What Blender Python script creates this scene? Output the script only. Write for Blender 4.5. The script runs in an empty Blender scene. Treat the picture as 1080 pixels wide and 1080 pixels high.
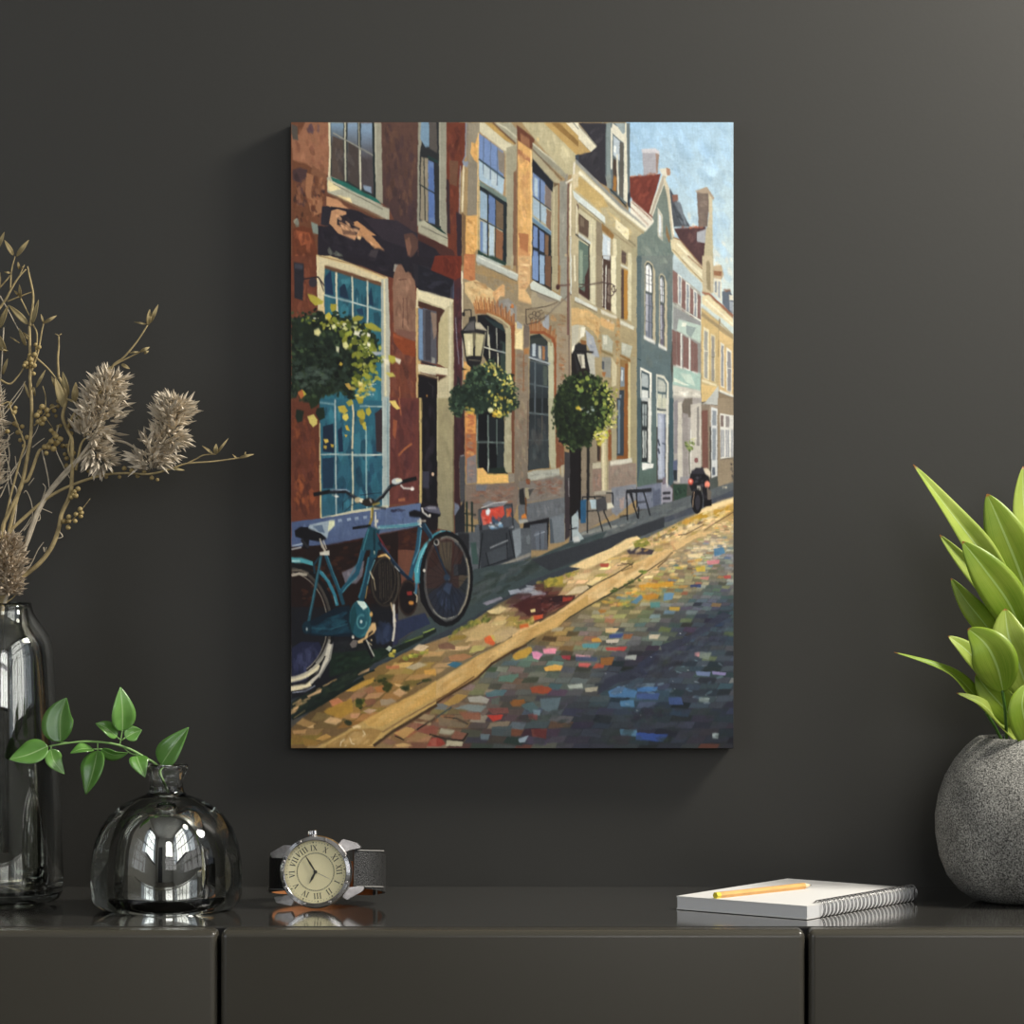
import bpy, bmesh, math, random
import numpy as np
from mathutils import Vector, Matrix, Quaternion
PI = math.pi
sc = bpy.context.scene
COL = sc.collection

# ---------------- camera ----------------
F, D, TOP = 3714.0, 2.6, 0.75           # focal length in pixels, distance to the wall, height of the sideboard top
CZ = TOP+395*0.0007
cam = bpy.data.cameras.new('camera'); camo = bpy.data.objects.new('camera', cam); COL.objects.link(camo)
camo.location = (0, -D, CZ); camo.rotation_euler = (PI/2, 0, 0)
cam.sensor_width = 36; cam.lens = F/1080*36; cam.clip_start = .05; cam.clip_end = 60
sc.camera = camo
sc.view_settings.view_transform = 'Standard'; sc.view_settings.look = 'None'
sc.view_settings.exposure = 0.0; sc.view_settings.gamma = 1.0; sc.view_settings.use_curve_mapping = False
sc.cycles.use_denoising = True
sc.cycles.max_bounces = 14; sc.cycles.transmission_bounces = 12; sc.cycles.glossy_bounces = 8; sc.cycles.transparent_max_bounces = 16
sc.cycles.caustics_reflective = False; sc.cycles.caustics_refractive = False
sc.cycles.sample_clamp_indirect = 4.0
# ---------------- world and daylight ----------------
w = bpy.data.worlds.new('world'); sc.world = w; w.use_nodes = True
w.node_tree.nodes['Background'].inputs[0].default_value = (.80, .88, 1, 1); w.node_tree.nodes['Background'].inputs[1].default_value = .7
def area(name, loc, target, sx, sy, power, col):
    l = bpy.data.lights.new(name, 'AREA'); l.shape = 'RECTANGLE'; l.size = sx; l.size_y = sy; l.energy = power; l.color = col
    o = bpy.data.objects.new(name, l); COL.objects.link(o); o.location = loc
    o.rotation_euler = (Vector(target)-Vector(loc)).to_track_quat('-Z', 'Z').to_euler(); return o
WR, WL, WF, CEIL = 1.75, -2.0, -5.2, 3.3     # right, left and front walls, ceiling height
# daylight standing in the two big windows
area('daylight_right', (WR+.25, -2.5, 2.0), (0, -2.5, 2.0), 4.2, 2.3, 78, (1, .97, .92))
area('daylight_left', (WL-.25, -3.0, 1.9), (0, -3.0, 1.9), 3.2, 2.1, 70, (.93, .97, 1))
area('daylight_front', (.9, WF-.25, 2.1), (.9, 0, 2.1), 1.6, 1.8, 42, (1, .98, .95))

# key light added out of view, upper right, to brighten the wall
KEY_POS = (.92, -.40, 1.82)
l = area('added_key_light', KEY_POS, (.05, -.03, 1.1), .34, .34, 29, (1, .95, .86)); l.data.shape = 'DISK'

# ---------------- helpers ----------------
def kk(y): return (D+y)/F
def P(u, v, y=0.0):                      # point of the place seen at u, v on the plane at depth y
    k = kk(y); return Vector(((u-540)*k, y, CZ-(v-540)*k))
def newmat(name):
    m = bpy.data.materials.new(name); m.use_nodes = True
    return m, m.node_tree, m.node_tree.nodes['Principled BSDF']
def pbr(name, col, rough=.5, metal=0., spec=.5, coat=0., noise=None, bump=None, sheen=0):
    m, nt, b = newmat(name)
    b.inputs['Base Color'].default_value = (*col, 1); b.inputs['Roughness'].default_value = rough; b.inputs['Metallic'].default_value = metal
    b.inputs['Specular IOR Level'].default_value = spec; b.inputs['Coat Weight'].default_value = coat; b.inputs['Coat Roughness'].default_value = .08
    tc = nt.nodes.new('ShaderNodeTexCoord')
    if noise:
        sc_, amt = noise
        n = nt.nodes.new('ShaderNodeTexNoise'); n.inputs['Scale'].default_value = sc_; n.inputs['Detail'].default_value = 4
        nt.links.new(tc.outputs['Object'], n.inputs['Vector'])
        r = nt.nodes.new('ShaderNodeValToRGB')
        r.color_ramp.elements[0].position = .3; r.color_ramp.elements[1].position = .7
        r.color_ramp.elements[0].color = (*[c*(1-amt) for c in col], 1); r.color_ramp.elements[1].color = (*[min(1, c*(1+amt)) for c in col], 1)
        nt.links.new(n.outputs['Fac'], r.inputs['Fac']); nt.links.new(r.outputs['Color'], b.inputs['Base Color'])
    if bump:
        sc_, st = bump
        n = nt.nodes.new('ShaderNodeTexNoise'); n.inputs['Scale'].default_value = sc_; n.inputs['Detail'].default_value = 3
        nt.links.new(tc.outputs['Object'], n.inputs['Vector'])
        bp = nt.nodes.new('ShaderNodeBump'); bp.inputs['Strength'].default_value = st; bp.inputs['Distance'].default_value = .001
        nt.links.new(n.outputs['Fac'], bp.inputs['Height']); nt.links.new(bp.outputs['Normal'], b.inputs['Normal'])
    return m
def obj(name, bm, mat, parent=None, smooth=False, loc=None):
    me = bpy.data.meshes.new(name)
    if isinstance(bm, bmesh.types.BMesh):
        bmesh.ops.recalc_face_normals(bm, faces=bm.faces[:]); bm.to_mesh(me); bm.free()
    else:
        me.from_pydata(bm[0], [], bm[1])
    o = bpy.data.objects.new(name, me); COL.objects.link(o)
    if mat: me.materials.append(mat)
    if smooth: me.polygons.foreach_set('use_smooth', [True]*len(me.polygons))
    if parent:                      # geometry is given in world coordinates; move it to the parent's frame
        o.parent = parent; me.transform(parent.matrix_world.inverted() if parent.type != 'EMPTY' else Matrix.Translation(-parent.location))
        if parent.type != 'EMPTY': me.transform(Matrix.Identity(4))
    elif loc is not None:
        me.transform(Matrix.Translation(-Vector(loc))); o.location = loc
    return o
def thing(name, loc, label, cat, group=None):
    o = bpy.data.objects.new(name, None); o.empty_display_size = .02; COL.objects.link(o); o.location = loc
    o['label'] = label; o['category'] = cat
    if group: o['group'] = group
    bpy.context.view_layer.update()
    return o
def tag(o, label, cat, group=None):
    o['label'] = label; o['category'] = cat
    if group: o['group'] = group
    return o
def structure(name, bm, mat):
    o = obj(name, bm, mat); o['kind'] = 'structure'; return o
def box(bm, x0, x1, y0, y1, z0, z1, bev=0, seg=2):
    r = bmesh.ops.create_cube(bm, size=1)
    for v in r['verts']:
        v.co = Vector(((x0+x1)/2+v.co.x*(x1-x0), (y0+y1)/2+v.co.y*(y1-y0), (z0+z1)/2+v.co.z*(z1-z0)))
    if bev:
        es = list({e for v in r['verts'] for e in v.link_edges})
        bmesh.ops.bevel(bm, geom=es, offset=bev, segments=seg, profile=.5, affect='EDGES')
def lathe(bm, prof, c, n=64):
    """prof: list of (r, z); c: centre at z=0"""
    rings = []
    for r, z in prof:
        if r < 1e-6: rings.append([bm.verts.new((c[0], c[1], c[2]+z))])
        else: rings.append([bm.verts.new((c[0]+r*math.cos(2*PI*i/n), c[1]+r*math.sin(2*PI*i/n), c[2]+z)) for i in range(n)])
    for a, b in zip(rings, rings[1:]):
        for i in range(n):
            j = (i+1) % n
            if len(a) == 1 and len(b) == 1: continue
            if len(a) == 1: bm.faces.new((a[0], b[j], b[i]))
            elif len(b) == 1: bm.faces.new((a[i], a[j], b[0]))
            else: bm.faces.new((a[i], a[j], b[j], b[i]))
def smooth_path(pts, rad, per=6):
    """Catmull-Rom through points with radii"""
    pts = [Vector(p) for p in pts]; n = len(pts)
    if n < 3: return pts, rad
    out, ro = [], []
    for i in range(n-1):
        p0 = pts[max(i-1, 0)]; p1 = pts[i]; p2 = pts[i+1]; p3 = pts[min(i+2, n-1)]
        for k in range(per):
            t = k/per
            out.append(.5*((2*p1)+(p2-p0)*t+(2*p0-5*p1+4*p2-p3)*t*t+(3*p1-p0-3*p2+p3)*t**3)); ro.append(rad[i]*(1-t)+rad[i+1]*t)
    out.append(pts[-1]); ro.append(rad[-1])
    return out, ro
def tube(bm, pts, rad, n=8, per=5):
    if not isinstance(rad, (list, tuple)): rad = [rad]*len(pts)
    pts, rad = smooth_path(pts, rad, per)
    prev = None; T0 = None; N = None
    for i, p in enumerate(pts):
        T = (pts[min(i+1, len(pts)-1)]-pts[max(i-1, 0)]).normalized()
        if N is None: N = T.orthogonal().normalized()
        else: N = (N-T*N.dot(T)).normalized()
        B = T.cross(N)
        ring = [bm.verts.new(p+(N*math.cos(2*PI*j/n)+B*math.sin(2*PI*j/n))*rad[i]) for j in range(n)]
        if prev:
            for j in range(n): bm.faces.new((prev[j], prev[(j+1) % n], ring[(j+1) % n], ring[j]))
        else: bm.faces.new(ring[::-1])
        prev = ring
    bm.faces.new(prev)
def ball(bm, c, r, sub=2, sz=1.0):
    q = bmesh.ops.create_icosphere(bm, subdivisions=sub, radius=r)
    for v in q['verts']: v.co = Vector((v.co.x, v.co.y, v.co.z*sz))+Vector(c)
def leafmesh(path, width, face, fold=.25, nacross=6, per=5, shape=(.75, .9), acute=.35, twist=0., cup=0., wave=0.):
    """a leaf blade: path = centre line from base to tip, face = direction its upper side looks"""
    pts, ts = smooth_path(path, [i/(len(path)-1) for i in range(len(path))], per)
    n = len(pts); V, Fc, UV = [], [], []
    face = Vector(face)
    for i, p in enumerate(pts):
        t = i/(n-1)
        T = (pts[min(i+1, n-1)]-pts[max(i-1, 0)]).normalized()
        S = T.cross(face).normalized(); Nn = S.cross(T).normalized()
        if twist:
            q = Quaternion(T, twist*(t-.3)); S = q @ S; Nn = q @ Nn
        wv = width/2*max(0.0, math.sin(PI*min(1, max(0, t**shape[0]))))**shape[1]*(1-acute*t**2.2)
        wv = max(wv, width*.012)
        for j in range(nacross+1):
            a = j/nacross*2-1
            V.append(p+S*(a*wv)+Nn*(abs(a)*wv*fold-cup*a*a*wv+wave*wv*math.sin(t*17+a*2)*abs(a))); UV.append((a, t))
    m = nacross+1
    for i in range(n-1):
        for j in range(nacross): Fc.append((i*m+j, i*m+j+1, (i+1)*m+j+1, (i+1)*m+j))
    return V, Fc, UV
def leafobj(name, data, mat, parent, thick=.0003):
    V, Fc, UV = data
    o = obj(name, ([tuple(v) for v in V], Fc), mat, parent, True)
    uv = o.data.uv_layers.new(name='blade'); li = np.zeros(len(o.data.loops), np.int32); o.data.loops.foreach_get('vertex_index', li)
    uv.data.foreach_set('uv', np.array(UV, np.float32)[li].ravel())
    md = o.modifiers.new('thickness', 'SOLIDIFY'); md.thickness = thick; md.offset = 0
    return o
# ================= room =================
def wallmat():
    m, nt, b = newmat('wall_paint')
    tc = nt.nodes.new('ShaderNodeTexCoord')
    n = nt.nodes.new('ShaderNodeTexNoise'); n.inputs['Scale'].default_value = 260; n.inputs['Detail'].default_value = 5
    n2 = nt.nodes.new('ShaderNodeTexNoise'); n2.inputs['Scale'].default_value = 2.2
    nt.links.new(tc.outputs['Object'], n.inputs['Vector']); nt.links.new(tc.outputs['Object'], n2.inputs['Vector'])
    r = nt.nodes.new('ShaderNodeValToRGB'); r.color_ramp.elements[0].color = (.0210, .0200, .0165, 1); r.color_ramp.elements[1].color = (.0245, .0235, .0195, 1)
    nt.links.new(n2.outputs['Fac'], r.inputs['Fac']); nt.links.new(r.outputs['Color'], b.inputs['Base Color'])
    bp = nt.nodes.new('ShaderNodeBump'); bp.inputs['Strength'].default_value = .08; bp.inputs['Distance'].default_value = .0006
    nt.links.new(n.outputs['Fac'], bp.inputs['Height']); nt.links.new(bp.outputs['Normal'], b.inputs['Normal'])
    b.inputs['Roughness'].default_value = .5; b.inputs['Specular IOR Level'].default_value = .5
    return m
M_wall = wallmat()
M_room = pbr('room_plaster', (.36, .35, .33), .8)
M_floor = pbr('floor_boards', (.10, .085, .07), .4, noise=(3, .3))
M_trim = pbr('dark_trim', (.03, .03, .03), .5)
M_white = pbr('ceiling_paint', (.42, .41, .39), .9)
bm = bmesh.new(); box(bm, WL-.2, WR+.2, 0, .2, 0, CEIL); structure('wall_back', bm, M_wall)
bm = bmesh.new(); box(bm, WL-.2, WR+.2, WF-.2, .2, -.2, 0); structure('floor', bm, M_floor)
bm = bmesh.new(); box(bm, WL-.2, WR+.2, WF-.2, .2, CEIL, CEIL+.2); structure('ceiling', bm, M_white)
def wall_with_window(name, axis, at_, a0, a1, lo, hi, z0, z1, t):
    """wall across axis with one opening lo..hi, z0..z1"""
    bm = bmesh.new()
    def b(p, q, r, s):
        if axis == 'x': box(bm, at_, at_+t, p, q, r, s)
        else: box(bm, p, q, at_, at_+t, r, s)
    b(a0, a1, 0, z0); b(a0, a1, z1, CEIL); b(a0, lo, z0, z1); b(hi, a1, z0, z1)
    return structure(name, bm, M_room)
WIN = [('right', 'x', WR, WF, 0, -4.7, -.35, .95, 3.05, .15), ('left', 'x', WL-.15, WF, 0, -4.6, -1.3, .95, 2.9, .15), ('front', 'y', WF-.15, WL, WR, .1, 1.7, 1.2, 3.0, .15)]
M_pane, nt, b = newmat('window_glass')
tr = nt.nodes.new('ShaderNodeBsdfTransparent'); gl = nt.nodes.new('ShaderNodeBsdfGlossy'); gl.inputs['Roughness'].default_value = .02
mx = nt.nodes.new('ShaderNodeMixShader'); mx.inputs[0].default_value = .06
nt.links.new(tr.outputs[0], mx.inputs[1]); nt.links.new(gl.outputs[0], mx.inputs[2]); nt.links.new(mx.outputs[0], nt.nodes['Material Output'].inputs[0])
for i, (side, axis, at_, a0, a1, lo, hi, z0, z1, t) in enumerate(WIN):
    wall_with_window('wall_'+side, axis, at_, a0, a1, lo, hi, z0, z1, t)
    bm = bmesh.new(); c = at_+t/2; nx = max(3, round((hi-lo)/.62)); nz = 4
    def bar(p, q, r, s, d=.02):
        if axis == 'x': box(bm, c-d, c+d, p, q, r, s)
        else: box(bm, p, q, c-d, c+d, r, s)
    for k in range(nx+1):
        p = lo+(hi-lo)*k/nx; wd = .045 if k in (0, nx) else .026
        bar(p-wd, p+wd, z0, z1)
    for k in range(nz+1):
        p = z0+(z1-z0)*k/nz; wd = .045 if k in (0, nz) else .024
        bar(lo, hi, p-wd, p+wd)
    # arched head: spandrel corners filled with stepped quarter segments
    R = (hi-lo)/2; rise = .55; N = 14
    for k in range(N):
        q0 = lo+(hi-lo)*k/N; q1 = lo+(hi-lo)*(k+1)/N; m = ((q0+q1)/2-(lo+hi)/2)/R
        zt = z1-rise*(1-math.sqrt(max(0, 1-m*m)))
        if z1-zt > .01: bar(q0, q1, zt, z1, .05)
    o = structure('window_%d' % (i+1), bm, M_trim)
    bm = bmesh.new()
    if axis == 'x': box(bm, c-.002, c+.002, lo, hi, z0, z1)
    else: box(bm, lo, hi, c-.002, c+.002, z0, z1)
    g = obj('window_pane', bm, M_pane, o)
bm = bmesh.new(); box(bm, -1.5, -.6, WF, WF+.04, 0, 2.1, .005); d = structure('door_1', bm, pbr('door_paint', (.03, .03, .035), .4))
bm = bmesh.new(); box(bm, -.72, -.69, WF+.04, WF+.09, .98, 1.1, .004); obj('door_handle', bm, pbr('handle_metal', (.5, .5, .5), .3, 1), d)
bm = bmesh.new(); box(bm, WL, WR, -.015, 0, 0, .09, .002); structure('baseboard_back', bm, M_trim)

# ================= sideboard =================
YF = -0.2735
M_lac = pbr('grey_lacquer', (.056, .054, .049), .11, spec=.65, coat=.6, noise=(5, .04))
M_lacf = pbr('grey_lacquer_front', (.060, .055, .043), .26, spec=.45, noise=(4, .04))
M_in = pbr('carcass_shadow', (.006, .006, .006), .8)
kf = kk(YF)
xs = [(-391-540)*kf, (230.6-540)*kf, (851.2-540)*kf, (1472-540)*kf]
sb = thing('sideboard', (0, YF/2, 0), 'low dark grey lacquered sideboard against the wall under the painting', 'sideboard')
bm = bmesh.new(); box(bm, xs[0], xs[3], YF+.0242, -.001, TOP-.0016, TOP, .0002, 1); obj('top', bm, M_lac, sb)
bm = bmesh.new(); box(bm, xs[0]+.01, xs[3]-.01, YF+.0245, -.001, .12, TOP-.0016); obj('carcass', bm, M_in, sb)
g = .0012
for a, b_ in zip(xs, xs[1:]):
    bm = bmesh.new(); box(bm, a+g, b_-g, YF, YF+.024, .13, TOP-.0001, .0046, 6)
    d = obj('door', bm, M_lacf, sb, True)
    bm = bmesh.new()
for x in (xs[0]+.06, xs[3]-.06):
    for yy_ in (YF+.05, -.05):
        bm = bmesh.new(); box(bm, x-.015, x+.015, yy_-.015, yy_+.015, 0, .12, .002); obj('leg', bm, M_trim, sb)

# ================= unseen lamp body added around the key light =================
M_shade = pbr('added_lamp_black', (.02, .02, .02), .4)
pl_ = thing('added_lamp', KEY_POS, 'added black lamp body, out of view, holding the key light that brightens the wall', 'lamp')
bm = bmesh.new(); lathe(bm, [(.035, .16), (.05, .15), (.15, .0), (.155, -.02), (.15, -.02), (.145, 0), (.048, .14), (.034, .15), (.035, .16)], KEY_POS, 40)
T_ = Matrix.Translation(KEY_POS) @ (Vector((.05, -.03, 1.1))-Vector(KEY_POS)).to_track_quat('-Z', 'Z').to_matrix().to_4x4() @ Matrix.Translation(-Vector(KEY_POS))
bmesh.ops.transform(bm, matrix=T_, verts=bm.verts[:]); obj('added_lamp_shade', bm, M_shade, pl_, True)
bm = bmesh.new(); tube(bm, [Vector(KEY_POS)+Vector((.09, .035, .12)), (KEY_POS[0]+.1, KEY_POS[1]+.03, 2.7), (KEY_POS[0]+.1, KEY_POS[1]+.03, CEIL)], .003, 6); obj('added_lamp_cord', bm, M_shade, pl_, True)
# ---------- painting engine: paints the oil street scene stroke by stroke ----------
import numpy as np
PX0, PY0, PX1, PY1 = 307.0, 129.0, 773.5, 789.0      # extent of the picture in its own drawing units
PS = 1.6
PW, PH = int((PX1-PX0)*PS), int((PY1-PY0)*PS)
rng = np.random.default_rng(7)
IMG = np.ones((PH, PW, 3), np.float32)*np.array([.30, .29, .27], np.float32)
_tf = [0.0, 0.0, 1.0]

def _noise(h, w, cell, seed):
    r = np.random.default_rng(seed)
    cy, cx = (cell, cell) if not isinstance(cell, tuple) else cell
    gh, gw = int(h/cy)+3, int(w/cx)+3
    g = r.standard_normal((gh, gw)).astype(np.float32)
    y = np.arange(h)/cy; x = np.arange(w)/cx
    y0 = y.astype(int); x0 = x.astype(int)
    fy = (y-y0)[:, None]; fx = (x-x0)[None, :]
    fy = fy*fy*(3-2*fy); fx = fx*fx*(3-2*fx)
    a = g[y0][:, x0]; b = g[y0][:, x0+1]; c = g[y0+1][:, x0]; d = g[y0+1][:, x0+1]
    return (a*(1-fx)+b*fx)*(1-fy)+(c*(1-fx)+d*fx)*fy
WX = (_noise(PH, PW, 7, 1)*.5+_noise(PH, PW, 3, 3)*.12)*.55*PS*0.6
WY = (_noise(PH, PW, 7, 2)*.5+_noise(PH, PW, 3, 4)*.12)*.55*PS*0.6

def hexc(h):
    return np.array([int(h[i:i+2], 16) for i in (0, 2, 4)], np.float32)/255.
def topx(p):
    x, y = p
    return ((_tf[0]+x/_tf[2]-PX0)*PS, (_tf[1]+y/_tf[2]-PY0)*PS)
def parse(s):
    return [tuple(float(v) for v in q.split(',')) for q in s.split()]

def cover(pts, warp=1.0):
    """anti-aliased coverage of a polygon given in raster px"""
    xs = [p[0] for p in pts]; ys = [p[1] for p in pts]
    x0 = max(0, int(min(xs))-3); x1 = min(PW, int(max(xs))+4)
    y0 = max(0, int(min(ys))-3); y1 = min(PH, int(max(ys))+4)
    if x1 <= x0 or y1 <= y0: return None
    X, Y = np.meshgrid(np.arange(x0, x1)+.5, np.arange(y0, y1)+.5)
    X = X+WX[y0:y1, x0:x1]*warp; Y = Y+WY[y0:y1, x0:x1]*warp
    cov = np.zeros(X.shape, np.float32)
    n = len(pts)
    subs = ((-.25, -.25), (.25, -.25), (-.25, .25), (.25, .25))
    for dx, dy in subs:
        ins = np.zeros(X.shape, bool)
        for i in range(n):
            ax, ay = pts[i]; bx, by = pts[(i+1) % n]
            if ay == by: continue
            c = ((ay > Y+dy) != (by > Y+dy)) & (X+dx < (bx-ax)*(Y+dy-ay)/(by-ay)+ax)
            ins ^= c
        cov += ins*.25
    return x0, y0, x1, y1, cov

def fill(pts, col, a=1.0, warp=1.0, jit=.02):
    r = cover(pts, warp)
    if r is None: return
    x0, y0, x1, y1, cov = r
    col = np.asarray(col, np.float32)
    if col.ndim == 1: col = np.clip(col*(1+rng.normal(0, jit)), 0, 1)
    m = (cov*a)[..., None]
    if col.ndim == 3: col = col[y0:y1, x0:x1]
    IMG[y0:y1, x0:x1] = IMG[y0:y1, x0:x1]*(1-m)+col*m

def poly(h, s, a=1.0, warp=1.0):
    fill([topx(p) for p in parse(s)], hexc(h), a, warp)
def grad(h0, h1, s, g, a=1.0):
    p, q = [topx(v) for v in parse(g)]
    Y, X = np.mgrid[0:PH, 0:PW].astype(np.float32)
    dx, dy = q[0]-p[0], q[1]-p[1]
    t = np.clip(((X-p[0])*dx+(Y-p[1])*dy)/(dx*dx+dy*dy), 0, 1)[..., None]
    fill([topx(v) for v in parse(s)], hexc(h0)*(1-t)+hexc(h1)*t, a)
def segline(pts, w, col, a=1.0, warp=.7):
    for i in range(len(pts)-1):
        ax, ay = pts[i]; bx, by = pts[i+1]
        L = math.hypot(bx-ax, by-ay) or 1e-6
        ux, uy = (bx-ax)/L, (by-ay)/L
        e = w*.25
        nx, ny = -uy*w/2, ux*w/2
        fill([(ax-ux*e+nx, ay-uy*e+ny), (bx+ux*e+nx, by+uy*e+ny), (bx+ux*e-nx, by+uy*e-ny), (ax-ux*e-nx, ay-uy*e-ny)], col, a, warp, 0)
def line(h, w, s, a=1.0, warp=.7):
    segline([topx(p) for p in parse(s)], max(w/_tf[2]*PS, .9), hexc(h), a, warp)
def ell(h, cx, cy, rx, ry, rot=0, a=1.0, w=None, a0=0, a1=360, warp=.7):
    """filled ellipse, or an outline of width w between two angles"""
    n = 28; c, s = math.cos(math.radians(rot)), math.sin(math.radians(rot))
    P = []
    for i in range(n+1):
        t = math.radians(a0+(a1-a0)*i/n)
        x, y = rx*math.cos(t), ry*math.sin(t)
        P.append(topx((cx+x*c-y*s, cy+x*s+y*c)))
    if w is None: fill(P[:-1], hexc(h), a, warp)
    else: segline(P, max(w/_tf[2]*PS, .8), hexc(h), a, warp)
def dabs(cols, n, size, s, a=1.0, ang=0, aspect=1.6, jit=.08, spread=25):
    """n short brush dabs inside a polygon"""
    P = [topx(p) for p in parse(s)]
    xs = [p[0] for p in P]; ys = [p[1] for p in P]
    cols = [hexc(c) for c in cols.split()]
    def inside(x, y):
        ins = False
        for i in range(len(P)):
            ax, ay = P[i]; bx, by = P[(i+1) % len(P)]
            if (ay > y) != (by > y) and x < (bx-ax)*(y-ay)/(by-ay)+ax: ins = not ins
        return ins
    k = 0; tries = 0
    loose = spread > 60
    while k < n and tries < n*14:
        tries += 1
        x = rng.uniform(min(xs), max(xs)); y = rng.uniform(min(ys), max(ys))
        if not inside(x, y): continue
        z = size/_tf[2]*PS*rng.uniform(.45, 1.3)
        t = math.radians(ang+rng.normal(0, min(spread, 14) if not loose else spread)); c, sn = math.cos(t), math.sin(t)
        L, H = z*aspect/2, z/2*(.8 if not loose else 1)
        if not loose and tries < n*9 and not (inside(x+L*c, y+L*sn) and inside(x-L*c, y-L*sn) and inside(x-H*sn, y+H*c) and inside(x+H*sn, y-H*c)): continue
        k += 1
        q = []
        for u, v in ((-L, -H*.4), (-L*.3, -H), (L*.7, -H*.8), (L, H*.2), (L*.3, H), (-L*.7, H*.8)):
            u *= rng.uniform(.75, 1.2); v *= rng.uniform(.75, 1.2)
            q.append((x+u*c-v*sn, y+u*sn+v*c))
        col = np.clip(cols[rng.integers(len(cols))]*(1+rng.normal(0, jit)), 0, 1)
        fill(q, col, a*(1 if loose else .82), 1.0, 0)
def at(x, y, s): _tf[:] = [x, y, s]
# ---------- the picture itself, from the sky forward ----------
at(0, 0, 1)
grad('8fb3d0', 'c3d0cb', '600,120 780,120 780,360 600,360', '650,130 760,330')
dabs('a5c4da 9abcd6 b0cbdb 8fb2d0', 170, 12, '655,129 773,129 773,300 655,300', .35, 60, 2)
dabs('ddd9c8 e6dfca d2d2c6', 22, 6, '715,195 735,240 745,255 773,245 773,300 755,300 730,250', .6, 70)
# base walls
poly('6e4435', '307,129 492,129 492,620 307,620')
poly('9c835c', '484,129 660,129 672,560 484,620')
at(600, 120, 6)
# chimneys, roofs, gables
poly('a2a0a6', '463,240 548,236 556,380 470,392')
poly('92796b', '546,238 569,248 560,376 550,384')
poly('c0bec2', '455,226 540,218 572,240 570,262 545,250 460,248')
poly('74382e', '362,402 578,382 508,640 480,612 388,530 362,500')
dabs('8a4434 6a3029 7d3c33', 50, 26, '370,420 565,400 505,620 390,530', .5, -60, 2)
dabs('b98267 a0644e c79276', 14, 16, '365,395 560,372 562,390 365,412', .9)
poly('4b5159', '636,470 764,715 662,718 640,600')
poly('6c747c', '664,560 700,560 745,700 730,705')
poly('8a5f52', '650,515 685,512 690,550 655,560')
dabs('7d858c 5a6068 3a4048', 22, 20, '645,520 750,712 665,715', .7, 60, 3)
poly('533a3c', '662,728 858,716 872,760 845,965 780,905 700,800')
dabs('5f4444 4a3236 6a4a48', 40, 26, '680,730 850,720 840,950', .5, -70, 2)
dabs('a5563e c06f50', 14, 14, '665,715 860,708 860,728 665,728', .9)
poly('6e6058', '806,496 882,480 884,600 872,716 818,718')
dabs('7d6c60 5f544f 83766a', 26, 18, '812,500 878,490 872,712 822,712', .6)
poly('b9ad8f', '880,482 906,530 906,722 872,722 884,640')
poly('a3917c', '796,488 870,464 916,530 912,550 884,508 806,500')
poly('a3a6ac', '806,752 876,724 858,820 808,812')
grad('b9ae8e', 'a39a7a', '866,722 906,722 914,1080 838,1080 852,900', '880,700 880,1080')
poly('96906f', '868,940 880,925 892,950 892,1060 868,1040')
# green gabled house wall
grad('727d74', '6a7b76', '604,400 662,790 656,1080 428,1080 428,780 512,690', '500,500 500,1080')
poly('c9c4b2', '568,352 632,344 640,384 616,402 524,660 500,642 588,388')
poly('a79e8b', '592,392 612,398 520,650 510,645')
poly('a27c64', '612,342 638,350 640,392 620,392')
poly('c0b59a', '600,398 632,470 666,776 650,796 618,520 598,440')
poly('dcd8ca', '632,480 660,740 666,776 655,760')
poly('bdb9a8', '558,590 590,640 592,810 558,775')
poly('c9d0d4', '566,630 580,650 582,785 566,765')
poly('8c6e4a', '612,700 640,790 632,820 612,770')
poly('d8d2c2', '385,560 400,544 536,672 534,690 488,742 385,640')
line('8a6b58', 6, '396,560 520,672'); line('9d7f68', 5, '388,590 500,705'); line('7b4338', 8, '400,545 525,655')
# shutter house cornice and far gables
poly('cfc29c', '640,800 680,784 892,1024 888,1080 830,1080 648,870')
line('e2dabd', 12, '684,822 888,1040'); line('8f6a4c', 7, '662,786 700,800 886,1024'); line('a8946a', 8, '655,860 850,1070')
poly('aebfc3', '654,892 846,1080 720,1080 654,975')
poly('8f7a62', '914,975 960,958 976,1012 962,1048 914,1044'); poly('c8bb9a', '910,965 950,952 972,990 960,1000 915,985')
# cream house: eave, dark roof, dormer
poly('34333a', '60,60 240,60 236,460 200,440 30,290 40,262 130,245 176,208')
dabs('3e3c42 2c2b31 45424a', 40, 26, '100,70 230,70 220,420 60,280', .5, -50, 2)
poly('b8995f', '0,95 132,240 40,268 0,230'); poly('8e6c3b', '0,120 60,200 30,230 0,170')
poly('d6d0b6', '0,60 50,60 176,208 138,243 0,98'); line('8f8c7c', 8, '48,62 172,205')
poly('5d696c', '232,60 384,60 384,500 360,575 262,502 228,400')
poly('7c8a8a', '236,60 262,60 262,480 236,440')
poly('ccc8b5', '272,62 360,120 362,560 344,545 346,190 268,120')
poly('8c9a9c', '290,62 350,62 356,120 340,130')
poly('aebac2', '280,140 322,178 318,300 278,262'); poly('d8dcd8', '285,200 298,210 296,250 280,240')
poly('4c4038', '278,282 304,298 300,500 276,486'); poly('9d6e38', '280,392 300,400 299,494 277,484')
poly('57554f', '318,180 344,188 342,540 318,522')
line('d8d3bf', 10, '268,92 268,350'); line('cfcbb8', 10, '302,262 312,512'); line('d2cdb6', 9, '358,62 366,560')
poly('7e8782', '230,400 262,380 268,470 240,470'); line('2c3336', 8, '262,480 362,588')
poly('39414a', '368,500 386,500 386,600 368,580')
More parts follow.
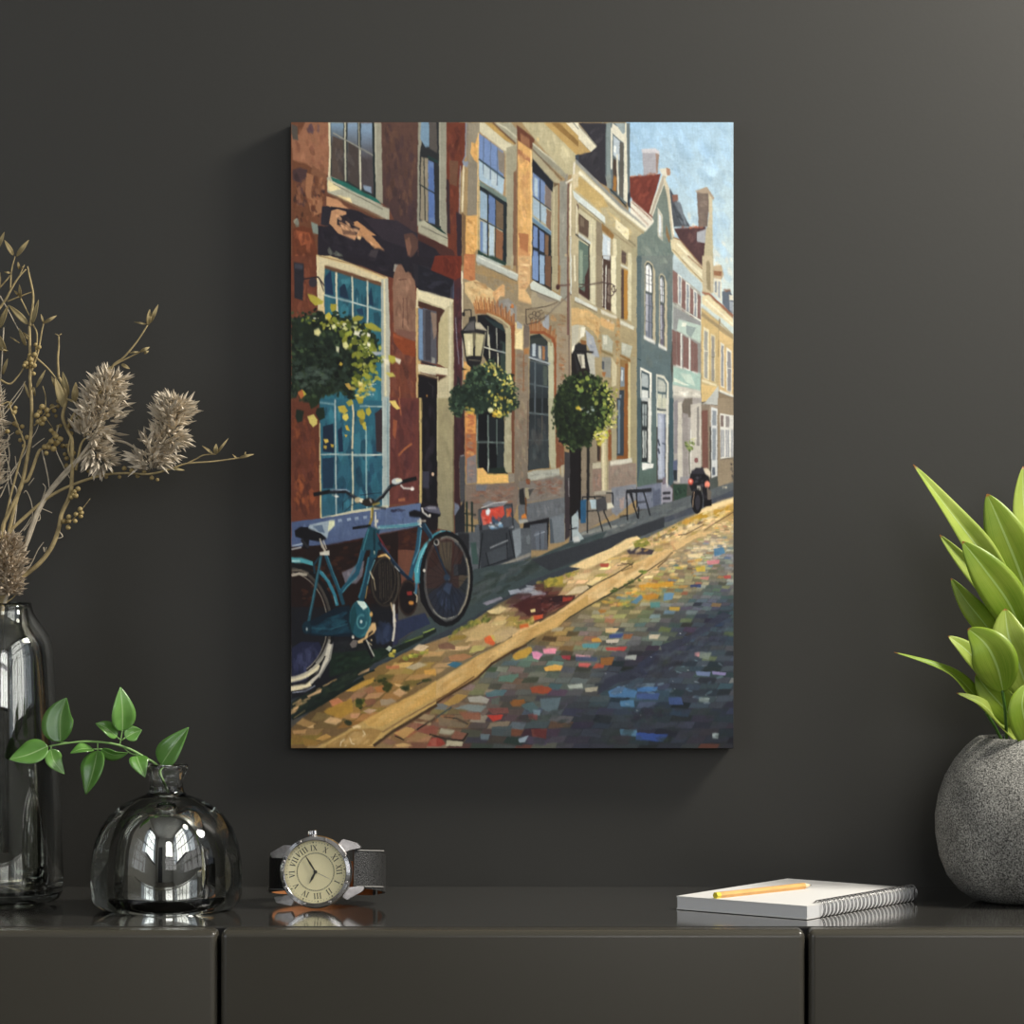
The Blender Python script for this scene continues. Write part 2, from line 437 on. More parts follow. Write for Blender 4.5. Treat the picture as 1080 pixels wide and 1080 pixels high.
# cream house: cornice and lintels
grad('b8ab84', 'a39878', '36,290 490,740 430,780 430,1080 0,1080 0,480', '100,400 300,1000')
line('8b8d87', 20, '40,300 300,560 476,722'); line('dcd7be', 22, '66,372 300,590 484,736'); line('9c8f6d', 8, '50,400 300,622 470,760')
poly('c0a468', '30,420 70,400 210,520 250,590 180,600 40,480'); dabs('d0b980 b09a66 c7b27c', 40, 24, '40,420 400,740 420,830 200,680', .5, 42, 2)
poly('c4ccc7', '22,484 226,652 228,696 30,532'); line('7d7d70', 5, '30,536 225,700')
poly('ddd3ad', '296,668 376,735 374,804 290,722'); dabs('e5dcba d6c99c', 8, 20, '300,690 370,740 370,790 300,730', .8, 45)
line('7a7258', 9, '376,800 420,838'); line('85795a', 8, '60,590 420,860', .6)
poly('bcb494', '46,590 168,680 166,1080 46,1080'); poly('5e4c40', '60,630 124,680 122,790 58,748'); poly('7b6a58', '70,650 95,668 95,720 70,710')
line('c8cfca', 15, '54,762 134,820'); poly('60756a', '60,800 126,840 122,1080 60,1080'); line('2f2f2c', 6, '52,776 130,832')
poly('82937f', '66,860 88,870 88,1080 66,1080'); line('3b3430', 8, '126,830 124,1080'); line('d2cba9', 8, '140,700 142,1080')
poly('8c806a', '172,672 210,700 208,1080 168,1080')
poly('8d6a3d', '206,690 285,768 276,800 208,740')
poly('becad2', '212,756 262,792 258,935 210,915'); poly('d6dcde', '240,800 258,812 256,925 242,915'); line('6e6a5c', 6, '208,918 262,945')
poly('55463e', '210,935 260,955 258,1080 210,1080'); line('c6c3b2', 6, '232,940 232,1080')
poly('d0c7a3', '276,790 326,800 330,1080 278,1080'); poly('a8a07e', '300,790 326,800 328,1080 306,1080')
poly('5b4b44', '332,862 362,884 358,958 330,942'); line('cdd1c9', 12, '330,962 372,985'); poly('a2743a', '346,990 372,1000 372,1080 346,1080'); poly('4f3f37', '330,985 348,992 348,1080 330,1080')
poly('cfc6a2', '372,880 395,885 392,1080 374,1080'); poly('a09877', '395,850 428,850 428,1080 395,1080')
poly('aeb6a6', '475,930 500,918 540,985 540,1080 475,1080'); poly('d8dada', '482,940 500,950 524,1000 525,1080 482,1080')
poly('b0a893', '568,1010 590,1010 618,1060 618,1080 568,1080')
dabs('8b948a 7e8a80 66736c 919a8c', 46, 26, '440,780 600,700 650,860 650,1000 440,1000', .35, 70, 2)

at(600, 270, 6)
# cream house middle
grad('a99a74', '9b8b68', '0,0 430,0 430,1080 0,1080', '200,0 200,1080')
dabs('b09f78 a08f6a 8f8060 ad9a70', 130, 20, '0,300 425,380 425,900 0,1000', .5, 8, 2)
poly('b9b193', '46,0 168,0 168,318 46,260'); poly('5f7166', '60,0 126,0 124,270 60,232'); poly('899a86', '66,0 86,0 86,200 66,190'); poly('472f2c', '100,130 128,60 130,285 60,236 60,205 100,230')
line('39302c', 8, '126,0 126,270'); poly('cdc7a7', '136,0 164,0 164,315 140,298')
poly('cbccc1', '34,254 180,332 178,352 34,284'); line('6b6250', 5, '36,290 176,358')
poly('8b7f68', '170,0 208,0 206,340 172,320')
poly('4a3730', '208,0 262,0 264,350 208,326'); line('d3d3cc', 7, '234,60 228,338'); line('c9c6b8', 5, '212,20 212,320'); poly('bfc7cc', '214,0 258,0 256,28 214,18'); poly('78695e', '242,80 258,82 258,300 242,290')
poly('d8d1b0', '264,0 300,0 300,376 268,350'); poly('aaa180', '296,0 326,0 324,400 298,376'); poly('cfc9b4', '198,338 302,382 302,402 204,366')
poly('5c4b44', '330,0 360,0 356,54 330,40'); line('cdd1c9', 10, '328,58 372,80'); poly('50403a', '330,78 348,86 346,402 328,396'); poly('ab7a35', '346,84 370,92 370,404 346,402')
poly('d0c8a4', '370,0 396,0 392,414 370,406'); poly('a39a7a', '396,0 428,0 426,470 394,440'); poly('cac8b6', '320,402 412,448 410,470 322,430')
poly('c9a56e', '14,330 120,340 200,400 184,530 150,470 100,440 14,430'); dabs('d6b479 c29b62 d9b980', 34, 22, '16,332 110,340 190,400 180,520 100,430 18,420', .7, 35)
poly('caa26a', '200,386 290,430 280,480 200,440'); dabs('e0d6c0 b5895c', 10, 12, '215,390 290,420 285,440 215,410', .9)
poly('c4bb9e', '18,436 94,440 106,480 64,540 18,600'); poly('e2ddc8', '76,450 104,452 96,510 70,520')
poly('a3a8b0', '104,466 150,506 194,640 150,640 112,560'); dabs('b8b7b2 9299a6', 12, 20, '108,480 180,600 130,600', .7, 60)
poly('2b2727', '14,610 60,560 80,700 60,790 14,790'); poly('b6b4a6', '112,610 160,630 165,760 120,780')
poly('aeae9a', '208,500 240,498 278,540 272,612 210,590'); poly('cfcdb8', '215,505 238,505 240,560 215,560'); poly('b4b5a2', '330,545 400,572 384,642 330,624'); poly('c4c5b4', '335,555 362,560 350,610 334,605')
dabs('a36f3c b07f48 8f6236 c79a5e', 46, 14, '285,390 325,400 325,700 290,700', .8, 5)
dabs('9a6a3c b58a54', 26, 13, '150,380 200,440 215,640 190,640', .7, 5)
line('7b6a44', 12, '204,600 275,632'); line('8a6236', 12, '325,630 388,662')
poly('8f8f86', '208,640 266,640 262,770 214,765'); poly('4f545b', '206,665 222,668 220,720 206,715'); poly('a0683a', '208,735 232,735 225,765 210,760'); poly('c0b592', '268,640 300,690 300,820 270,830')
poly('8d6c40', '322,652 388,664 386,1080 316,1080'); poly('79848e', '325,700 350,708 350,825 322,830'); poly('c9cfd0', '330,720 340,720 338,790 328,790'); poly('38424b', '318,850 346,850 346,1080 316,1080'); poly('8b5528', '352,680 371,680 372,1080 350,1080')
poly('c4b586', '372,668 388,676 388,1080 374,1080'); poly('9b9070', '388,640 428,640 428,1080 388,1080')
poly('7a8794', '318,880 330,880 328,1080 316,1080')
# green house
grad('727c77', '586a6e', '428,0 656,0 650,560 640,700 656,820 656,1080 428,1080', '500,0 500,800')
poly('536468', '428,0 456,0 452,1080 428,1080')
dabs('737f7a 64726f 5a696d 6a7672 536468', 110, 28, '440,0 650,0 640,700 650,1080 440,1080', .4, 85, 2)
dabs('8f988c 7c897f', 10, 26, '560,10 640,10 620,60 560,70', .5, 70, 2)
def archwin(x0, x1, ytop, ybot, sl, gtop, gbot):
    m = (x0+x1)/2; w = x1-x0
    P = lambda *q: ' '.join(f'{a:.0f},{b+sl*(a-x0):.0f}' for a, b in q)
    poly('b9ae92', P((x0, ytop+34), (x0+w*.2, ytop+6), (m, ytop), (x1-w*.2, ytop+12), (x1+6, ytop+50), (x1+8, ybot), (x0, ybot)))
    poly('4c5553', P((x0+5, ytop+40), (x0+w*.25, ytop+14), (m, ytop+10), (x1-w*.2, ytop+24), (x1-8, ytop+58), (x1-10, ybot-6), (x0+6, ybot-6)))
    ym = ytop+(ybot-ytop)*.40
    poly(gtop, P((x0+8, ytop+42), (m, ytop+18), (x1-16, ytop+60), (x1-16, ym-6), (x0+8, ym-6)))
    poly(gbot, P((x0+8, ym+8), (x1-16, ym+8), (x1-16, ybot-14), (x0+8, ybot-14)))
    poly('a9aab4', P((x0+8, ym+12), (x0+22, ym+12), (x0+20, ybot-60), (x0+8, ybot-60)))
    for f in (.18, .29, .56, .76): line('565a60', 4, P((x0+6, ytop+(ybot-ytop)*f), (x1-12, ytop+(ybot-ytop)*f)), .8)
    line('50545c', 4, P((m-2, ytop+20), (m-2, ybot-14)), .8)
    poly('d6d6cf', P((x0-4, ybot-26), (x1+2, ybot-16), (x1+6, ybot+8), (x0-4, ybot-4)))
archwin(476, 538, 22, 530, .35, 'dcdcda', '757b88')
archwin(568, 612, 104, 580, .35, 'd5d8dc', '6c6573')
line('2c4248', 5, '432,650 455,660')
line('4a3a36', 7, '0,182 60,180 110,184 160,176 210,168 270,180'); line('5a4a42', 7, '0,240 40,215 100,190'); ell('4a3a36', 262, 215, 26, 38, 0, .9, 6, -60, 250); ell('4a3a36', 285, 210, 14, 20, 0, .9, 5, 0, 300); line('4a3a36', 5, '240,150 245,200')
# ground-floor windows of the green house
poly('dad7ca', '450,702 522,742 518,1080 452,1080'); poly('3a4a50', '456,722 508,748 506,1080 456,1080'); poly('a9b2b2', '460,738 500,756 500,836 458,824'); poly('cdd0ca', '458,846 500,852 500,918 458,918'); poly('2b3032', '455,928 500,928 500,1080 455,1080'); poly('a9b3b2', '463,938 492,940 490,1080 463,1080'); line('34393b', 5, '477,930 477,1080')
poly('d6d2c0', '550,748 600,760 630,802 626,1080 552,1080'); poly('5b6d70', '558,765 600,778 618,810 614,1080 558,1080'); poly('bcbfb4', '561,778 596,790 610,815 610,862 561,856'); poly('c9cab4', '560,872 586,874 586,955 560,950'); poly('bcc0b2', '590,876 612,878 612,960 590,957'); poly('2e3a3e', '556,962 616,972 616,984 556,974'); line('d0cfc2', 10, '556,990 614,996'); poly('5d7482', '560,1005 608,1010 606,1080 560,1080')
# shutter house
grad('a3a096', 'a9b3a8', '655,60 832,220 832,1080 655,1080', '700,100 700,600')
poly('aebfc3', '655,20 700,40 832,182 832,232 655,90')
poly('d3c9a6', '682,0 776,0 884,124 868,160 846,160 690,10'); line('e0d8ba', 12, '720,10 860,140'); line('8d6a50', 6, '750,0 880,118'); line('a08a62', 6, '690,0 850,172')
poly('8d8f8e', '660,320 830,420 830,450 660,470'); poly('b3c6ba', '690,400 830,440 828,545 740,500 680,470'); poly('8b9996', '740,440 800,455 770,520 740,490'); poly('dde0cf', '715,420 745,425 735,450 710,445')
poly('a0beb2', '657,706 830,735 830,852 657,812'); poly('c0d2c2', '700,740 770,750 800,830 740,800'); poly('d3dccb', '660,770 760,820 730,820 660,795')
for (ax, w, y0, y1) in ((655, 30, 88, 298), (712, 24, 146, 350), (765, 22, 200, 384), (811, 19, 238, 398)):
    poly('86655f', f'{ax},{y0} {ax+w},{y0+w*.8} {ax+w},{y1+6} {ax},{y1-4}')
for (ax, w, y0, y1) in ((690, 20, 118, 312), (740, 22, 168, 362), (790, 19, 218, 392)):
    poly('dad9cf', f'{ax-4},{y0-8} {ax+w},{y0+w*.6} {ax+w},{y1+4} {ax-4},{y1-8}'); poly('8b9299', f'{ax+2},{y0+8} {ax+w-5},{y0+18} {ax+w-5},{y1-6} {ax+2},{y1-14}'); line('d2d2ca', 3, f'{ax},{(y0+y1)/2} {ax+w},{(y0+y1)/2+5}')
line('dcdad0', 8, '680,312 830,410'); line('5c5c58', 4, '660,300 830,402', .6)
poly('8b8a86', '654,462 832,556 832,742 654,690')
for (ax, w, y0, y1) in ((652, 26, 466, 690), (680, 22, 476, 700), (720, 18, 502, 712), (738, 18, 512, 716), (770, 16, 532, 728), (786, 26, 544, 736)):
    poly('7f605a', f'{ax},{y0} {ax+w},{y0+w*.6} {ax+w},{y1+4} {ax},{y1}')
for x, y0, y1 in ((708, 492, 706), (761, 522, 724)): line('dddcd4', 8, f'{x},{y0} {x},{y1}')
line('e0dfd6', 8, '676,694 712,708'); line('e0dfd6', 8, '724,708 760,724'); line('e0dfd6', 7, '780,732 812,744')
poly('cdc8ba', '655,818 832,852 832,916 655,884'); dabs('ded9cb bdb7a8', 16, 22, '660,830 830,860 830,900 660,870', .6, 12)
poly('b0aba2', '655,882 836,912 836,1080 655,1080'); poly('918c86', '666,920 682,900 696,930 696,1080 664,1080'); poly('7c7060', '712,965 740,905 782,912 784,1080 715,1080'); poly('a5a19c', '722,980 750,960 750,1080 722,1080'); poly('c2bdb2', '786,940 806,950 806,1080 786,1080'); poly('8f8b86', '806,965 820,948 828,975 828,1080 806,1080')
dabs('9b9a4c b9b278 6f7a3c', 10, 18, '755,900 785,910 780,970 760,960', .9)
# yellow house and last house
poly('98775c', '838,228 884,236 1036,372 1036,400 900,300')
grad('c8ac74', 'bfa878', '834,330 946,420 946,860 834,812', '880,400 880,800')
poly('b9ab8b', '840,0 905,0 912,232 884,240 842,230'); poly('97896a', '868,40 880,26 892,52 894,228 868,205')
poly('9f8c68', '838,352 950,440 946,462 834,380'); poly('d9cba2', '838,252 880,248 1036,398 1036,450 960,392 900,350 838,300'); line('e8dfc2', 10, '860,275 1036,435'); line('9b5c46', 8, '842,234 884,240 1036,378'); line('a9976f', 7, '838,330 950,420 1036,500')
line('8f7d5c', 8, '950,400 944,640')
poly('dacfaa', '848,445 884,466 884,790 848,776'); poly('9a9a92', '854,470 876,482 874,778 854,770'); line('dcd6bd', 5, '852,600 880,604'); poly('d5c8a0', '894,490 924,505 924,800 896,790'); poly('8d8983', '899,505 918,512 916,796 899,790'); line('6f6a5e', 4, '898,640 918,642')
poly('d8cda8', '840,780 932,812 932,826 840,796')
poly('d9ba7c', '834,812 940,830 870,920 834,925'); poly('b6b8b2', '860,925 944,820 944,944 834,936'); 
grad('d3b57c', 'c4a878', '946,440 1038,512 1038,890 946,856', '990,450 990,880'); poly('a38f6a', '946,430 1038,505 1038,530 946,470')
poly('d6d2bf', '956,545 978,560 980,836 956,826'); poly('8c8d90', '961,565 974,572 974,826 961,820'); poly('dcd9c8', '992,575 1026,600 1026,870 994,852'); poly('8b8a8c', '1000,600 1022,612 1022,862 1000,850'); line('d8d5c6', 4, '998,710 1024,714'); poly('d9d8cc', '950,846 1036,880 1036,896 950,862')
poly('8c7b62', '944,864 1038,898 1038,1080 944,1080'); poly('a09280', '834,936 944,946 944,1080 834,1080'); poly('87604f', '838,974 878,972 880,1080 838,1080'); poly('d5d7d5', '898,956 936,966 936,1080 898,1080'); poly('8f979d', '905,975 930,978 930,1080 905,1080')
poly('d4d2c8', '952,995 1038,1012 1038,1080 952,1080'); poly('8d8e90', '958,1010 974,1012 974,1080 958,1080'); poly('77675c', '990,1018 1012,1020 1012,1080 990,1080')
poly('c0a987', '912,66 958,62 974,110 958,150 912,140'); poly('8f6448', '914,95 966,100 960,128 914,122'); poly('d3cdb8', '914,140 962,150 962,290 940,262 914,236'); poly('7d858c', '920,160 932,162 932,236 920,228'); poly('9ba1a6', '940,160 954,164 954,272 940,258')
poly('57606c', '966,225 1014,215 1036,262 1036,366 1010,352 968,305'); poly('d3cdba', '1010,246 1036,250 1036,282 1012,280'); poly('8b929a', '1012,285 1036,290 1036,366 1014,340'); dabs('7c5a4c 9b8068', 8, 16, '970,210 1020,200 1030,230 980,235', .8)

# ---------- lower part right ----------
at(600, 420, 6)
grad('978868', '85796a', '60,200 430,0 430,560 270,740 0,900 0,300', '200,0 200,600')
poly('1d191a', '0,320 76,320 76,760 0,800'); poly('8a7c68', '78,320 110,310 110,600 78,610'); line('2a2726', 18, '121,300 119,640')
poly('7b5a3e', '175,250 204,240 200,400 178,400'); poly('3c302b', '176,270 196,270 194,395 178,395'); poly('c4b890', '204,200 246,190 246,592 204,598'); line('9c9070', 8, '240,200 240,590'); poly('d6cba6', '210,210 222,208 222,590 210,592')
poly('8a5430', '246,200 266,200 268,392 246,395'); poly('a2987a', '268,100 300,60 300,390 268,394'); poly('38434c', '302,0 352,0 352,372 302,362'); poly('6b7c8a', '308,10 322,10 320,350 308,350'); poly('8a5429', '346,0 372,0 372,382 300,384 302,366 346,360'); poly('c6b88a', '372,0 388,0 388,380 372,382')
poly('a09673', '388,0 428,0 428,556 400,548 400,380 388,380'); poly('b8b096', '148,410 202,404 202,442 148,446'); poly('cac5b4', '258,398 396,378 398,408 260,428'); poly('8b7567', '148,450 204,444 206,584 148,594'); dabs('a07868 8f8076 7b6a5e', 14, 26, '150,455 200,450 200,580 150,585', .6, 80)
poly('8c7b6e', '250,428 424,410 424,548 250,574'); dabs('9c8276 7f7468 8f877a', 26, 26, '255,430 420,412 420,540 255,565', .5, 80)
poly('7d8189', '268,566 424,542 424,640 350,700 300,745 268,720'); poly('a28e86', '316,640 350,620 345,700 322,700'); dabs('8d9098 6f747e 9a8f90', 22, 24, '275,570 420,550 420,640 300,730', .6, 70); poly('a39b8a', '160,590 270,580 268,605 160,612')
grad('5f7173', '54675f', '428,0 552,0 552,540 430,560', '500,0 500,560'); poly('43565c', '428,0 454,0 452,400 430,560'); poly('435a62', '630,0 660,0 686,520 630,560')
poly('d7d7ce', '494,0 520,0 519,412 494,400'); poly('2b3032', '454,18 498,22 496,402 458,402'); poly('9da7a7', '462,34 490,38 488,178 463,176'); poly('b3b9b4', '463,205 488,206 486,375 464,378'); line('2e3436', 5, '477,34 477,376'); line('2e3436', 4, '462,104 490,106'); poly('c5c8c6', '458,0 500,0 500,22 458,18'); poly('dcddd5', '460,406 535,414 530,442 462,454')
poly('cfcdbc', '552,0 630,0 622,566 610,566 612,90 552,86'); poly('c4c5ae', '560,0 612,0 612,62 560,56'); line('8a9088', 4, '586,0 586,60'); poly('2e3a3e', '556,62 614,72 614,82 556,76'); poly('9ba3b5', '560,96 608,100 606,512 560,512'); poly('b3b9c6', '566,110 584,112 584,500 566,500'); poly('7c8497', '598,104 608,106 606,510 600,510'); line('3a4150', 9, '562,262 572,300'); line('3a4150', 8, '564,320 570,350'); line('3a4150', 7, '590,285 604,290')
poly('a29c96', '658,0 836,0 836,520 700,540 660,540'); poly('c6c0b1', '688,30 712,20 716,532 684,532'); poly('8b868a', '664,20 686,10 684,350 664,350'); poly('6f675d', '712,38 730,0 780,0 772,120 716,120'); poly('98918d', '718,90 752,100 750,500 720,500'); poly('bdb7ab', '768,40 836,30 836,490 766,490'); poly('8b8680', '806,60 820,50 824,300 806,300'); poly('59617c', '656,396 684,390 684,520 660,524'); poly('2c3238', '660,455 682,452 682,520 662,522'); line('d8d6cc', 7, '770,200 768,440'); line('5b5a4c', 4, '760,330 760,480')
dabs('4e6236 6f8246 8c9a5a', 22, 18, '725,265 790,240 800,320 760,360 735,330', .9, 40); dabs('d9d69a c3c878', 8, 12, '765,240 800,250 795,310 775,300', .9); poly('8f5a58', '792,380 812,378 814,406 792,404')
poly('8a7c6b', '834,40 888,40 888,520 834,520'); poly('7a5349', '838,78 876,76 878,452 842,470'); poly('d6d8d6', '898,60 936,70 936,492 898,504'); poly('8b939a', '905,78 930,82 930,175 905,172'); poly('8b939a', '905,192 928,192 926,390 905,392'); poly('5c6470', '904,436 922,434 922,486 904,488')
poly('93836b', '938,0 1038,0 1038,545 938,560'); poly('d7d5cc', '952,95 1038,110 1038,372 956,384'); poly('7a6a64', '958,108 976,110 976,180 958,180'); poly('8b8582', '990,112 1012,114 1012,184 990,184')
for x in (958, 990, 1024): poly('8f9298', f'{x},200 {x+8},200 {x+8},372 {x},374'); poly('8f9298', f'{x+12},202 {x+20},202 {x+20},372 {x+12},372')
line('5c5750', 4, '956,388 1030,378'); dabs('3c3a3c 55504c', 10, 16, '1015,400 1038,395 1038,530 1018,530', .8, 80)
poly('4e5450', '888,510 938,495 938,560 888,580')
# stoop, bin
poly('6e7586', '428,560 582,534 584,690 430,704'); dabs('858a98 5d6478 7a7f8e', 20, 26, '435,565 575,540 575,680 435,700', .6, 80); poly('565d70', '530,590 575,570 575,690 530,690')
poly('9c9aa6', '582,532 612,530 654,572 650,684 582,686'); 
for y in (596, 628, 662): poly('2b2c34', f'590,{y} 640,{y-6} 640,{y+10} 590,{y+14}')
poly('7b6f7a', '590,500 612,500 612,540 590,545'); line('c9c9c4', 8, '618,80 620,560')
poly('2f4538', '658,548 746,538 742,640 664,646'); dabs('3b5546 26382f', 10, 20, '665,555 740,545 735,635 668,640', .6, 80)
poly('8f8d90', '700,500 760,490 760,540 700,540')
# pavement in the shade
poly('5b6164', '0,880 200,800 420,720 660,648 880,580 1038,528 1038,640 560,860 0,1060')
dabs('646b6d 565d62 6e7574 4d5459 757a76', 130, 26, '0,880 300,760 660,650 1038,535 1038,600 700,720 300,900 0,1000', .5, -22, 3, .06, 6)
poly('454a55', '0,960 400,820 560,770 700,720 1038,580 1038,625 760,735 560,800 300,930 0,1040')
dabs('50555e 3c4250 5c5c60', 60, 20, '0,960 560,770 1038,590 1038,620 560,800 0,1040', .6, -22, 3)
poly('80837e', '20,880 120,840 260,800 300,820 120,860'); dabs('8b8d86 9a9890', 18, 14, '60,850 430,770 430,790 60,880', .7, -15, 3)
dabs('d8c9a8 e0d4b8', 6, 10, '960,560 1000,555 1000,575 960,575', .9)
# ---------- left brick house ----------
at(300, 120, 6.75)
poly('70452f', '40,55 320,60 300,560 250,760 230,1080 40,1080')
poly('97654a', '150,60 318,66 316,440 240,420 160,360 60,330 52,150 110,150')
dabs('a06d50 8d5b42 7f4f3b 8a5a48', 60, 34, '60,70 315,70 310,450 60,330', .6, 85, 1.8, .1, 10)
dabs('5c4046 574852', 10, 40, '150,70 260,70 250,150 160,150', .7, 80, 1.5); poly('504a44', '52,75 95,95 98,190 62,185 52,130')
poly('4a3536', '60,400 110,385 165,400 160,500 100,490 60,470'); dabs('3c2c2e 50383a 6b4232 83563e', 60, 32, '60,400 300,460 290,620 60,700', .8, 85, 1.6)
poly('9a6848', '160,420 210,440 190,560 240,620 270,600 275,700 200,740 180,660 150,560'); poly('85583f', '200,370 300,430 305,480 190,430'); dabs('8f5e42 a06c4c', 20, 30, '170,430 300,450 275,680 190,700', .6, 85)
poly('2e2a33', '270,660 330,660 330,800 260,790'); dabs('4a2f28 6a3c2a 7d4a32', 26, 26, '60,560 250,560 250,800 60,780', .8, 80)
dabs('8f9080 77786c', 8, 36, '60,740 110,740 110,800 75,800', .9, 80); poly('7e8a80', '190,770 240,790 240,860 205,850')
poly('6f3b26', '60,820 130,800 195,820 232,960 232,1080 55,1080'); poly('964f30', '80,830 180,850 200,920 120,940'); dabs('8b4a30 a55c3c 5f3325', 30, 30, '65,830 225,860 225,1060 65,1060', .6, 85)
# pier between the windows
grad('5c4138', '4a3637', '690,60 960,60 945,860 800,800 750,690 700,640', '820,60 820,800')
dabs('553c36 66483a 4a3538 3f3036 6b4a3a', 90, 34, '700,70 950,70 935,830 780,750 700,620', .5, 88, 2.6, .1, 8)
# upper window
poly('8e8c7c', '322,60 690,66 700,640 640,620 320,470'); poly('2b3435', '330,66 640,66 650,600 560,560 330,440')
grad('7490a8', '4c4440', '332,66 420,66 425,480 336,450', '380,80 380,230'); grad('7a92ab', '4c4543', '450,66 520,66 530,520 450,480', '480,90 480,300'); grad('7a93ad', '4b4446', '545,66 625,66 635,575 550,530', '580,120 590,330')
poly('51453f', '345,160 420,190 425,480 345,450'); poly('4b423f', '455,200 528,250 532,530 455,480'); poly('8092a8', '560,510 620,520 620,570 570,545'); dabs('5f5a58 403a3b', 24, 40, '345,200 620,300 620,520 345,440', .4, 88, 3)
line('b5b29c', 12, '432,66 436,480'); line('9d9a88', 9, '530,66 540,540'); line('c9c4ac', 9, '540,260 545,540'); line('8d8c80', 9, '350,140 440,190 540,245 635,300'); line('202a2c', 12, '632,66 645,600')
poly('24675c', '330,452 460,500 600,580 650,600 695,650 560,590 330,480'); line('dad2ae', 13, '320,66 326,300 318,480')
poly('9b9885', '640,66 690,66 700,645 655,600'); line('b9b59e', 6, '648,80 652,480')
poly('aeab95', '305,455 330,450 345,480 700,660 748,680 748,762 600,690 308,558'); poly('e0cf9c', '310,470 370,500 400,540 330,555 308,545'); poly('dcc993', '370,580 470,600 485,640 400,600'); line('6b6a5c', 6, '350,500 700,680'); line('7d6a50', 7, '310,565 735,765'); line('c9c6b0', 8, '330,480 380,510 700,655', .6)
# shade under the sill and sunlit flames
poly('6b4432', '310,570 560,690 740,770 700,790 470,720 300,650'); poly('bd8860', '300,590 380,610 490,705 480,725 300,655'); poly('e0b27c', '400,660 490,712 485,722 420,690')
poly('28242d', '330,660 520,690 720,790 950,850 950,1080 240,1080 240,800 330,800'); poly('332c35', '560,740 800,760 950,860 945,980 700,900')
poly('bd8b63', '335,690 380,680 440,700 440,720 380,740 375,790 440,830 520,870 500,900 380,850 320,780'); poly('b98559', '460,780 520,765 655,870 620,870 715,975 640,960 560,880 510,870 540,820')
poly('7a5a48', '400,770 470,800 520,870 420,860'); dabs('2d272d 3a2f33', 24, 28, '380,720 480,740 520,800 400,780', .8, 40); dabs('c9976c d2a074 a97a58', 26, 26, '340,690 430,700 400,740 480,780 600,850 690,960 620,940 520,850 380,830', .7, 35, 2)
poly('e2b884', '520,870 550,880 540,900 520,890'); dabs('1f1d26 2a2630 353039', 50, 44, '245,820 700,960 800,1060 300,960', .5, 20, 2)
poly('593f38', '850,860 910,850 960,900 950,960 920,1010 880,1030'); poly('7b5646', '860,900 890,880 905,950 890,1020 870,980'); poly('423b40', '620,970 670,970 650,1030 600,1010'); dabs('4f5550 6a6e64', 8, 34, '320,980 420,1000 420,1040 330,1000', .8, 50)
# second upper window (right of pier)
poly('8f8d7c', '955,60 1140,60 1160,900 1130,920 945,800 950,300'); 
at(450, 120, 6.75)
poly('8e8c7b', '-60,60 140,60 145,860 100,850 -60,770'); poly('2b2d30', '-20,60 92,60 100,840 -50,760 -50,320'); poly('7290a8', '-40,60 18,60 18,240 -10,240 -45,180'); poly('55504c', '18,60 70,60 75,280 20,250'); poly('8f8571', '-40,310 10,320 10,770 -45,755'); poly('5e78a6', '10,330 50,350 60,790 12,775'); poly('4f6aa0', '20,380 50,390 52,740 18,740'); line('20403c', 14, '10,310 80,345'); line('2a3334', 8, '-50,505 60,570'); line('20282a', 6, '-20,310 -10,760'); poly('1d3a34', '-50,760 100,820 140,860 90,850 -50,790')
line('a6a38f', 10, '92,60 96,800'); poly('a9a68f', '-60,770 -20,760 185,895 190,970 -60,845'); line('68665a', 6, '-40,800 180,905'); line('5b4438', 7, '-60,850 185,975')
poly('6a3526', '142,66 275,66 270,330 225,480 235,700 250,1080 150,1080 150,860 140,600'); dabs('73392a 5c2f26 7d4632 552b26', 50, 36, '150,70 265,70 240,480 245,900 150,840', .6, 88, 2.2); poly('6d4a38', '160,330 225,340 215,520 165,500'); poly('3b2a2e', '140,470 160,470 170,860 145,850'); poly('342830', '210,700 250,720 250,1080 220,1080')
poly('4c2c28', '-60,850 190,975 230,1080 -60,1080'); poly('28242d', '-60,900 60,960 120,1040 100,1080 -60,1080'); poly('73351f', '90,1020 150,1010 180,1080 90,1080')
line('7d8290', 9, '280,66 276,300 258,340'); line('6b6f7a', 5, '290,66 290,350'); poly('8790a0', '252,340 300,340 290,385 262,372'); line('d3c8a8', 9, '262,370 252,700'); line('8b8894', 6, '240,372 232,712'); line('e6d6ac', 4, '266,380 258,700')
# ---------- first yellow house ----------
poly('8c8370', '292,66 378,66 372,720 290,725 300,380'); poly('867d6c', '296,340 370,370 368,725 290,728'); poly('d9a560', '318,205 345,215 362,160 372,170 368,355 335,330 310,280'); dabs('e0ae68 cc9954', 12, 26, '320,215 365,200 365,340 320,280', .6, 80); poly('dca65e', '278,728 362,725 358,960 330,1010 275,1020'); dabs('e3b06a d19c58 b87d46 e8bd7c', 36, 28, '280,735 358,735 355,1000 278,1010', .6, 50); poly('7b5f42', '252,700 278,730 275,1080 252,1080'); poly('b96f45', '268,1000 345,1000 340,1080 268,1080'); dabs('c98557 a8623c', 12, 26, '270,1010 340,1000 340,1080 270,1080', .7, 40)
line('ddb878', 8, '368,140 362,640 360,970')
poly('aba183', '376,66 470,66 640,200 640,1080 375,1080'); poly('c7c0a2', '378,66 410,66 570,200 625,235 620,290 540,260 376,130'); poly('b08f50', '410,66 465,66 640,210 620,222 560,190'); poly('9d9a84', '490,66 600,66 650,120 640,160 640,210 600,190 480,66'); line('6b4c38', 11, '470,66 630,212'); line('c9c4aa', 9, '500,70 560,100 640,170')
poly('a5835a', '376,130 545,265 560,300 560,590 376,480')
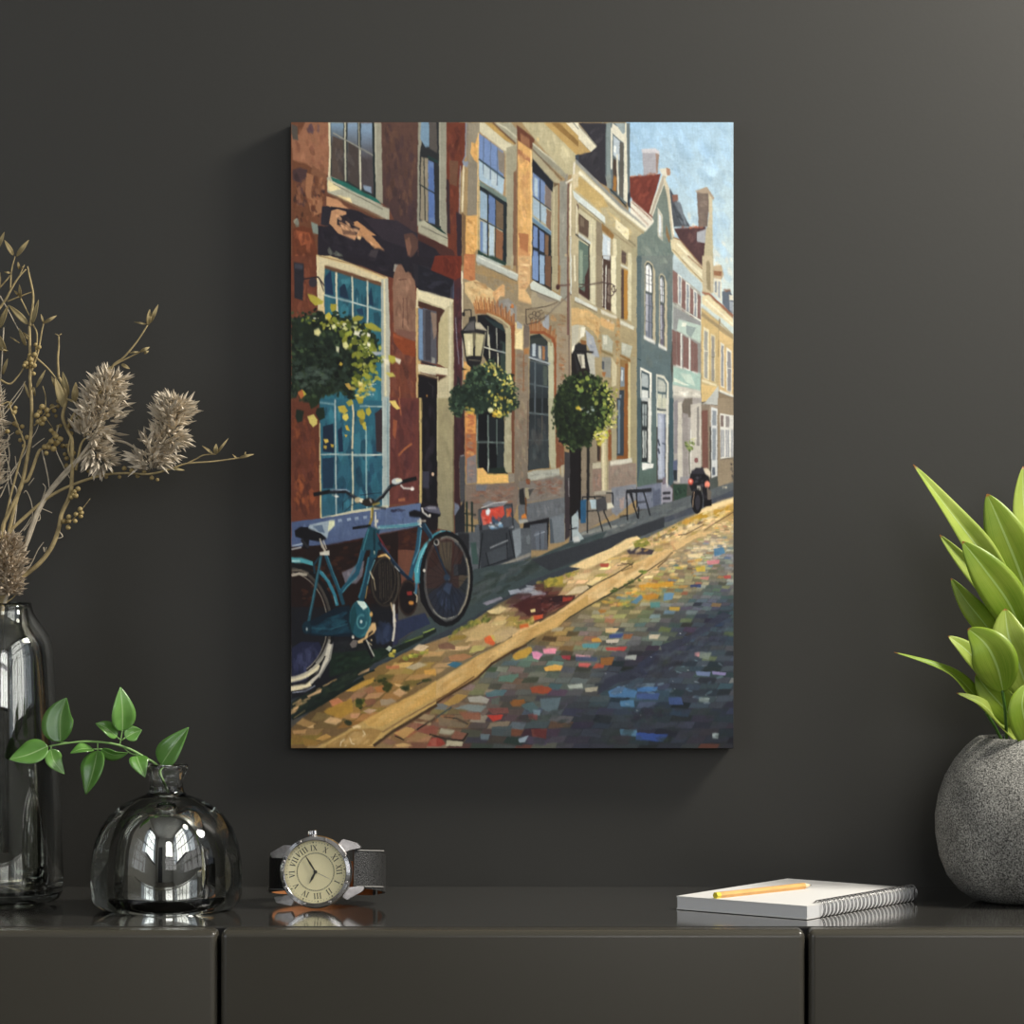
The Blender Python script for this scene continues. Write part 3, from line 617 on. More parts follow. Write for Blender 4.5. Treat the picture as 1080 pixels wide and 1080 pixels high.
grad('6b84b4', '6f88b4', '372,140 545,270 548,460 372,320', '400,150 500,400'); poly('837a6e', '505,250 555,290 553,440 510,400'); poly('9cb4c4', '372,330 550,460 545,580 372,470'); poly('b3c6ce', '405,360 450,400 448,480 405,450'); poly('b5c5cc', '460,400 500,440 500,530 460,500')
for x, y in ((405, 160), (455, 200), (503, 240)): line('5b6a80', 6, f'{x},{y} {x-2},{y+330-60}')
line('3a4a55', 12, '372,325 552,462'); poly('6f8078', '372,475 570,600 570,640 372,520'); poly('232b30', '372,510 570,635 568,1070 540,1065 542,650 372,545'); 
poly('8fa8bc', '380,545 432,580 432,760 380,740'); poly('6580b2', '440,575 490,610 488,800 440,770'); poly('73604c', '490,610 545,650 545,830 490,800'); poly('6e88b2', '380,765 430,780 430,1000 380,980'); poly('a3b8c4', '400,770 425,780 425,990 400,980'); poly('a9bcc8', '445,785 480,800 480,1030 445,1015'); poly('8d5f42', '486,810 545,850 540,1060 486,1040')
line('23292e', 9, '436,560 436,1010'); line('2f3a40', 7, '376,745 545,835'); line('2b3338', 6, '490,610 488,1040')
poly('9b967e', '568,240 640,225 640,1080 570,1080 572,630'); poly('7b5a44', '618,420 640,400 642,1080 612,1080'); line('d0b578', 5, '374,480 372,980'); poly('264038', '365,970 480,1040 540,1080 470,1070 360,1000')
poly('b3bab0', '352,1000 400,1010 560,1080 360,1080')
# pilaster
poly('d8a763', '645,190 750,255 742,1080 640,1080'); poly('6a3f2e', '640,80 770,180 748,260 645,190'); poly('8b5f44', '665,140 730,180 735,245 668,205'); poly('a2694a', '650,250 735,320 735,350 650,300'); dabs('e0b270 cf9c5c c4905a dcae72 b98455', 110, 34, '648,230 742,280 738,1080 645,1080', .55, 80, 2); poly('b07248', '655,850 725,860 720,1000 660,960'); poly('c88f5c', '650,950 735,1000 735,1080 650,1080'); line('e9c88c', 8, '742,260 746,640 742,1080'); line('8d6c50', 6, '645,200 643,1080')
# second window
poly('a59c7e', '752,250 950,480 945,1080 750,1080'); poly('928f7c', '752,205 1010,420 1000,480 760,270'); line('c9c4aa', 8, '755,215 1005,425'); line('5a4638', 7, '752,255 960,470'); poly('22262e', '752,320 900,490 895,560 752,420'); poly('6d5a42', '900,490 945,500 935,520 905,530')
poly('6f87b2', '755,420 840,490 838,650 755,590'); poly('a3b6c2', '765,450 790,470 790,600 765,580'); poly('9fb4c2', '755,600 850,670 850,790 755,720'); poly('7b6e68', '842,500 885,550 885,690 842,660'); poly('7c6250', '850,680 885,700 882,840 850,800')
poly('5e7c92', '752,735 885,840 885,875 752,770'); line('8fb0c6', 5, '755,738 885,842'); poly('202428', '752,775 885,870 885,1080 750,1080'); poly('6d86b6', '758,795 790,815 790,960 756,950'); poly('7189b8', '802,825 835,850 835,990 802,975'); poly('7b5c44', '840,855 868,870 865,1080 838,1080'); poly('6c86b8', '756,970 790,985 790,1080 756,1080'); poly('7e96be', '802,1000 832,1010 830,1080 802,1080')
for a, b in (((805, 470), (808, 770)), ((755, 590), (885, 688)), ((758, 965), (868, 1020))): line('2f3a44', 6, f'{a[0]},{a[1]} {b[0]},{b[1]}')
poly('a59b7b', '895,530 945,500 940,1080 888,1080'); line('c0b592', 7, '905,540 898,1080'); line('8a5c3c', 8, '940,500 936,1080')
poly('8f8d80', '945,480 1000,480 995,1080 942,1080'); dabs('9a978a 85837a', 16, 30, '950,490 995,490 990,1080 948,1080', .5, 88, 3)
# frieze, big cornice
poly('b5ab86', '678,66 850,66 1060,290 1050,430 1000,440 780,200'); dabs('c0b792 aaa07c b8ae8a', 40, 34, '700,70 850,80 1050,300 1030,400 790,190', .5, 85, 2.4); poly('b8975a', '832,66 990,66 1080,160 1080,290 1060,290'); poly('8d6c3c', '880,66 940,66 1080,200 1080,240'); poly('d6d0b8', '990,66 1080,66 1080,160'); line('8a8a80', 8, '1040,66 1080,110'); poly('cdb57c', '780,170 800,175 800,200 785,195')
poly('3a4450', '1055,300 1080,290 1080,350'); line('d3cdbd', 13, '1050,350 1045,460 990,495'); line('8a8078', 8, '1000,430 985,480'); line('e0d8c4', 11, '1024,500 1020,870'); line('6b5048', 12, '1006,500 1000,1080'); line('bfc3c4', 7, '1024,880 1022,1080')
poly('c2b491', '1035,440 1080,410 1080,520 1040,540'); poly('bfc8c4', '1035,540 1080,590 1080,640'); poly('b3a684', '1035,580 1080,640 1080,1080 1030,1080'); poly('5a4038', '1065,640 1080,650 1080,700'); line('d8d2b6', 8, '1068,660 1064,850'); line('2a2c2e', 8, '1060,860 1080,875'); poly('e0bd84', '982,1005 1000,1005 998,1080 980,1080')
at(450, 270, 6.75)
# first yellow house, middle
poly('948468', '255,100 1010,300 1005,1080 250,1080')
dabs('9c8b6c 8b7b62 a5927 0'.replace('a5927 0', 'a59270')+' 93816a', 120, 26, '260,150 1000,320 1000,1000 270,1000', .5, 10, 2.2)
poly('c07a4c', '265,0 345,0 345,190 262,160'); dabs('cf8a58 a9643f b8734a', 20, 26, '268,0 340,10 335,180 265,150', .6, 30); poly('d9b983', '270,190 350,170 480,250 460,380 350,380 300,300 270,260'); poly('b08a5c', '330,180 420,200 440,240 360,220')
dabs('e2c48e d0ab74 c69860', 40, 26, '275,195 350,185 470,250 450,370 360,370 290,300', .6, 30, 2.2); poly('d2a26c', '470,260 540,200 555,210 555,290 520,290 495,335 478,300'); dabs('d8ad78 bd8555 dcb684', 16, 22, '480,260 550,215 550,280 500,310', .7, -40)
poly('8e8a82', '510,320 580,300 640,360 640,460 620,490 560,440 470,390 480,350'); dabs('999590 85827c a09c94', 26, 30, '500,330 590,310 640,400 620,470 560,430', .5, 80, 2.2); dabs('b0622f c0743a', 8, 20, '590,340 620,340 620,380 590,380', .9, 70); dabs('a8824c b08a50 8f7548', 26, 20, '370,90 480,130 640,200 640,330 560,250 400,200', .35, 20)
poly('b9beb4', '350,10 380,0 650,130 645,178 352,42'); line('6b6a5c', 6, '352,46 640,182'); line('d8dccf', 7, '365,8 645,135'); poly('2a4038', '400,0 470,0 570,50 560,70')
line('aba183', 18, '610,0 605,90'); line('8a6a50', 10, '635,0 640,120')
poly('cfa673', '650,0 740,0 735,200 690,260 755,330 755,348 650,320'); dabs('dcb884 c79a66 b8855a e3c795', 60, 22, '652,10 735,10 730,200 700,270 748,335 655,310', .6, 10, 2.4); poly('dcb37a', '655,230 700,240 755,325 750,345 650,305')
# carved brick arch over lower window
for i in range(30):
    t = i/29; x = 350+t*275; y = 385-math.sin(t*math.pi*.75)*18+t*t*130
    line(['b06a38', '9c5a30', 'c08048', '7f4a2c'][i % 4], 9, f'{x:.0f},{y+25:.0f} {x-14+t*10:.0f},{y-50-20*(i%3):.0f}', .8)
line('9a6238', 22, '360,395 430,400 520,440 600,480 622,530'); line('8a4f30', 24, '612,500 616,700 612,1080'); line('b9ae86', 12, '430,410 520,445 585,500 592,560'); poly('b5ac89', '560,510 602,520 605,1080 562,1080')
poly('1c1d22', '360,420 430,420 540,490 562,560 560,860 480,860 400,700 360,560'); poly('2b3a3c', '400,430 540,490 560,540 480,500'); poly('35443f', '520,600 560,620 560,860 525,860'); dabs('20232a 2b2d33 151519', 26, 36, '400,460 550,540 550,820 430,740', .5, 85, 2.2)
line('a9a58c', 8, '436,500 436,640'); line('c4bfa2', 10, '442,560 448,730'); line('9a9a8e', 8, '498,515 500,660'); line('d6d0b6', 8, '505,690 508,800'); line('c5c4b2', 10, '405,648 560,690'); line('8fa0a4', 6, '500,672 560,690')
# pier between lower windows
poly('d8bd86', '628,470 690,500 685,670 625,660'); poly('e8d49c', '635,560 680,520 678,665 632,660'); poly('a9adae', '640,460 680,490 680,520 640,520'); poly('8b7d6a', '640,670 720,680 725,1080 640,1080'); dabs('96866e 83735f a08c70 8d6a50', 60, 20, '632,670 725,680 725,1080 632,1080', .5, 5, 2.4); poly('7b6e62', '690,480 730,500 728,640 692,660'); poly('a87444', '690,660 728,655 726,700 690,700'); line('8d5a3a', 6, '690,700 688,960')
# second lower window
for i in range(24):
    t = i/23; x = 740+t*180; y = 530+t*t*90-math.sin(t*math.pi)*14
    line(['a8653a', '8f5632', 'b87a48', '9b6a44'][i % 4], 9, f'{x:.0f},{y+25:.0f} {x-8+t*26:.0f},{y-40-16*(i%3):.0f}', .8)
line('8f4f2e', 20, '740,545 830,545 900,590 918,660 915,1080'); poly('b3b192', '860,610 900,620 905,1080 865,1080'); line('8f8a6a', 9, '742,560 830,565 880,600 885,640'); poly('2c3130', '735,570 800,555 860,610 868,1080 730,1080'); poly('373d3a', '740,590 830,580 862,640 735,620')
poly('4c5560', '740,625 862,640 862,750 735,720'); poly('aeb9bf', '752,625 775,625 775,715 752,712'); poly('b9bcb4', '795,640 815,640 815,735 795,730'); poly('a06f48', '822,640 842,645 840,742 820,738'); line('9fa7ac', 14, '728,722 875,768'); line('6b7478', 6, '735,745 870,780')
grad('39434a', '2b3134', '735,750 865,785 865,1080 732,1080', '800,750 800,1080'); line('5f6a70', 9, '770,755 770,1080'); line('3b4448', 7, '822,770 824,1080'); line('5a6468', 10, '732,910 865,935'); poly('4c5650', '830,780 858,788 858,925 830,920')
poly('9a8a72', '925,500 1005,480 1005,1080 918,1080'); dabs('a5927a 8c7558 93603f a3845f', 60, 20, '930,420 1000,420 1000,900 930,1000', .55, 20, 2.2); dabs('8f5a3a a06a44', 16, 18, '930,700 1000,700 1000,860 930,900', .6, 10)
# upper part around second window
poly('a2957a', '745,200 1005,340 1005,420 860,400 745,370'); poly('8b8172', '770,225 930,320 860,330 790,290'); dabs('a8794a b08454', 10, 18, '880,420 930,420 930,470 880,470', .7, 60); poly('9da1a4', '820,470 870,430 868,530 825,500'); poly('9ea2a6', '840,420 870,420 866,520 840,510')
poly('1f2428', '750,0 890,0 888,240 750,170'); poly('6f89b4', '752,0 795,0 795,180 752,165'); poly('8aa2bc', '802,0 838,0 838,205 802,195'); poly('6d4e3c', '842,0 885,0 882,230 842,205'); poly('a59b7b', '890,0 942,0 938,260 888,240'); poly('8f8d80', '952,0 998,0 1000,330 950,290'); poly('bfc5ba', '735,205 760,175 960,290 950,322 740,235'); line('6b6a5c', 6, '738,240 945,328'); poly('4c4436', '755,172 890,240 885,250')
line('8a5c3c', 8, '940,0 936,210')
# iron sign bracket
line('4c3f38', 6, '706,380 708,485'); line('4a3d36', 6, '706,382 780,372 860,358 930,330'); line('4a3d36', 6, '712,488 790,470 850,430 920,360 1000,290 1080,240'); line('5a3a34', 9, '930,212 1080,204'); ell('4e2f2c', 932, 222, 14, 20); line('8f8678', 5, '850,430 930,350 1010,285', .7)
for cx, cy, r in ((740, 430, 16), (765, 410, 14), (790, 415, 18), (815, 400, 15), (800, 440, 10), (745, 455, 9), (775, 440, 9)): ell('4c4038', cx, cy, r, r*.9, 0, .9, 4, 0, 300)
# right strip up to the cream house
line('7a6a5c', 14, '1012,280 1014,880'); line('b9a68a', 6, '1022,280 1024,880'); line('6b4a44', 12, '1004,0 1004,560')
poly('b0a383', '1030,0 1080,0 1080,300 1030,300'); line('dbd5b8', 10, '1050,0 1055,180'); line('c6ccc8', 9, '1025,0 1025,270'); poly('c8cac0', '1052,290 1080,300 1080,335 1055,320'); poly('cba76f', '1030,370 1080,370 1080,480 1030,500'); poly('b5b09c', '1030,500 1080,490 1080,600 1050,640 1030,690'); poly('e0dac2', '1030,660 1055,620 1050,700 1030,700'); poly('231f20', '1030,700 1080,620 1080,900 1030,900')
# downpipe at left of yellow house
line('cfc8b0', 9, '250,110 250,760'); line('5a5058', 10, '238,100 240,700'); line('e4d6b4', 6, '256,120 254,420'); line('b7b9c0', 6, '252,560 258,790')

# ---------- brick house ground floor ----------
at(300, 270, 6.75)
poly('6e3c2a', '40,0 235,0 250,420 245,1080 40,1080'); dabs('7b4430 8a4f38 5f3326 75443a 6a3a2c', 90, 36, '55,0 225,0 245,420 240,1080 55,1080', .55, 88, 2.4)
poly('6d3b2c', '745,150 960,200 950,1080 745,1080'); dabs('7d4632 6a3a2e 8a5038 5c3630 744438', 110, 38, '755,180 930,240 940,1080 755,1080', .55, 88, 2.6)
poly('27232b', '240,-10 560,20 780,40 940,0 1080,20 1080,240 940,230 900,120 780,160 720,140 420,20'); dabs('1f1d26 302a33 26232c', 50, 40, '560,0 780,30 770,140 640,90', .5, 20, 2); 
poly('8b6652', '790,60 830,60 890,120 930,180 940,420 935,600 780,540 770,220'); dabs('94705a 7d5a49 88614e a07860', 50, 40, '785,90 900,140 935,400 930,590 785,520', .55, 85, 2.4); line('5f4238', 6, '815,170 870,165'); poly('8f8a80', '785,60 810,60 785,115 775,110'); line('5c3f36', 5, '845,300 845,510'); line('5c3f36', 4, '870,300 880,500')
poly('8f4426', '770,540 840,570 935,610 930,720 850,700 780,620'); poly('a05030', '775,550 850,590 840,600 775,575'); poly('7b5548', '790,520 930,540 930,610 800,560'); poly('26242c', '780,30 890,0 892,110 862,118 835,60 790,55'); line('a06040', 7, '820,930 825,1060')
poly('2a272f', '910,50 1080,90 1080,240 935,215')
# window casing
poly('d8bd85', '228,-5 330,0 480,55 735,150 740,170 720,190 290,60 285,420 245,410'); poly('d9caa0', '240,5 480,70 700,160 690,200 480,120 285,65 280,300 240,400'); line('efe0b6', 6, '232,10 240,300'); line('6b5038', 6, '250,0 500,62 720,150', .7)
poly('b5b5a4', '690,165 738,160 752,520 750,1080 690,1080'); line('d8cfa8', 14, '712,170 716,600 722,1080'); line('8fa0a4', 7, '700,230 700,1080'); line('7b4434', 5, '748,300 755,1080')
poly('6b4a34', '285,70 695,190 690,215 480,150 290,95')
grad('2c6070', '2d6f80', '286,90 690,215 695,1080 286,1080', '400,100 500,900')
dabs('1f4356 2d6676 377a88 24566a 2a6070 1c3c50', 100, 52, '290,100 685,215 690,1070 290,1070', .6, 88, 2.4, .08, 5)
poly('1e3350', '290,150 330,100 350,280 290,270'); poly('1d3248', '395,230 430,190 460,310 395,290'); poly('23405a', '510,380 555,370 570,420 530,415'); poly('1d3a52', '600,280 620,220 635,360 605,350'); poly('3c7c8a', '400,170 470,160 470,200 410,200')
line('d8cfae', 13, '370,120 372,300 380,430'); line('c9c8ae', 11, '484,150 488,440'); line('c2c7b4', 12, '592,180 594,480'); line('b9c4bd', 10, '286,278 480,330 690,388'); line('8fb0b4', 5, '520,300 522,350')
poly('2a2930', '68,45 140,55 142,160 132,318 75,300'); poly('3e3e48', '75,55 135,65 132,100 75,90'); line('2b2328', 9, '140,165 240,150 285,210'); ell('39333a', 205, 190, 30, 34); line('2b2328', 6, '250,160 280,250')
poly('b5b5a4', '690,165 738,160 752,520 750,1080 692,1080'); line('d8cfa8', 14, '712,170 716,600 722,1080'); line('8fa0a4', 7, '700,230 700,1080')
# door (right edge of crop) and its casing
poly('d9caa0', '940,230 1080,265 1080,345 970,310 955,420 950,760 975,1080 940,1080 935,400'); line('efe0b6', 6, '945,235 1080,280'); poly('c9a66c', '935,370 965,370 970,1080 942,1080'); line('8a6c48', 5, '970,330 975,760'); poly('5a3d2e', '975,320 1080,350 1080,390 985,365')
poly('6a8db4', '985,370 1020,380 1025,745 990,740'); poly('4c4c54', '1020,380 1080,395 1080,770 1020,745'); poly('8fb0d4', '990,380 1005,385 1005,720 992,715'); line('2c2a30', 12, '980,755 1080,785'); poly('d3cdb0', '965,770 1080,785 1080,850 975,830'); poly('1f1b20', '980,850 1080,860 1080,1080 980,1080'); poly('b9906c', '980,940 1020,990 990,1010 975,990')
at(450, 270, 6.75)
poly('6b2c20', '60,0 250,0 245,180 200,190 30,100'); dabs('7a3424 5c261e', 26, 36, '100,0 245,10 240,170 100,120', .6, 80, 2); poly('22222b', '-60,60 0,90 195,170 165,310 -60,240'); dabs('2b2b36 1b1b23 30303c', 26, 40, '-50,90 190,180 160,290 -50,220', .5, 15, 2); poly('454f64', '195,175 220,190 210,310 168,300'); poly('3a3a48', '170,230 190,200 185,300 170,300')
poly('beb38e', '-60,240 0,255 190,310 195,1080 75,1080 80,860 150,850 150,790 80,770 85,370 -60,320'); poly('e0d5ae', '-60,245 0,258 190,315 185,340 130,375 -60,300'); poly('4c3028', '-60,320 100,375 130,385 100,440 80,600 80,760 60,760 60,400 -60,360'); poly('b9ad82', '85,480 150,380 155,790 140,800 80,765'); line('cfc8a4', 12, '168,330 165,1080'); line('a3997a', 6, '185,330 190,1080')
poly('54545c', '-60,370 70,395 72,770 -60,740'); poly('8a7464', '30,400 70,410 70,560 50,600'); poly('6f8db0', '-58,372 -30,380 -26,740 -55,735'); poly('3f3d44', '-10,385 30,390 30,745 -10,740'); poly('8a8a84', '35,720 60,730 60,765 35,760'); poly('ddd4b0', '-60,770 150,800 152,850 -60,825'); poly('4c3428', '-60,840 150,856 100,880 75,900 -60,860'); line('c4bb94', 6, '-60,832 80,868')
poly('1b191e', '-60,850 72,880 75,1080 -60,1080'); line('2f2b30', 7, '10,900 45,930 45,1080'); ell('c98a3c', 2, 995, 5, 8); line('d8cfa6', 5, '80,860 76,1080')
poly('4c2c30', '195,180 245,150 255,760 250,1080 195,1080'); dabs('5c3034 42262c 54303a 3c2a34', 50, 34, '200,200 245,180 250,1060 200,1060', .6, 88, 2.4); line('9090a0', 7, '205,440 215,600 230,770', .7); line('c9b98c', 4, '150,1000 200,960', .4); poly('2a262a', '215,850 235,870 245,940 215,930')
# right of pipe: patch of lit brick
poly('d08c50', '262,750 340,760 340,1080 262,1080'); poly('e0aa60', '265,760 320,770 340,840 270,860')

at(450, 420, 6.75)
poly('1c1a20', '-80,0 72,0 76,800 60,950 -80,950'); dabs('26232b 141218 302c36 2c2428', 40, 40, '-70,0 65,0 65,760 -70,760', .6, 88, 3); poly('3c3c46', '-70,520 20,510 15,620 -60,640'); ell('c9a98c', 45, 540, 9, 14)
grad('a29770', '8b8468', '72,0 195,0 192,950 78,925', '130,0 130,900'); dabs('a69b76 968c6a 8c8464', 50, 34, '80,0 188,0 185,930 85,910', .35, 89, 4); line('c6bb8c', 6, '76,0 76,450'); line('70684e', 8, '190,200 190,950'); dabs('5e5846', 5, 8, '85,600 120,600 110,860 85,860', .8)
poly('3c2428', '195,0 270,0 270,420 232,420 235,700 260,900 200,900'); dabs('4a2c2c 33222a 442a30', 30, 40, '200,0 265,0 262,400 200,400', .6, 88, 3); poly('46474c', '232,420 272,405 274,740 238,740'); line('8a8e90', 8, '240,412 265,405'); poly('6a7386', '196,740 230,760 245,840 200,850'); poly('25262c', '200,840 270,720 275,1080 200,1080')
# lit brick by window
poly('b06c44', '272,100 355,100 350,400 340,580 285,600 275,400'); poly('dc9750', '272,105 350,110 350,250 275,250'); dabs('e0a05a c87f48 a8583a b56a48 8f7464', 70, 22, '275,110 350,110 345,420 280,420', .7, 5, 2.4); poly('7f7878', '285,430 350,400 355,600 285,610'); dabs('8a8686 7a6c68 9a7464', 26, 20, '285,430 350,420 350,590 288,600', .6, 5, 2.4)
# window
poly('3e5048', '352,110 360,560 372,560 372,120'); poly('14161b', '366,100 550,60 552,540 370,540'); poly('20262a', '445,130 550,130 552,300 445,300'); poly('2b3336', '500,330 550,320 560,520 500,520'); line('6d7c74', 11, '436,120 440,530'); line('c2c6b8', 6, '440,430 436,520'); line('5b6a64', 8, '498,150 500,400'); line('72827c', 11, '362,312 552,316'); line('9aa39a', 5, '362,150 356,300'); poly('23302a', '440,500 545,490 580,535 440,540')
poly('a29c7e', '555,120 602,80 605,530 565,525 550,480'); dabs('aaa487 928c70', 16, 30, '560,130 600,120 600,520 565,510', .4, 88, 3); poly('6f4634', '602,60 625,60 622,535 605,530')
poly('8b8274', '640,535 655,540 655,590 580,600 580,535'); poly('f0bd68', '358,535 580,540 582,600 420,622 358,612'); poly('e6b468', '356,500 400,495 430,530 440,545 358,545'); line('d8b07c', 6, '360,612 440,624 580,604'); poly('3f3530', '370,625 590,608 640,595 640,602 380,640')
# pier
grad('8a7c68', '786d60', '625,0 728,0 722,540 730,600 660,640 625,620', '680,0 680,600'); dabs('948468 7e7262 8a6e5c 9a8a70', 60, 24, '630,0 722,0 715,600 630,600', .5, 80, 2.4); line('6b564a', 7, '720,20 716,340')
# second window
poly('24292c', '730,0 865,0 870,490 720,515'); grad('2c3236', '3a4144', '732,110 862,120 872,495 725,510', '800,110 800,500'); line('566068', 10, '770,0 770,110'); line('454e54', 9, '822,0 822,110'); line('5f6a6c', 12, '730,105 865,118'); line('3f484c', 7, '770,120 768,300'); line('5c564c', 6, '820,125 822,300'); line('4a5358', 9, '728,300 865,300'); dabs('4c4a48 2c3236 464e50', 30, 40, '735,130 860,130 865,490 735,500', .4, 88, 3)
poly('aaa688', '865,0 910,0 918,500 885,500 868,430'); poly('7b4a34', '912,0 975,0 978,480 922,500'); dabs('8a5538 6f5040 7f6a5a', 30, 26, '915,10 972,10 972,470 922,480', .6, 40, 2.2); poly('a5a698', '715,530 760,515 945,500 948,548 740,588 720,570'); dabs('b8b9aa 92938a', 14, 26, '725,530 940,510 940,545 740,575', .6, -6, 3)
# brick below
poly('7a6a5e', '275,615 640,600 660,700 620,840 340,860 280,760'); dabs('865c4a 7f6e62 8d7668 6c625c 94604c', 110, 22, '280,620 640,610 640,760 420,740 340,800 290,740', .55, 2, 2.6); poly('6f7076', '350,615 430,620 420,660 350,660'); poly('7c746c', '660,590 740,590 980,540 980,700 700,745 640,760'); dabs('7c5040 875a46 8a8074 6f655c', 90, 20, '745,590 975,555 975,690 760,730', .65, -6, 2.6); dabs('7c4630 8f5634', 14, 26, '700,570 745,570 735,620 705,620', .8, 50)
poly('63676c', '650,760 985,700 985,830 700,890 650,870'); dabs('6f747a 5a5f66 7c8086 686a6c', 46, 34, '660,770 980,710 980,820 700,870', .5, 80, 2.2); poly('5a6168', '340,900 620,850 660,900 700,1080 350,1080'); poly('7c8486', '610,930 668,920 670,1080 620,1080'); poly('a3a49c', '650,865 715,862 725,880 660,895')
poly('1c1b20', '688,890 870,850 865,1040 860,1080 720,1080 720,1020 688,1020'); poly('565b64', '735,900 855,885 860,1080 740,1080'); poly('646c78', '770,950 835,940 835,1080 780,1080'); line('8f98a4', 7, '765,975 840,950'); line('3a3e48', 6, '805,950 808,1080'); poly('6d757c', '872,850 980,820 982,1020 880,1035'); poly('4c545c', '872,855 890,860 905,1030 878,1034')
# lantern bracket / post
poly('2b2b2c', '655,650 690,640 700,760 660,755'); poly('a39a7c', '700,640 730,640 730,715 700,715'); poly('464544', '720,650 765,645 730,700'); line('6b4528', 11, '705,710 705,830'); poly('d07a30', '672,835 700,820 712,855 672,858')
# gate and downpipe at the right
poly('3c3a3c', '980,380 1020,390 1020,600 985,1010 980,700'); poly('3a3236', '985,580 1015,600 1018,980 985,1012'); poly('1d1a1c', '1020,0 1080,0 1080,800 1020,780'); line('7b7678', 7, '1008,570 1012,700'); poly('a9a088', '955,480 980,470 975,560 955,560')
poly('8fa0ac', '1025,870 1080,790 1080,1010 1030,1030'); line('2a3038', 8, '1040,880 1060,1000')
# railing
for x in (285, 322): line('23322e', 14, f'{x},740 {x+2},1040')
for y in (820, 900): line('202a28', 9, f'270,{y} 350,{y+10}')
poly('2f4a44', '308,960 345,950 360,1080 312,1080')
# poster board
poly('34383f', '362,790 610,745 622,920 640,1080 385,1080'); poly('4b5058', '370,795 600,760 610,910 400,950'); poly('86868a', '395,760 440,730 480,740 575,735 540,770 420,775'); line('c6c8c8', 6, '390,780 480,745 575,735')
poly('c94a3c', '395,795 545,765 555,830 510,880 470,890 400,900 385,830'); poly('d86858', '390,840 420,850 425,900 400,905'); dabs('e04c3a d8402f f06a50 b83c34', 26, 24, '395,800 545,775 545,830 500,880 400,890', .8, 20); poly('d8dcde', '418,800 440,780 455,800 440,835 422,830'); dabs('d8532f c86a3c', 14, 22, '560,780 605,780 608,850 565,850', .9, 70); dabs('8fb4d0 4f86b8 c9d8e0 e0e4e4', 30, 18, '430,880 530,870 560,920 440,950', .9, 20); dabs('2c4460 38546c', 12, 26, '450,830 540,840 540,900 470,900', .8, 50); line('c9ccd0', 8, '560,935 615,915'); line('b8bcc0', 6, '400,1050 580,1010'); poly('272b33', '495,960 560,950 570,1010 510,1020'); line('1f2228', 8, '385,900 395,1080'); line('1f2228', 8, '600,940 625,1080'); line('c9bfa0', 4, '365,785 378,900', .5)
# ---------- foot of the first yellow house ----------
at(400, 500, 6.75)
poly('565c62', '535,420 1080,380 1080,600 700,720 530,720'); dabs('666c70 4c5258 5c6268', 40, 34, '540,430 1075,400 1075,560 700,690', .6, 80, 2.2); poly('2a2b30', '560,420 640,420 640,720 560,720'); poly('39504c', '650,490 690,485 705,640 665,640'); poly('383d44', '715,400 960,380 965,600 720,690'); poly('454b52', '760,560 920,500 915,600 780,650')
line('1f2228', 9, '735,420 705,690'); line('1f2228', 8, '760,560 785,670'); line('1f2228', 9, '925,400 965,600'); line('1f2228', 8, '735,665 960,590'); line('1f2228', 7, '905,420 912,600'); line('b8bcc0', 7, '790,525 915,470'); poly('7c858c', '945,400 1005,385 1010,560 970,600'); poly('8f8a80', '870,640 1010,590 1080,565 1080,580 880,655'); line('8a8478', 6, '720,700 880,640 1075,560')
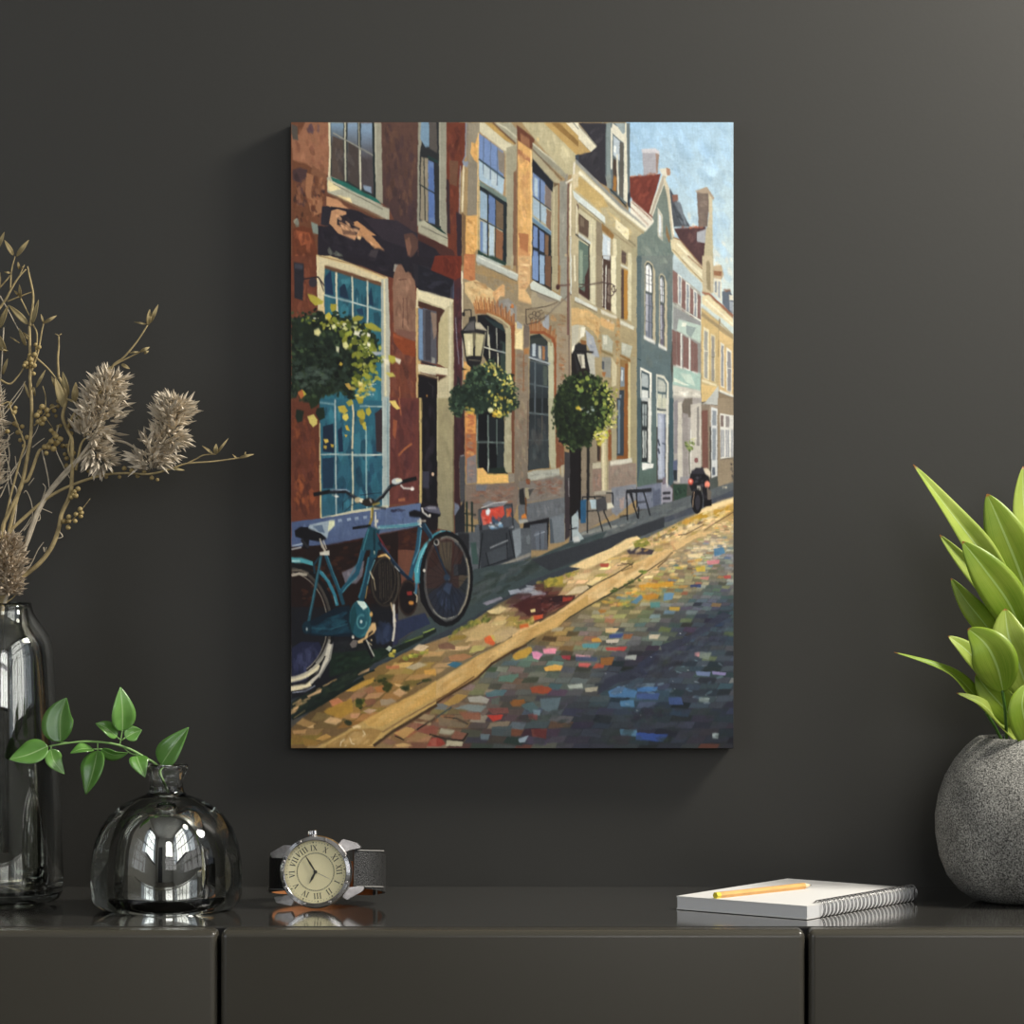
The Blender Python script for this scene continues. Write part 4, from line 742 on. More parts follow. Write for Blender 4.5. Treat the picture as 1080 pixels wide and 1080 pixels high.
# ---------- shaded pavement by the houses, then street ----------
at(0, 0, 1)
poly('3a4149', '307,735 380,700 480,640 560,600 640,572 640,600 480,690 307,760')
poly('3d4a4c', '480,625 500,600 560,590 600,572 640,560 620,590 560,612 500,650 440,680 400,700')
dabs('34403c 46504f 2c3832 51585a', 80, 7, '500,605 600,575 640,565 600,590 520,630 470,660', .6, -22, 3, .1, 8)
poly('35393f', '560,590 600,578 640,566 700,545 700,556 640,580 580,602')
ANCH = [  # colour of the street here and there: x, y, hex
 (320,786,'8a6a3e'),(340,770,'8a6c40'),(330,750,'6f5838'),(370,755,'96703c'),(400,720,'9a7840'),(380,735,'8a6a48'),(430,700,'a58348'),(450,680,'b08c5c'),(470,665,'b89668'),(490,655,'a08a4c'),
 (505,665,'c9a872'),(530,650,'bd9c66'),(520,640,'7a6f50'),(560,640,'55302c'),(580,630,'5c3830'),(550,628,'5a3f40'),(600,618,'c9a673'),(625,600,'dcbc82'),(650,595,'d9b67e'),(680,585,'e0be86'),(700,572,'d8b478'),(730,555,'dcb676'),(765,535,'d8a95c'),(750,550,'e0bf80'),(665,588,'b39a60'),
 (440,775,'94684a'),(400,786,'a07a4c'),(470,760,'7f5c46'),(480,745,'7a6450'),(500,725,'767058'),(520,710,'6c7264'),(470,785,'6b564a'),(510,785,'4a4644'),(540,765,'58504c'),(560,735,'5c5c58'),(540,720,'6c5f54'),(570,750,'4f5558'),
 (560,700,'5f6c60'),(585,700,'5c6660'),(610,700,'5d605a'),(600,725,'5b5f5c'),(600,745,'3f434e'),(620,770,'363845'),(560,780,'444048'),(650,780,'3a3f49'),(700,780,'39404a'),(765,780,'31343f'),
 (650,710,'3f4350'),(680,700,'3a3d4b'),(690,690,'45484f'),(660,735,'4b6278'),(690,740,'4a5c76'),(720,745,'39465a'),(700,760,'3c4857'),(740,735,'4a5864'),(760,760,'3c4450'),(740,710,'4c5a66'),(765,700,'4a5664'),(745,690,'4a5866'),
 (600,680,'8a7850'),(585,672,'a5824c'),(620,665,'7c7868'),(640,655,'9a8a5c'),(650,670,'6d6f66'),(660,640,'8f8a5c'),(680,625,'b59a58'),(640,640,'9c9058'),(700,630,'868460'),(700,645,'70746c'),(720,640,'5f6668'),(710,660,'55605f'),(690,670,'5f6460'),(740,640,'54606a'),(760,640,'46505e'),(720,668,'3e414c'),(745,655,'3f4450'),(765,665,'44505e'),
 (700,612,'b39868'),(720,600,'a09070'),(740,590,'a8a088'),(760,575,'b3a488'),(770,560,'c9ae7c'),(765,590,'7c8080'),(750,605,'86856c'),(765,610,'7a7a70'),(730,615,'90866a'),(710,625,'a08e58'),(680,610,'c9ab74'),(750,625,'5f686c')]
AX = np.array([[a[0], a[1]] for a in ANCH], float); AC = np.array([hexc(a[2]) for a in ANCH])
def street(x, y):
    d = ((AX[:, 0]-x)/1.2)**2+(AX[:, 1]-y)**2
    w = 1/(d+16)**2
    c = (w[:, None]*AC).sum(0)/w.sum()
    return c*(1-.16*min(1, max(0, (x-590)/60))*min(1, max(0, (y-(1010-x*.5))/40)))
# smooth underpainting
gy, gx = np.mgrid[520:800:6, 300:784:6]
G = np.array([[street(x, y) for x, y in zip(ra, rb)] for ra, rb in zip(gx, gy)])
yy = (np.arange(PH)/PS+PY0-520)/6; xx = (np.arange(PW)/PS+PX0-300)/6
UND = IMG.copy(); r0 = int((523-PY0)*PS)
ya = yy[r0:]; yi = ya.astype(int); yi = np.minimum(yi, G.shape[0]-2); fy = (ya-yi)[:, None, None]; xi = np.minimum(xx.astype(int), G.shape[1]-2); fx = (xx-xi)[None, :, None]
UND[r0:] = ((G[yi][:, xi]*(1-fx)+G[yi][:, xi+1]*fx)*(1-fy)+(G[yi+1][:, xi]*(1-fx)+G[yi+1][:, xi+1]*fx)*fy)*.86
SUN = [(307,768),(330,748),(360,728),(400,702),(440,682),(480,668),(520,640),(560,618),(600,604),(640,588),(680,568),(720,548),(773,524),(773.5,789),(307,789)]
fill([((x-PX0)*PS, (y-PY0)*PS) for x, y in SUN], UND)
def in_poly(P, x, y):
    ins = False
    for i in range(len(P)):
        ax, ay = P[i]; bx, by = P[(i+1) % len(P)]
        if (ay > y) != (by > y) and x < (bx-ax)*(y-ay)/(by-ay)+ax: ins = not ins
    return ins
CURB_R = [(378,789),(440,751),(500,716),(560,684),(600,660),(650,628),(700,598),(740,570),(773,545)]
CURB_L = [(338,789),(380,768),(440,722),(500,690),(540,668),(600,645),(650,613),(700,585),(740,560),(773,536)]
def xon(C, y):
    for (ax, ay), (bx, by) in zip(C, C[1:]):
        if by <= y <= ay: return ax+(bx-ax)*(ay-y)/(ay-by+1e-9)
    return C[0][0] if y > C[0][1] else C[-1][0]
ACC = [hexc(c) for c in ('c98a3c', 'a5503a', '7fa0a8', '4a6ea0', 'c9b48c', '8a9a50', '8f5f3c', 'b0b0a0', '3f6a78')]
y = 792.0
while y > 545:
    h = 1.6+(y-545)/245*7.0
    x = xon(CURB_R, y)+rng.uniform(-10, 4)
    while x < 780:
        w = h*rng.uniform(1.9, 3.1)
        c = street(x+w/2, y)
        lum = c.mean()
        dk = 1 if y < 690 or x < 580 else .6; c = c*(1+rng.normal(0, .14*dk))+rng.normal(0, .022*dk, 3)
        k = rng.random()
        if k < (.17 if y < 690 or x < 580 else .05): c = c*.45+ACC[rng.integers(len(ACC))]*(.35+lum*.45)
        elif k < .2: c = c*.7
        sl = h*.55; dy = w*rng.uniform(-.06, .12); g = .35
        q = [(x+sl+g, y-h+g), (x+w+sl-g, y-h+dy+g), (x+w-g, y+dy-g), (x+g, y-g)]
        q = [((a+rng.normal(0, h*.06)-PX0)*PS, (b+rng.normal(0, h*.05)-PY0)*PS) for a, b in q]
        fill(q, np.clip(c, 0, 1), .92, 1.2, 0)
        x += w
    y -= h*.93
at(540, 560, 4.5)
dabs('c98a2c d8a440 e0b868 b5702c a8a03c', 60, 15, '420,330 560,260 700,200 850,130 960,90 900,200 740,280 560,370 400,430 300,480', .8, 0, 2.2, .08, 4)
dabs('e8cc94 d8b478 c9a56c', 40, 12, '640,190 800,110 1000,20 1038,10 1038,60 860,140 700,220', .8, -10, 2.6, .06, 4)
# walk side stones, larger
y = 792.0
while y > 530:
    h = 1.8+(y-530)/262*7.5
    xe = xon(CURB_L, y)+3; x = xe
    while x > 300:
        w = h*rng.uniform(1.9, 3.6)
        if in_poly(SUN, x-w/2, y-h/2-1) and in_poly(SUN, x-w*.8, y-h*.8):
            c = street(x-w/2, y-h/2)*(1+rng.normal(0, .14))+rng.normal(0, .02, 3)
            if rng.random() < .08: c = c*.6+np.array([.25, .22, .05])
            sl = h*.9; dy = -w*.10
            q = [(x-w+sl, y-h-dy*.5), (x+sl-.4, y-h+dy*.5), (x-.5, y+dy*.5), (x-w+.3, y-dy*.5-.4)]
            q = [((a+rng.normal(0, h*.1)-PX0)*PS, (b+rng.normal(0, h*.08)-PY0)*PS) for a, b in q]
            fill(q, np.clip(c, 0, 1), .9, 1.4, 0)
        x -= w
    y -= h*.9
at(600, 420, 6)
poly('e6c78c', '0,1065 140,1000 270,945 360,890 430,870 460,900 380,950 280,1000 160,1060 100,1080'); poly('d3ac70', '420,1060 640,960 660,985 560,1080 400,1080'); poly('e2c38c', '640,830 780,785 850,800 800,840 660,860'); poly('e8cb92', '800,720 900,670 960,650 1038,625 1038,660 900,720 820,740'); poly('b98e2c', '740,770 840,725 980,690 1020,680 960,740 860,760 760,785')
poly('8c8a3a', '400,910 480,880 520,930 420,950'); poly('c9973c', '700,790 740,760 780,770 740,800'); poly('443c44', '360,960 440,940 540,960 520,990 380,985'); poly('d0a06c', '640,910 700,905 740,930 660,960'); dabs('e8d2a0 f0dcae dcb87a c99a4c', 60, 20, '300,940 700,790 1038,640 1038,700 700,880 420,1000', .75, -22, 2.4, .06, 8); dabs('7c7a34 5c6430 98903c', 26, 14, '420,880 700,780 860,740 840,780 600,880 440,960', .8, -30); dabs('3c3a38 4a3c34', 16, 12, '380,940 860,760 870,800 600,900', .7, -22, 3)
line('4c3c30', 6, '380,1080 400,1050 330,1045'); line('4c3c30', 6, '660,965 640,1000 560,1070'); line('6b5438', 6, '1038,720 860,830 830,860'); line('5c4a34', 5, '850,800 740,860 690,865')
at(540, 560, 4.5)
poly('4a2624', '20,350 120,310 300,305 290,330 200,370 140,400 60,390'); dabs('3c2020 5c2c28 6b3830 2c1c20 7f5a54', 50, 22, '10,350 120,310 290,310 200,370 130,400 50,385', .8, -15, 2); poly('f0d890', '85,370 105,365 108,380 90,385'); poly('a03a2c', '240,315 290,312 280,328 240,335'); poly('c8622c', '35,445 75,432 80,455 40,462'); poly('c9523c', '100,400 140,395 145,412 110,420'); dabs('8f94a0 a5a8ae', 16, 26, '20,290 60,250 100,255 180,300 100,310', .7, -10, 3); poly('ccb68e', '300,265 375,255 350,290 250,305'); poly('5c5638', '355,255 385,262 370,280'); poly('b09a3a', '150,235 240,210 240,250 170,270'); poly('e0c48e', '290,210 380,195 350,225 290,230'); poly('b5503c', '415,155 460,152 455,170 420,172')
dabs('8f8a34 b59c3c 6b7034', 40, 18, '100,240 280,190 400,150 300,210 160,280', .7, -30); dabs('a8923c 7f8038 d0ac60', 40, 20, '0,420 120,400 100,450 0,470', .7, -20)
# curb band
poly('dab273', '0,520 0,570 150,480 300,390 440,310 560,235 700,150 765,100 760,92 700,100 560,165 420,240 330,300 200,395 100,440 0,480')
dabs('e3bf80 cfa566 dcb67a e9cb92 c79a5c', 110, 30, '0,500 200,410 330,310 560,180 740,105 700,140 440,300 150,470 0,550', .5, -32, 3, .05, 5)
poly('ddb87c', '760,60 900,0 960,0 860,40 780,90'); poly('d8b47c', '720,110 760,92 780,100 640,200 600,225 620,190'); line('3c3a2c', 7, '0,582 100,512 240,430 330,372 440,312 480,290 580,232 620,200'); line('4a4030', 5, '130,430 220,375 380,262 400,250 470,215 560,160 575,150'); dabs('4a5a2c 3c4a24 5c6a34', 16, 16, '430,290 460,280 590,205 630,240 590,240 470,300', .9)
line('5a4a30', 5, '760,100 730,130 640,190'); line('6b5838', 4, '500,165 560,155 570,170 520,190'); dabs('5a6a2c 7f8a3c', 10, 14, '600,190 640,185 630,200', .9)
# notable stones
S = '''f58fa8 145,560 210,555 205,582 150,582|f090b8 92,572 120,572 148,582 125,612 100,605|f0b04c 150,648 200,632 240,640 230,662 160,665|c9883c 0,590 30,570 80,548 98,560 70,595 20,612|a8442c 85,740 140,732 190,750 170,770 95,768|c4403c 440,552 545,548 530,568 450,566|b0503a 395,628 440,628 430,650 380,650|e0605c 318,625 378,628 360,648 315,642|a83440 232,590 280,590 275,610 240,606|44506e 300,590 405,600 400,618 300,615|e8a0a8 300,586 375,592 372,598 302,594|98602c 420,600 485,598 470,636 420,636|d89a3c 375,512 410,504 428,525 380,525|4f9098 330,535 420,530 400,556 335,552|b3b8b0 540,590 590,585 585,610 530,606|e3be84 440,462 505,458 490,484 442,482|c8bba8 445,515 510,512 500,530 445,530|3a4a86 460,490 530,486 515,508 462,508|9a5f3c 530,490 575,488 560,512 525,512|c88a2c 610,305 700,298 690,320 640,328 615,322|5b86a8 720,295 770,293 760,325 715,330|4f8a88 655,338 700,335 700,362 655,365|c9a03c 745,360 795,360 790,378 745,376|4f7fa0 560,340 610,300 620,318 590,345|d89a2c 600,255 760,240 765,262 680,270 600,268|34406e 845,255 895,252 895,268 845,266|c8b89c 650,492 705,488 690,512 650,512|4a7fa8 955,85 1000,75 1010,105 960,120|f0d8a4 830,110 905,105 890,130 835,125|ecd6a8 885,78 950,78 940,88 890,86|d87f88 920,140 985,135 980,155 925,160|c9a83c 870,175 915,168 915,190 875,192|c98078 890,222 935,215 930,232 895,230|bd4f48 1000,212 1035,208 1035,225 1005,228|4a78a8 455,760 510,735 595,758 580,790 460,788|3f6fa8 590,740 690,738 680,760 595,762|3f568c 590,770 700,768 690,800 590,795|4f80a8 510,805 575,800 580,835 515,832|3f5488 740,790 800,788 810,825 745,822|4f7a98 510,940 590,940 600,975 515,968|2f4a90 590,955 740,965 715,1000 585,988|6f7fa8 870,665 940,668 935,690 875,685|8a80b0 945,665 1015,672 1010,685 950,682|d89090 865,575 890,575 885,595 862,592|7c887c 890,572 945,575 930,608 885,600|8fa09c 885,788 935,790 930,812 885,808|a8b8b8 948,960 978,958 975,985 950,982|6b3c34 90,940 165,935 160,985 95,975|8f4a44 75,870 120,862 120,895 80,892|7f8c9c 30,985 70,970 60,1000 35,1003|32384c 600,625 700,560 640,680 570,700|343848 440,700 600,640 620,690 500,720 400,780|35394a 700,540 830,500 1000,380 1040,400 900,490 720,590|b5bdb0 260,730 330,722 335,745 270,748|b0a890 345,745 410,738 400,760 350,762|5f7078 140,800 230,790 215,850 150,850|9c5c24 0,800 60,798 50,825 0,828'''
for q in S.split('|'):
    c, pts = q.split(' ', 1); poly(c, pts, .88, 1.4)
dabs('3f4656 333848 4a5260 2f3240', 130, 30, '540,700 700,560 1040,400 1040,520 820,620 640,740 420,800', .35, -28, 2, .08, 12)
dabs('343a3c 2d3a34 3a3440', 90, 34, '0,850 250,760 500,850 900,760 1040,900 1040,1030 0,1030', .35, -10, 2, .08, 12)
dabs('28303a 2c3c38 302c3a', 30, 40, '540,840 700,820 760,900 560,930', .5, 0, 1.6); dabs('5f7f98 7a9aa8 8a98a8', 24, 12, '450,740 1000,560 1040,820 500,850', .6, 0, 3); dabs('c8ccc8 e0e4dc', 16, 5, '200,450 900,450 980,800 500,900', .8)
poly('35394a', '0,0 0,0 0,0')
at(440, 620, 6)
# big curb band, lower left
poly('c9a05c', '0,665 200,540 360,440 480,380 640,290 780,220 920,150 1080,40 1080,110 960,185 880,250 760,300 680,350 600,400 470,470 380,570 180,690 0,800')
poly('d8af6c', '0,665 200,540 420,420 640,290 700,320 590,390 430,470 300,570 120,690 0,760'); dabs('dcb674 c99a55 d3a964 e3c080 bb8d4c', 100, 50, '0,690 300,500 640,310 900,180 1060,70 880,230 600,380 380,520 0,760', .45, -32, 3, .05, 5)
line('4a3422', 14, '0,805 180,690 380,570 470,480 600,400 690,360'); line('6b4a2c', 8, '0,780 200,665 360,560'); line('5a4430', 5, '300,450 380,410 480,370 560,320')
S = '''cfae72 280,285 430,225 540,240 420,320 330,315|c4a878 480,285 600,250 640,270 560,330 500,350|e0582c 425,320 455,300 495,350 480,365 430,345|d8622c 645,232 700,225 705,245 650,255|2f6a8a 185,485 230,465 290,478 240,505|7f5a48 130,360 190,340 240,365 240,390 140,385|b07a50 200,430 290,415 350,430 290,460 210,460|e3c98c 440,145 530,112 565,130 520,165 460,160|8f8a98 410,95 530,55 540,70 440,110|a3aab8 575,15 640,5 665,25 590,45|4a2424 600,110 700,60 780,70 790,170 700,175|2e1c20 850,60 920,45 920,80 860,90|f0d890 715,140 745,132 748,150 720,155|c8502c 735,180 795,165 795,190 740,205|c9a03c 600,440 640,400 720,370 728,400 690,440 620,455|5c8070 520,560 640,540 640,560 600,595 510,590|9c4a30 730,620 830,625 850,640 800,672 720,660|4f7078 430,665 500,640 570,645 540,680 440,690|b0ada0 320,690 400,680 460,705 440,730 330,720|5c645c 470,700 520,690 520,740 470,735|8a5a30 585,720 620,705 690,720 660,750 600,750|c53a2c 438,805 540,800 530,830 480,845|7a4a44 440,760 570,755 580,790 480,800|8f5a44 260,780 400,790 400,835 300,830|b89048 165,730 250,670 320,680 260,730 200,745|7c8a88 230,760 320,735 440,745 400,785|4c6468 650,740 730,720 770,760 720,790|5a6c74 780,700 910,690 890,760 830,780 780,760|a33f34 90,950 150,945 180,985 150,1003 60,1000|8c5444 0,850 140,880 120,940 0,910|7a6a54 130,810 310,860 300,880 140,870|a8a48c 150,885 240,900 210,930 140,920|8c5a48 240,905 320,920 280,960 210,950|c0b898 190,960 290,975 280,1000 180,1000|6a7c84 400,920 460,925 450,960 400,955|465458 470,880 600,870 590,940 470,930|5a2c2c 740,890 820,900 810,955 740,930|8494a0 640,965 705,930 680,975 650,980|6b8490 730,770 780,770 775,805 735,800'''
for q in S.split('|'):
    c, pts = q.split(' ', 1); poly(c, pts, .88, 1.4)
line('2c2420', 10, '80,925 180,955 290,965 320,920'); line('33302c', 7, '170,815 250,825 320,860'); line('3a4a4c', 9, '120,820 215,755'); line('2e2620', 8, '0,895 60,855'); line('2a2c30', 6, '0,610 60,580'); dabs('6b7034 8a8a3c a89c40 55602c', 60, 26, '180,310 300,220 440,160 480,180 460,220 300,260 200,330', .8, -40); dabs('8f8a3c c8a84c', 20, 20, '0,400 80,380 70,420 0,420', .8); dabs('f0e0b0 e8d090', 10, 8, '300,200 640,150 500,300', .8)
at(300, 640, 6.75)
# verge shade, bike-side grass
poly('1f2824', '50,680 300,500 600,380 780,290 1080,150 1080,180 880,290 640,400 420,590 220,730 50,800'); dabs('1c2e26 28382c 14201c 33402c', 90, 26, '55,690 300,520 620,370 1070,160 860,290 640,410 400,600 60,790', .6, -30, 2.6, .1, 8)
dabs('b08a58 c9a06c 8f744c', 30, 22, '60,690 160,650 360,480 420,480 300,560 160,660 60,760', .8, -25, 3, .08, 6); poly('b8936a', '520,480 610,430 600,460 530,490'); poly('d0a878', '160,635 270,580 260,610 170,645'); poly('a5885c', '60,690 120,650 120,665 60,700'); poly('8fa048', '400,470 520,425 510,440 410,475'); line('7c9040', 8, '860,250 985,205'); line('9ab04c', 8, '990,185 1068,152')
line('1a2420', 26, '60,790 260,690 420,590 560,510'); line('8a744a', 6, '70,790 150,735'); line('1f2a24', 14, '330,590 480,510 640,450')
S = '''c87a50 320,670 380,645 430,680 400,710 340,705|b98c34 280,740 360,700 480,650 490,740 400,790 300,760|cc9c3c 430,600 560,530 640,500 640,530 500,600|dcb070 780,540 860,560 920,580 860,590 790,560|e6c9a0 910,300 960,262 1030,280 980,320|a89478 680,660 760,650 800,670 740,700 690,700|d2a474 770,610 820,580 880,610 820,640|e0b47c 280,820 330,780 420,800 370,840|b5713c 640,570 700,560 720,600 660,610|98664a 560,600 620,560 650,600 600,620|8a5a44 560,660 650,650 650,690 590,700|d0966c 470,760 545,755 520,790 470,790|c9a284 560,740 600,720 660,730 610,760|b08850 85,830 130,790 230,830 180,860|ddb478 160,860 210,835 210,860|c4945c 60,880 160,870 150,900 70,905|8d6c34 55,900 130,920 130,960 60,980|a07838 130,930 260,960 230,990 150,990|cf9c50 220,940 300,900 340,920 270,950|c27048 720,420 820,415 820,440 730,440|c0b090 860,430 960,390 1020,410 920,450|dfa448 990,450 1078,440 1078,490 1000,480'''
for q in S.split('|'):
    c, pts = q.split(' ', 1); poly(c, pts, .85, 1.4)
dabs('2f3a1c 4a4e20 3c4420', 30, 30, '500,640 580,660 560,740 500,710', .9); dabs('2c351c 454a20', 30, 30, '620,520 720,500 780,560 740,620 700,600 690,550', .9); dabs('2b3120 383c28', 14, 30, '400,790 470,800 500,830 430,850', .8); dabs('2c3520 3c4424', 8, 30, '830,570 880,570 870,600', .9); dabs('2c3520 3c4424', 8, 26, '980,510 1030,520 1000,530', .9); dabs('96983a 6f7c30 c2b848', 24, 22, '820,360 900,330 1040,290 1020,330 860,390', .8, -20)
poly('c4a05c', '230,1000 360,930 480,860 580,800 760,710 920,630 1080,520 1080,690 920,790 780,880 640,990'); poly('d6a85a', '560,810 760,700 920,620 1080,525 1080,640 900,740 700,850 600,850'); poly('aa8448', '300,985 500,870 620,860 700,880 620,980 560,1000 300,1000'); dabs('dcae62 cc9c50 e0b970 c08f48', 50, 50, '560,830 1070,540 1070,660 700,850', .4, -32, 3, .05, 5); dabs('b8935a a07c44 c9a468', 40, 40, '300,990 480,880 680,870 600,990', .5, -30, 2.4)
for q in ('400,990 405,960 430,940', '465,930 480,970 500,975', '560,880 575,905 560,920', '430,990 440,985'): line('f0e0b8', 6, q)
poly('e0c088', '480,850 520,835 550,850 540,865 490,862'); line('4a3826', 22, '640,985 780,880 900,810 1080,700'); line('8a6a44', 10, '700,890 860,790 1080,665')
S = '''cfa25c 780,900 870,850 935,870 850,935|8c4f40 970,870 1070,840 1080,900 1000,900|a85a4a 1030,950 1080,930 1080,990 1050,985|a8926c 950,790 1000,760 1075,770 1040,815|8a6450 690,960 740,930 800,960 760,985|a07c50 860,940 940,890 1030,910 930,960|d0a868 790,980 850,965 920,990 800,995|6b5038 1040,900 1080,905 1080,915 1040,912|8f5c48 880,850 930,820 980,840 930,870'''
for q in S.split('|'):
    c, pts = q.split(' ', 1); poly(c, pts, .85, 1.4)
line('2a2420', 7, '945,875 1070,790'); line('33281f', 8, '790,920 850,945')
# ---------- foreground furniture of the street ----------
at(600, 420, 6)
for q in ('85,625 215,622', '85,625 75,740', '215,622 220,720', '160,620 210,840', '115,600 115,850', '60,720 240,705', '235,600 275,600 278,690', '220,720 265,820', '60,640 60,720'): line('1d1e22', 7, q)
poly('2a5a80', '72,645 108,640 105,790 72,790'); poly('a8bcc4', '130,640 170,640 172,700 140,700'); poly('c9c5b0', '225,665 270,660 285,690 240,705'); poly('47474a', '170,640 230,620 240,700 180,720')
for q in ('362,590 518,578', '362,592 368,770', '385,600 435,760', '425,600 430,690', '470,590 512,740', '436,760 440,690', '430,660 480,655', '395,600 410,690', '320,750 368,740'): line('1c1d22', 8, q)
poly('26272c', '360,580 520,568 520,592 362,602'); poly('a8b6b8', '8,760 40,725 60,760 50,830 95,890 40,910 20,880'); line('1a1b20', 8, '10,730 15,900'); line('1a1b20', 7, '0,830 50,820'); poly('c9ccc8', '20,880 60,870 70,905 30,915')
# motorcycle and rider
ell('17161a', 808, 650, 36, 82); ell('33323a', 812, 660, 16, 50); poly('1c1b20', '765,480 800,440 850,440 880,470 885,520 890,640 880,680 850,660 840,560 775,590 755,540'); poly('34323a', '770,460 840,435 865,460 860,480 780,480'); poly('d3c4ac', '845,445 870,440 895,465 890,500 860,480'); ell('e05a48', 768, 528, 17, 20); ell('f08a70', 872, 545, 17, 22); ell('f8c0a8', 766, 524, 7, 8); poly('b8b0a4', '808,552 830,555 830,585 806,580'); poly('6b6258', '870,560 898,590 895,650 872,640'); dabs('3c3a42 0f0f12 55505a', 18, 16, '770,480 880,480 885,640 780,620', .7); line('c9a888', 4, '790,590 780,690'); poly('151418', '850,650 900,640 900,680 850,690'); ell('8a5a58', 803, 392, 12, 16)
# ---------- hanging plants ----------
def bush(P0, dark, mid, light, n, sz, lightpoly, darkpoly):
    poly(dark.split()[0], P0); pts = parse(P0); cx = sum(p[0] for p in pts)/len(pts); cy = sum(p[1] for p in pts)/len(pts)
    dabs(dark, n, sz*1.2, P0, .9, 0, 1.4, .15, 90); dabs(mid, int(n*.7), sz*.8, P0, .75, 0, 1.5, .15, 90)
    dabs(dark, n, sz*.8, darkpoly, .8, 0, 1.5, .2, 90)
    for grow, cols in ((1.06, mid), (1.12, dark), (1.05, dark), (1.12, mid)):       # ragged outline
        for i in range(len(pts)):
            a_, b_ = pts[i], pts[(i+1) % len(pts)]
            g_ = [(cx+(p[0]-cx)*s_, cy+(p[1]-cy)*s_) for p, s_ in ((a_, .96), (b_, .96), (b_, grow), (a_, grow))]
            dabs(cols, max(2, int(math.hypot(a_[0]-b_[0], a_[1]-b_[1])/sz*.9)), sz*.6, ' '.join('%.0f,%.0f' % q for q in g_), .9, 0, 1.6, .15, 90)
    dabs(light, int(n*.55), sz*.55, lightpoly, .9, 0, 1.5, .12, 90)
at(600, 270, 6)
poly('2b2a2c', '36,565 62,550 108,558 112,600 155,604 150,616 108,612 130,740 100,800 60,800 30,620'); poly('cfc9b4', '50,620 96,625 102,712 74,715'); poly('8a8578', '60,630 78,630 84,700 72,700'); poly('8f6038', '72,530 108,540 108,562 78,560'); line('1e1c1e', 9, '40,600 110,610'); line('1e1c1e', 8, '100,610 128,730'); line('1e1c1e', 9, '44,620 76,720'); ell('26201e', 90, 760, 40, 50)
at(600, 420, 6)
bush('-95,60 -60,-70 0,-130 80,-145 190,-130 240,-60 280,40 260,160 180,220 110,300 30,320 -60,260 -90,160', '1f2a1c 28351f 18201a', '36482a 2c3c24 465a30', 'a8a83c d6cc6c 8f9a3c e4dc94', 190, 22, '180,-120 300,-60 310,60 300,180 200,290 150,250 250,120 240,0', '-60,-80 120,-100 160,60 60,280 -60,200')
dabs('5c7038 7c8a3c 98a048', 60, 20, '-20,-110 120,-130 220,-90 280,60 230,200 150,240 200,60', .85, 0, 1.5, .1, 90); dabs('e8d44c f0c83c', 9, 18, '30,40 90,60 90,90 40,70', .95); dabs('b0b8b0 8fa4a0', 8, 14, '50,60 200,40 150,120', .8); dabs('c9c04c d8c850 a8a83c', 26, 16, '140,230 230,180 250,260 180,320', .9)
at(450, 270, 6.75)
# lantern
line('3a3430', 8, '262,415 268,385 315,385 318,440'); ell('2a2828', 262, 415, 12, 16); poly('2b2a2c', '302,435 345,430 352,470 425,530 430,548 240,545 300,470'); poly('b9b096', '345,470 380,475 430,535 350,520'); poly('5c5a5a', '305,470 340,460 340,530 260,535'); poly('232326', '240,535 432,545 405,600 395,730 275,720 262,620'); poly('c9bf96', '262,555 330,550 330,710 282,715'); poly('b5ac84', '345,550 412,560 385,712 345,712'); poly('6a6450', '325,545 350,545 345,640 330,660'); poly('e8dfb8', '290,600 310,600 312,700 295,705'); line('8f8a74', 8, '420,545 396,715'); poly('232326', '275,720 395,725 380,770 345,790 345,805 320,800 290,770'); line('a89c80', 4, '300,740 380,745'); line('232024', 12, '255,805 350,800'); poly('d8a860', '268,755 310,790 312,812 262,800')
bush('180,960 220,1000 200,1080 170,1080 600,1080 620,960 600,870 560,830 500,800 460,740 420,780 350,800 290,860 265,960', '26352c 1f2c24 30402f', '3f5640 50684a 36493a', 'c9b84c b0b058 e0d07c d8c45c', 120, 28, '380,760 480,750 600,850 630,1000 560,1060 540,900 440,830', '280,900 480,860 500,1070 290,1070')
dabs('7c9088 93a89c 6b8478', 16, 22, '300,900 500,880 480,1000 320,1000', .7)
at(450, 420, 6.75)
bush('165,30 190,100 240,140 260,60 350,110 420,90 480,110 540,150 590,80 640,60 620,-60 400,-100 200,-80', '26352c 1f2c24', '3f5640 44583c', 'd8c44c c9a83c e6d870 b0b050', 90, 26, '420,-60 620,-80 640,80 560,130 500,100 450,60', '200,-60 420,-80 400,90 220,60')
dabs('e0b83c d8a030 f0d860', 12, 24, '420,110 540,60 560,140 500,160', .9); ell('e4e0a8', 455, 85, 20, 18); dabs('d8b040', 6, 22, '260,50 370,70 360,120 270,110', .9)
at(300, 270, 6.75)
bush('55,470 90,440 160,430 240,420 300,430 420,440 520,470 620,560 660,640 640,760 560,860 480,960 500,1040 420,960 330,980 300,960 240,1080 180,1060 100,980 55,1000', '1f2a20 17211b 26332a', '2f3e28 3a4c30 27362a', '8f9434 a8a83c 6f7c30 c9c878', 250, 34, '100,440 300,440 520,470 680,640 720,760 640,900 560,1000 480,900 560,740 420,560 200,500', '70,560 400,600 520,760 420,920 120,960 60,800')
dabs('4a5a50 3f5048 5a6a5c', 40, 34, '60,780 380,780 360,940 70,960', .6); dabs('7c8430 989830 5c6a28', 90, 30, '300,430 560,500 660,640 640,860 500,960 480,700 380,540', .85, 0, 1.6, .12, 90)
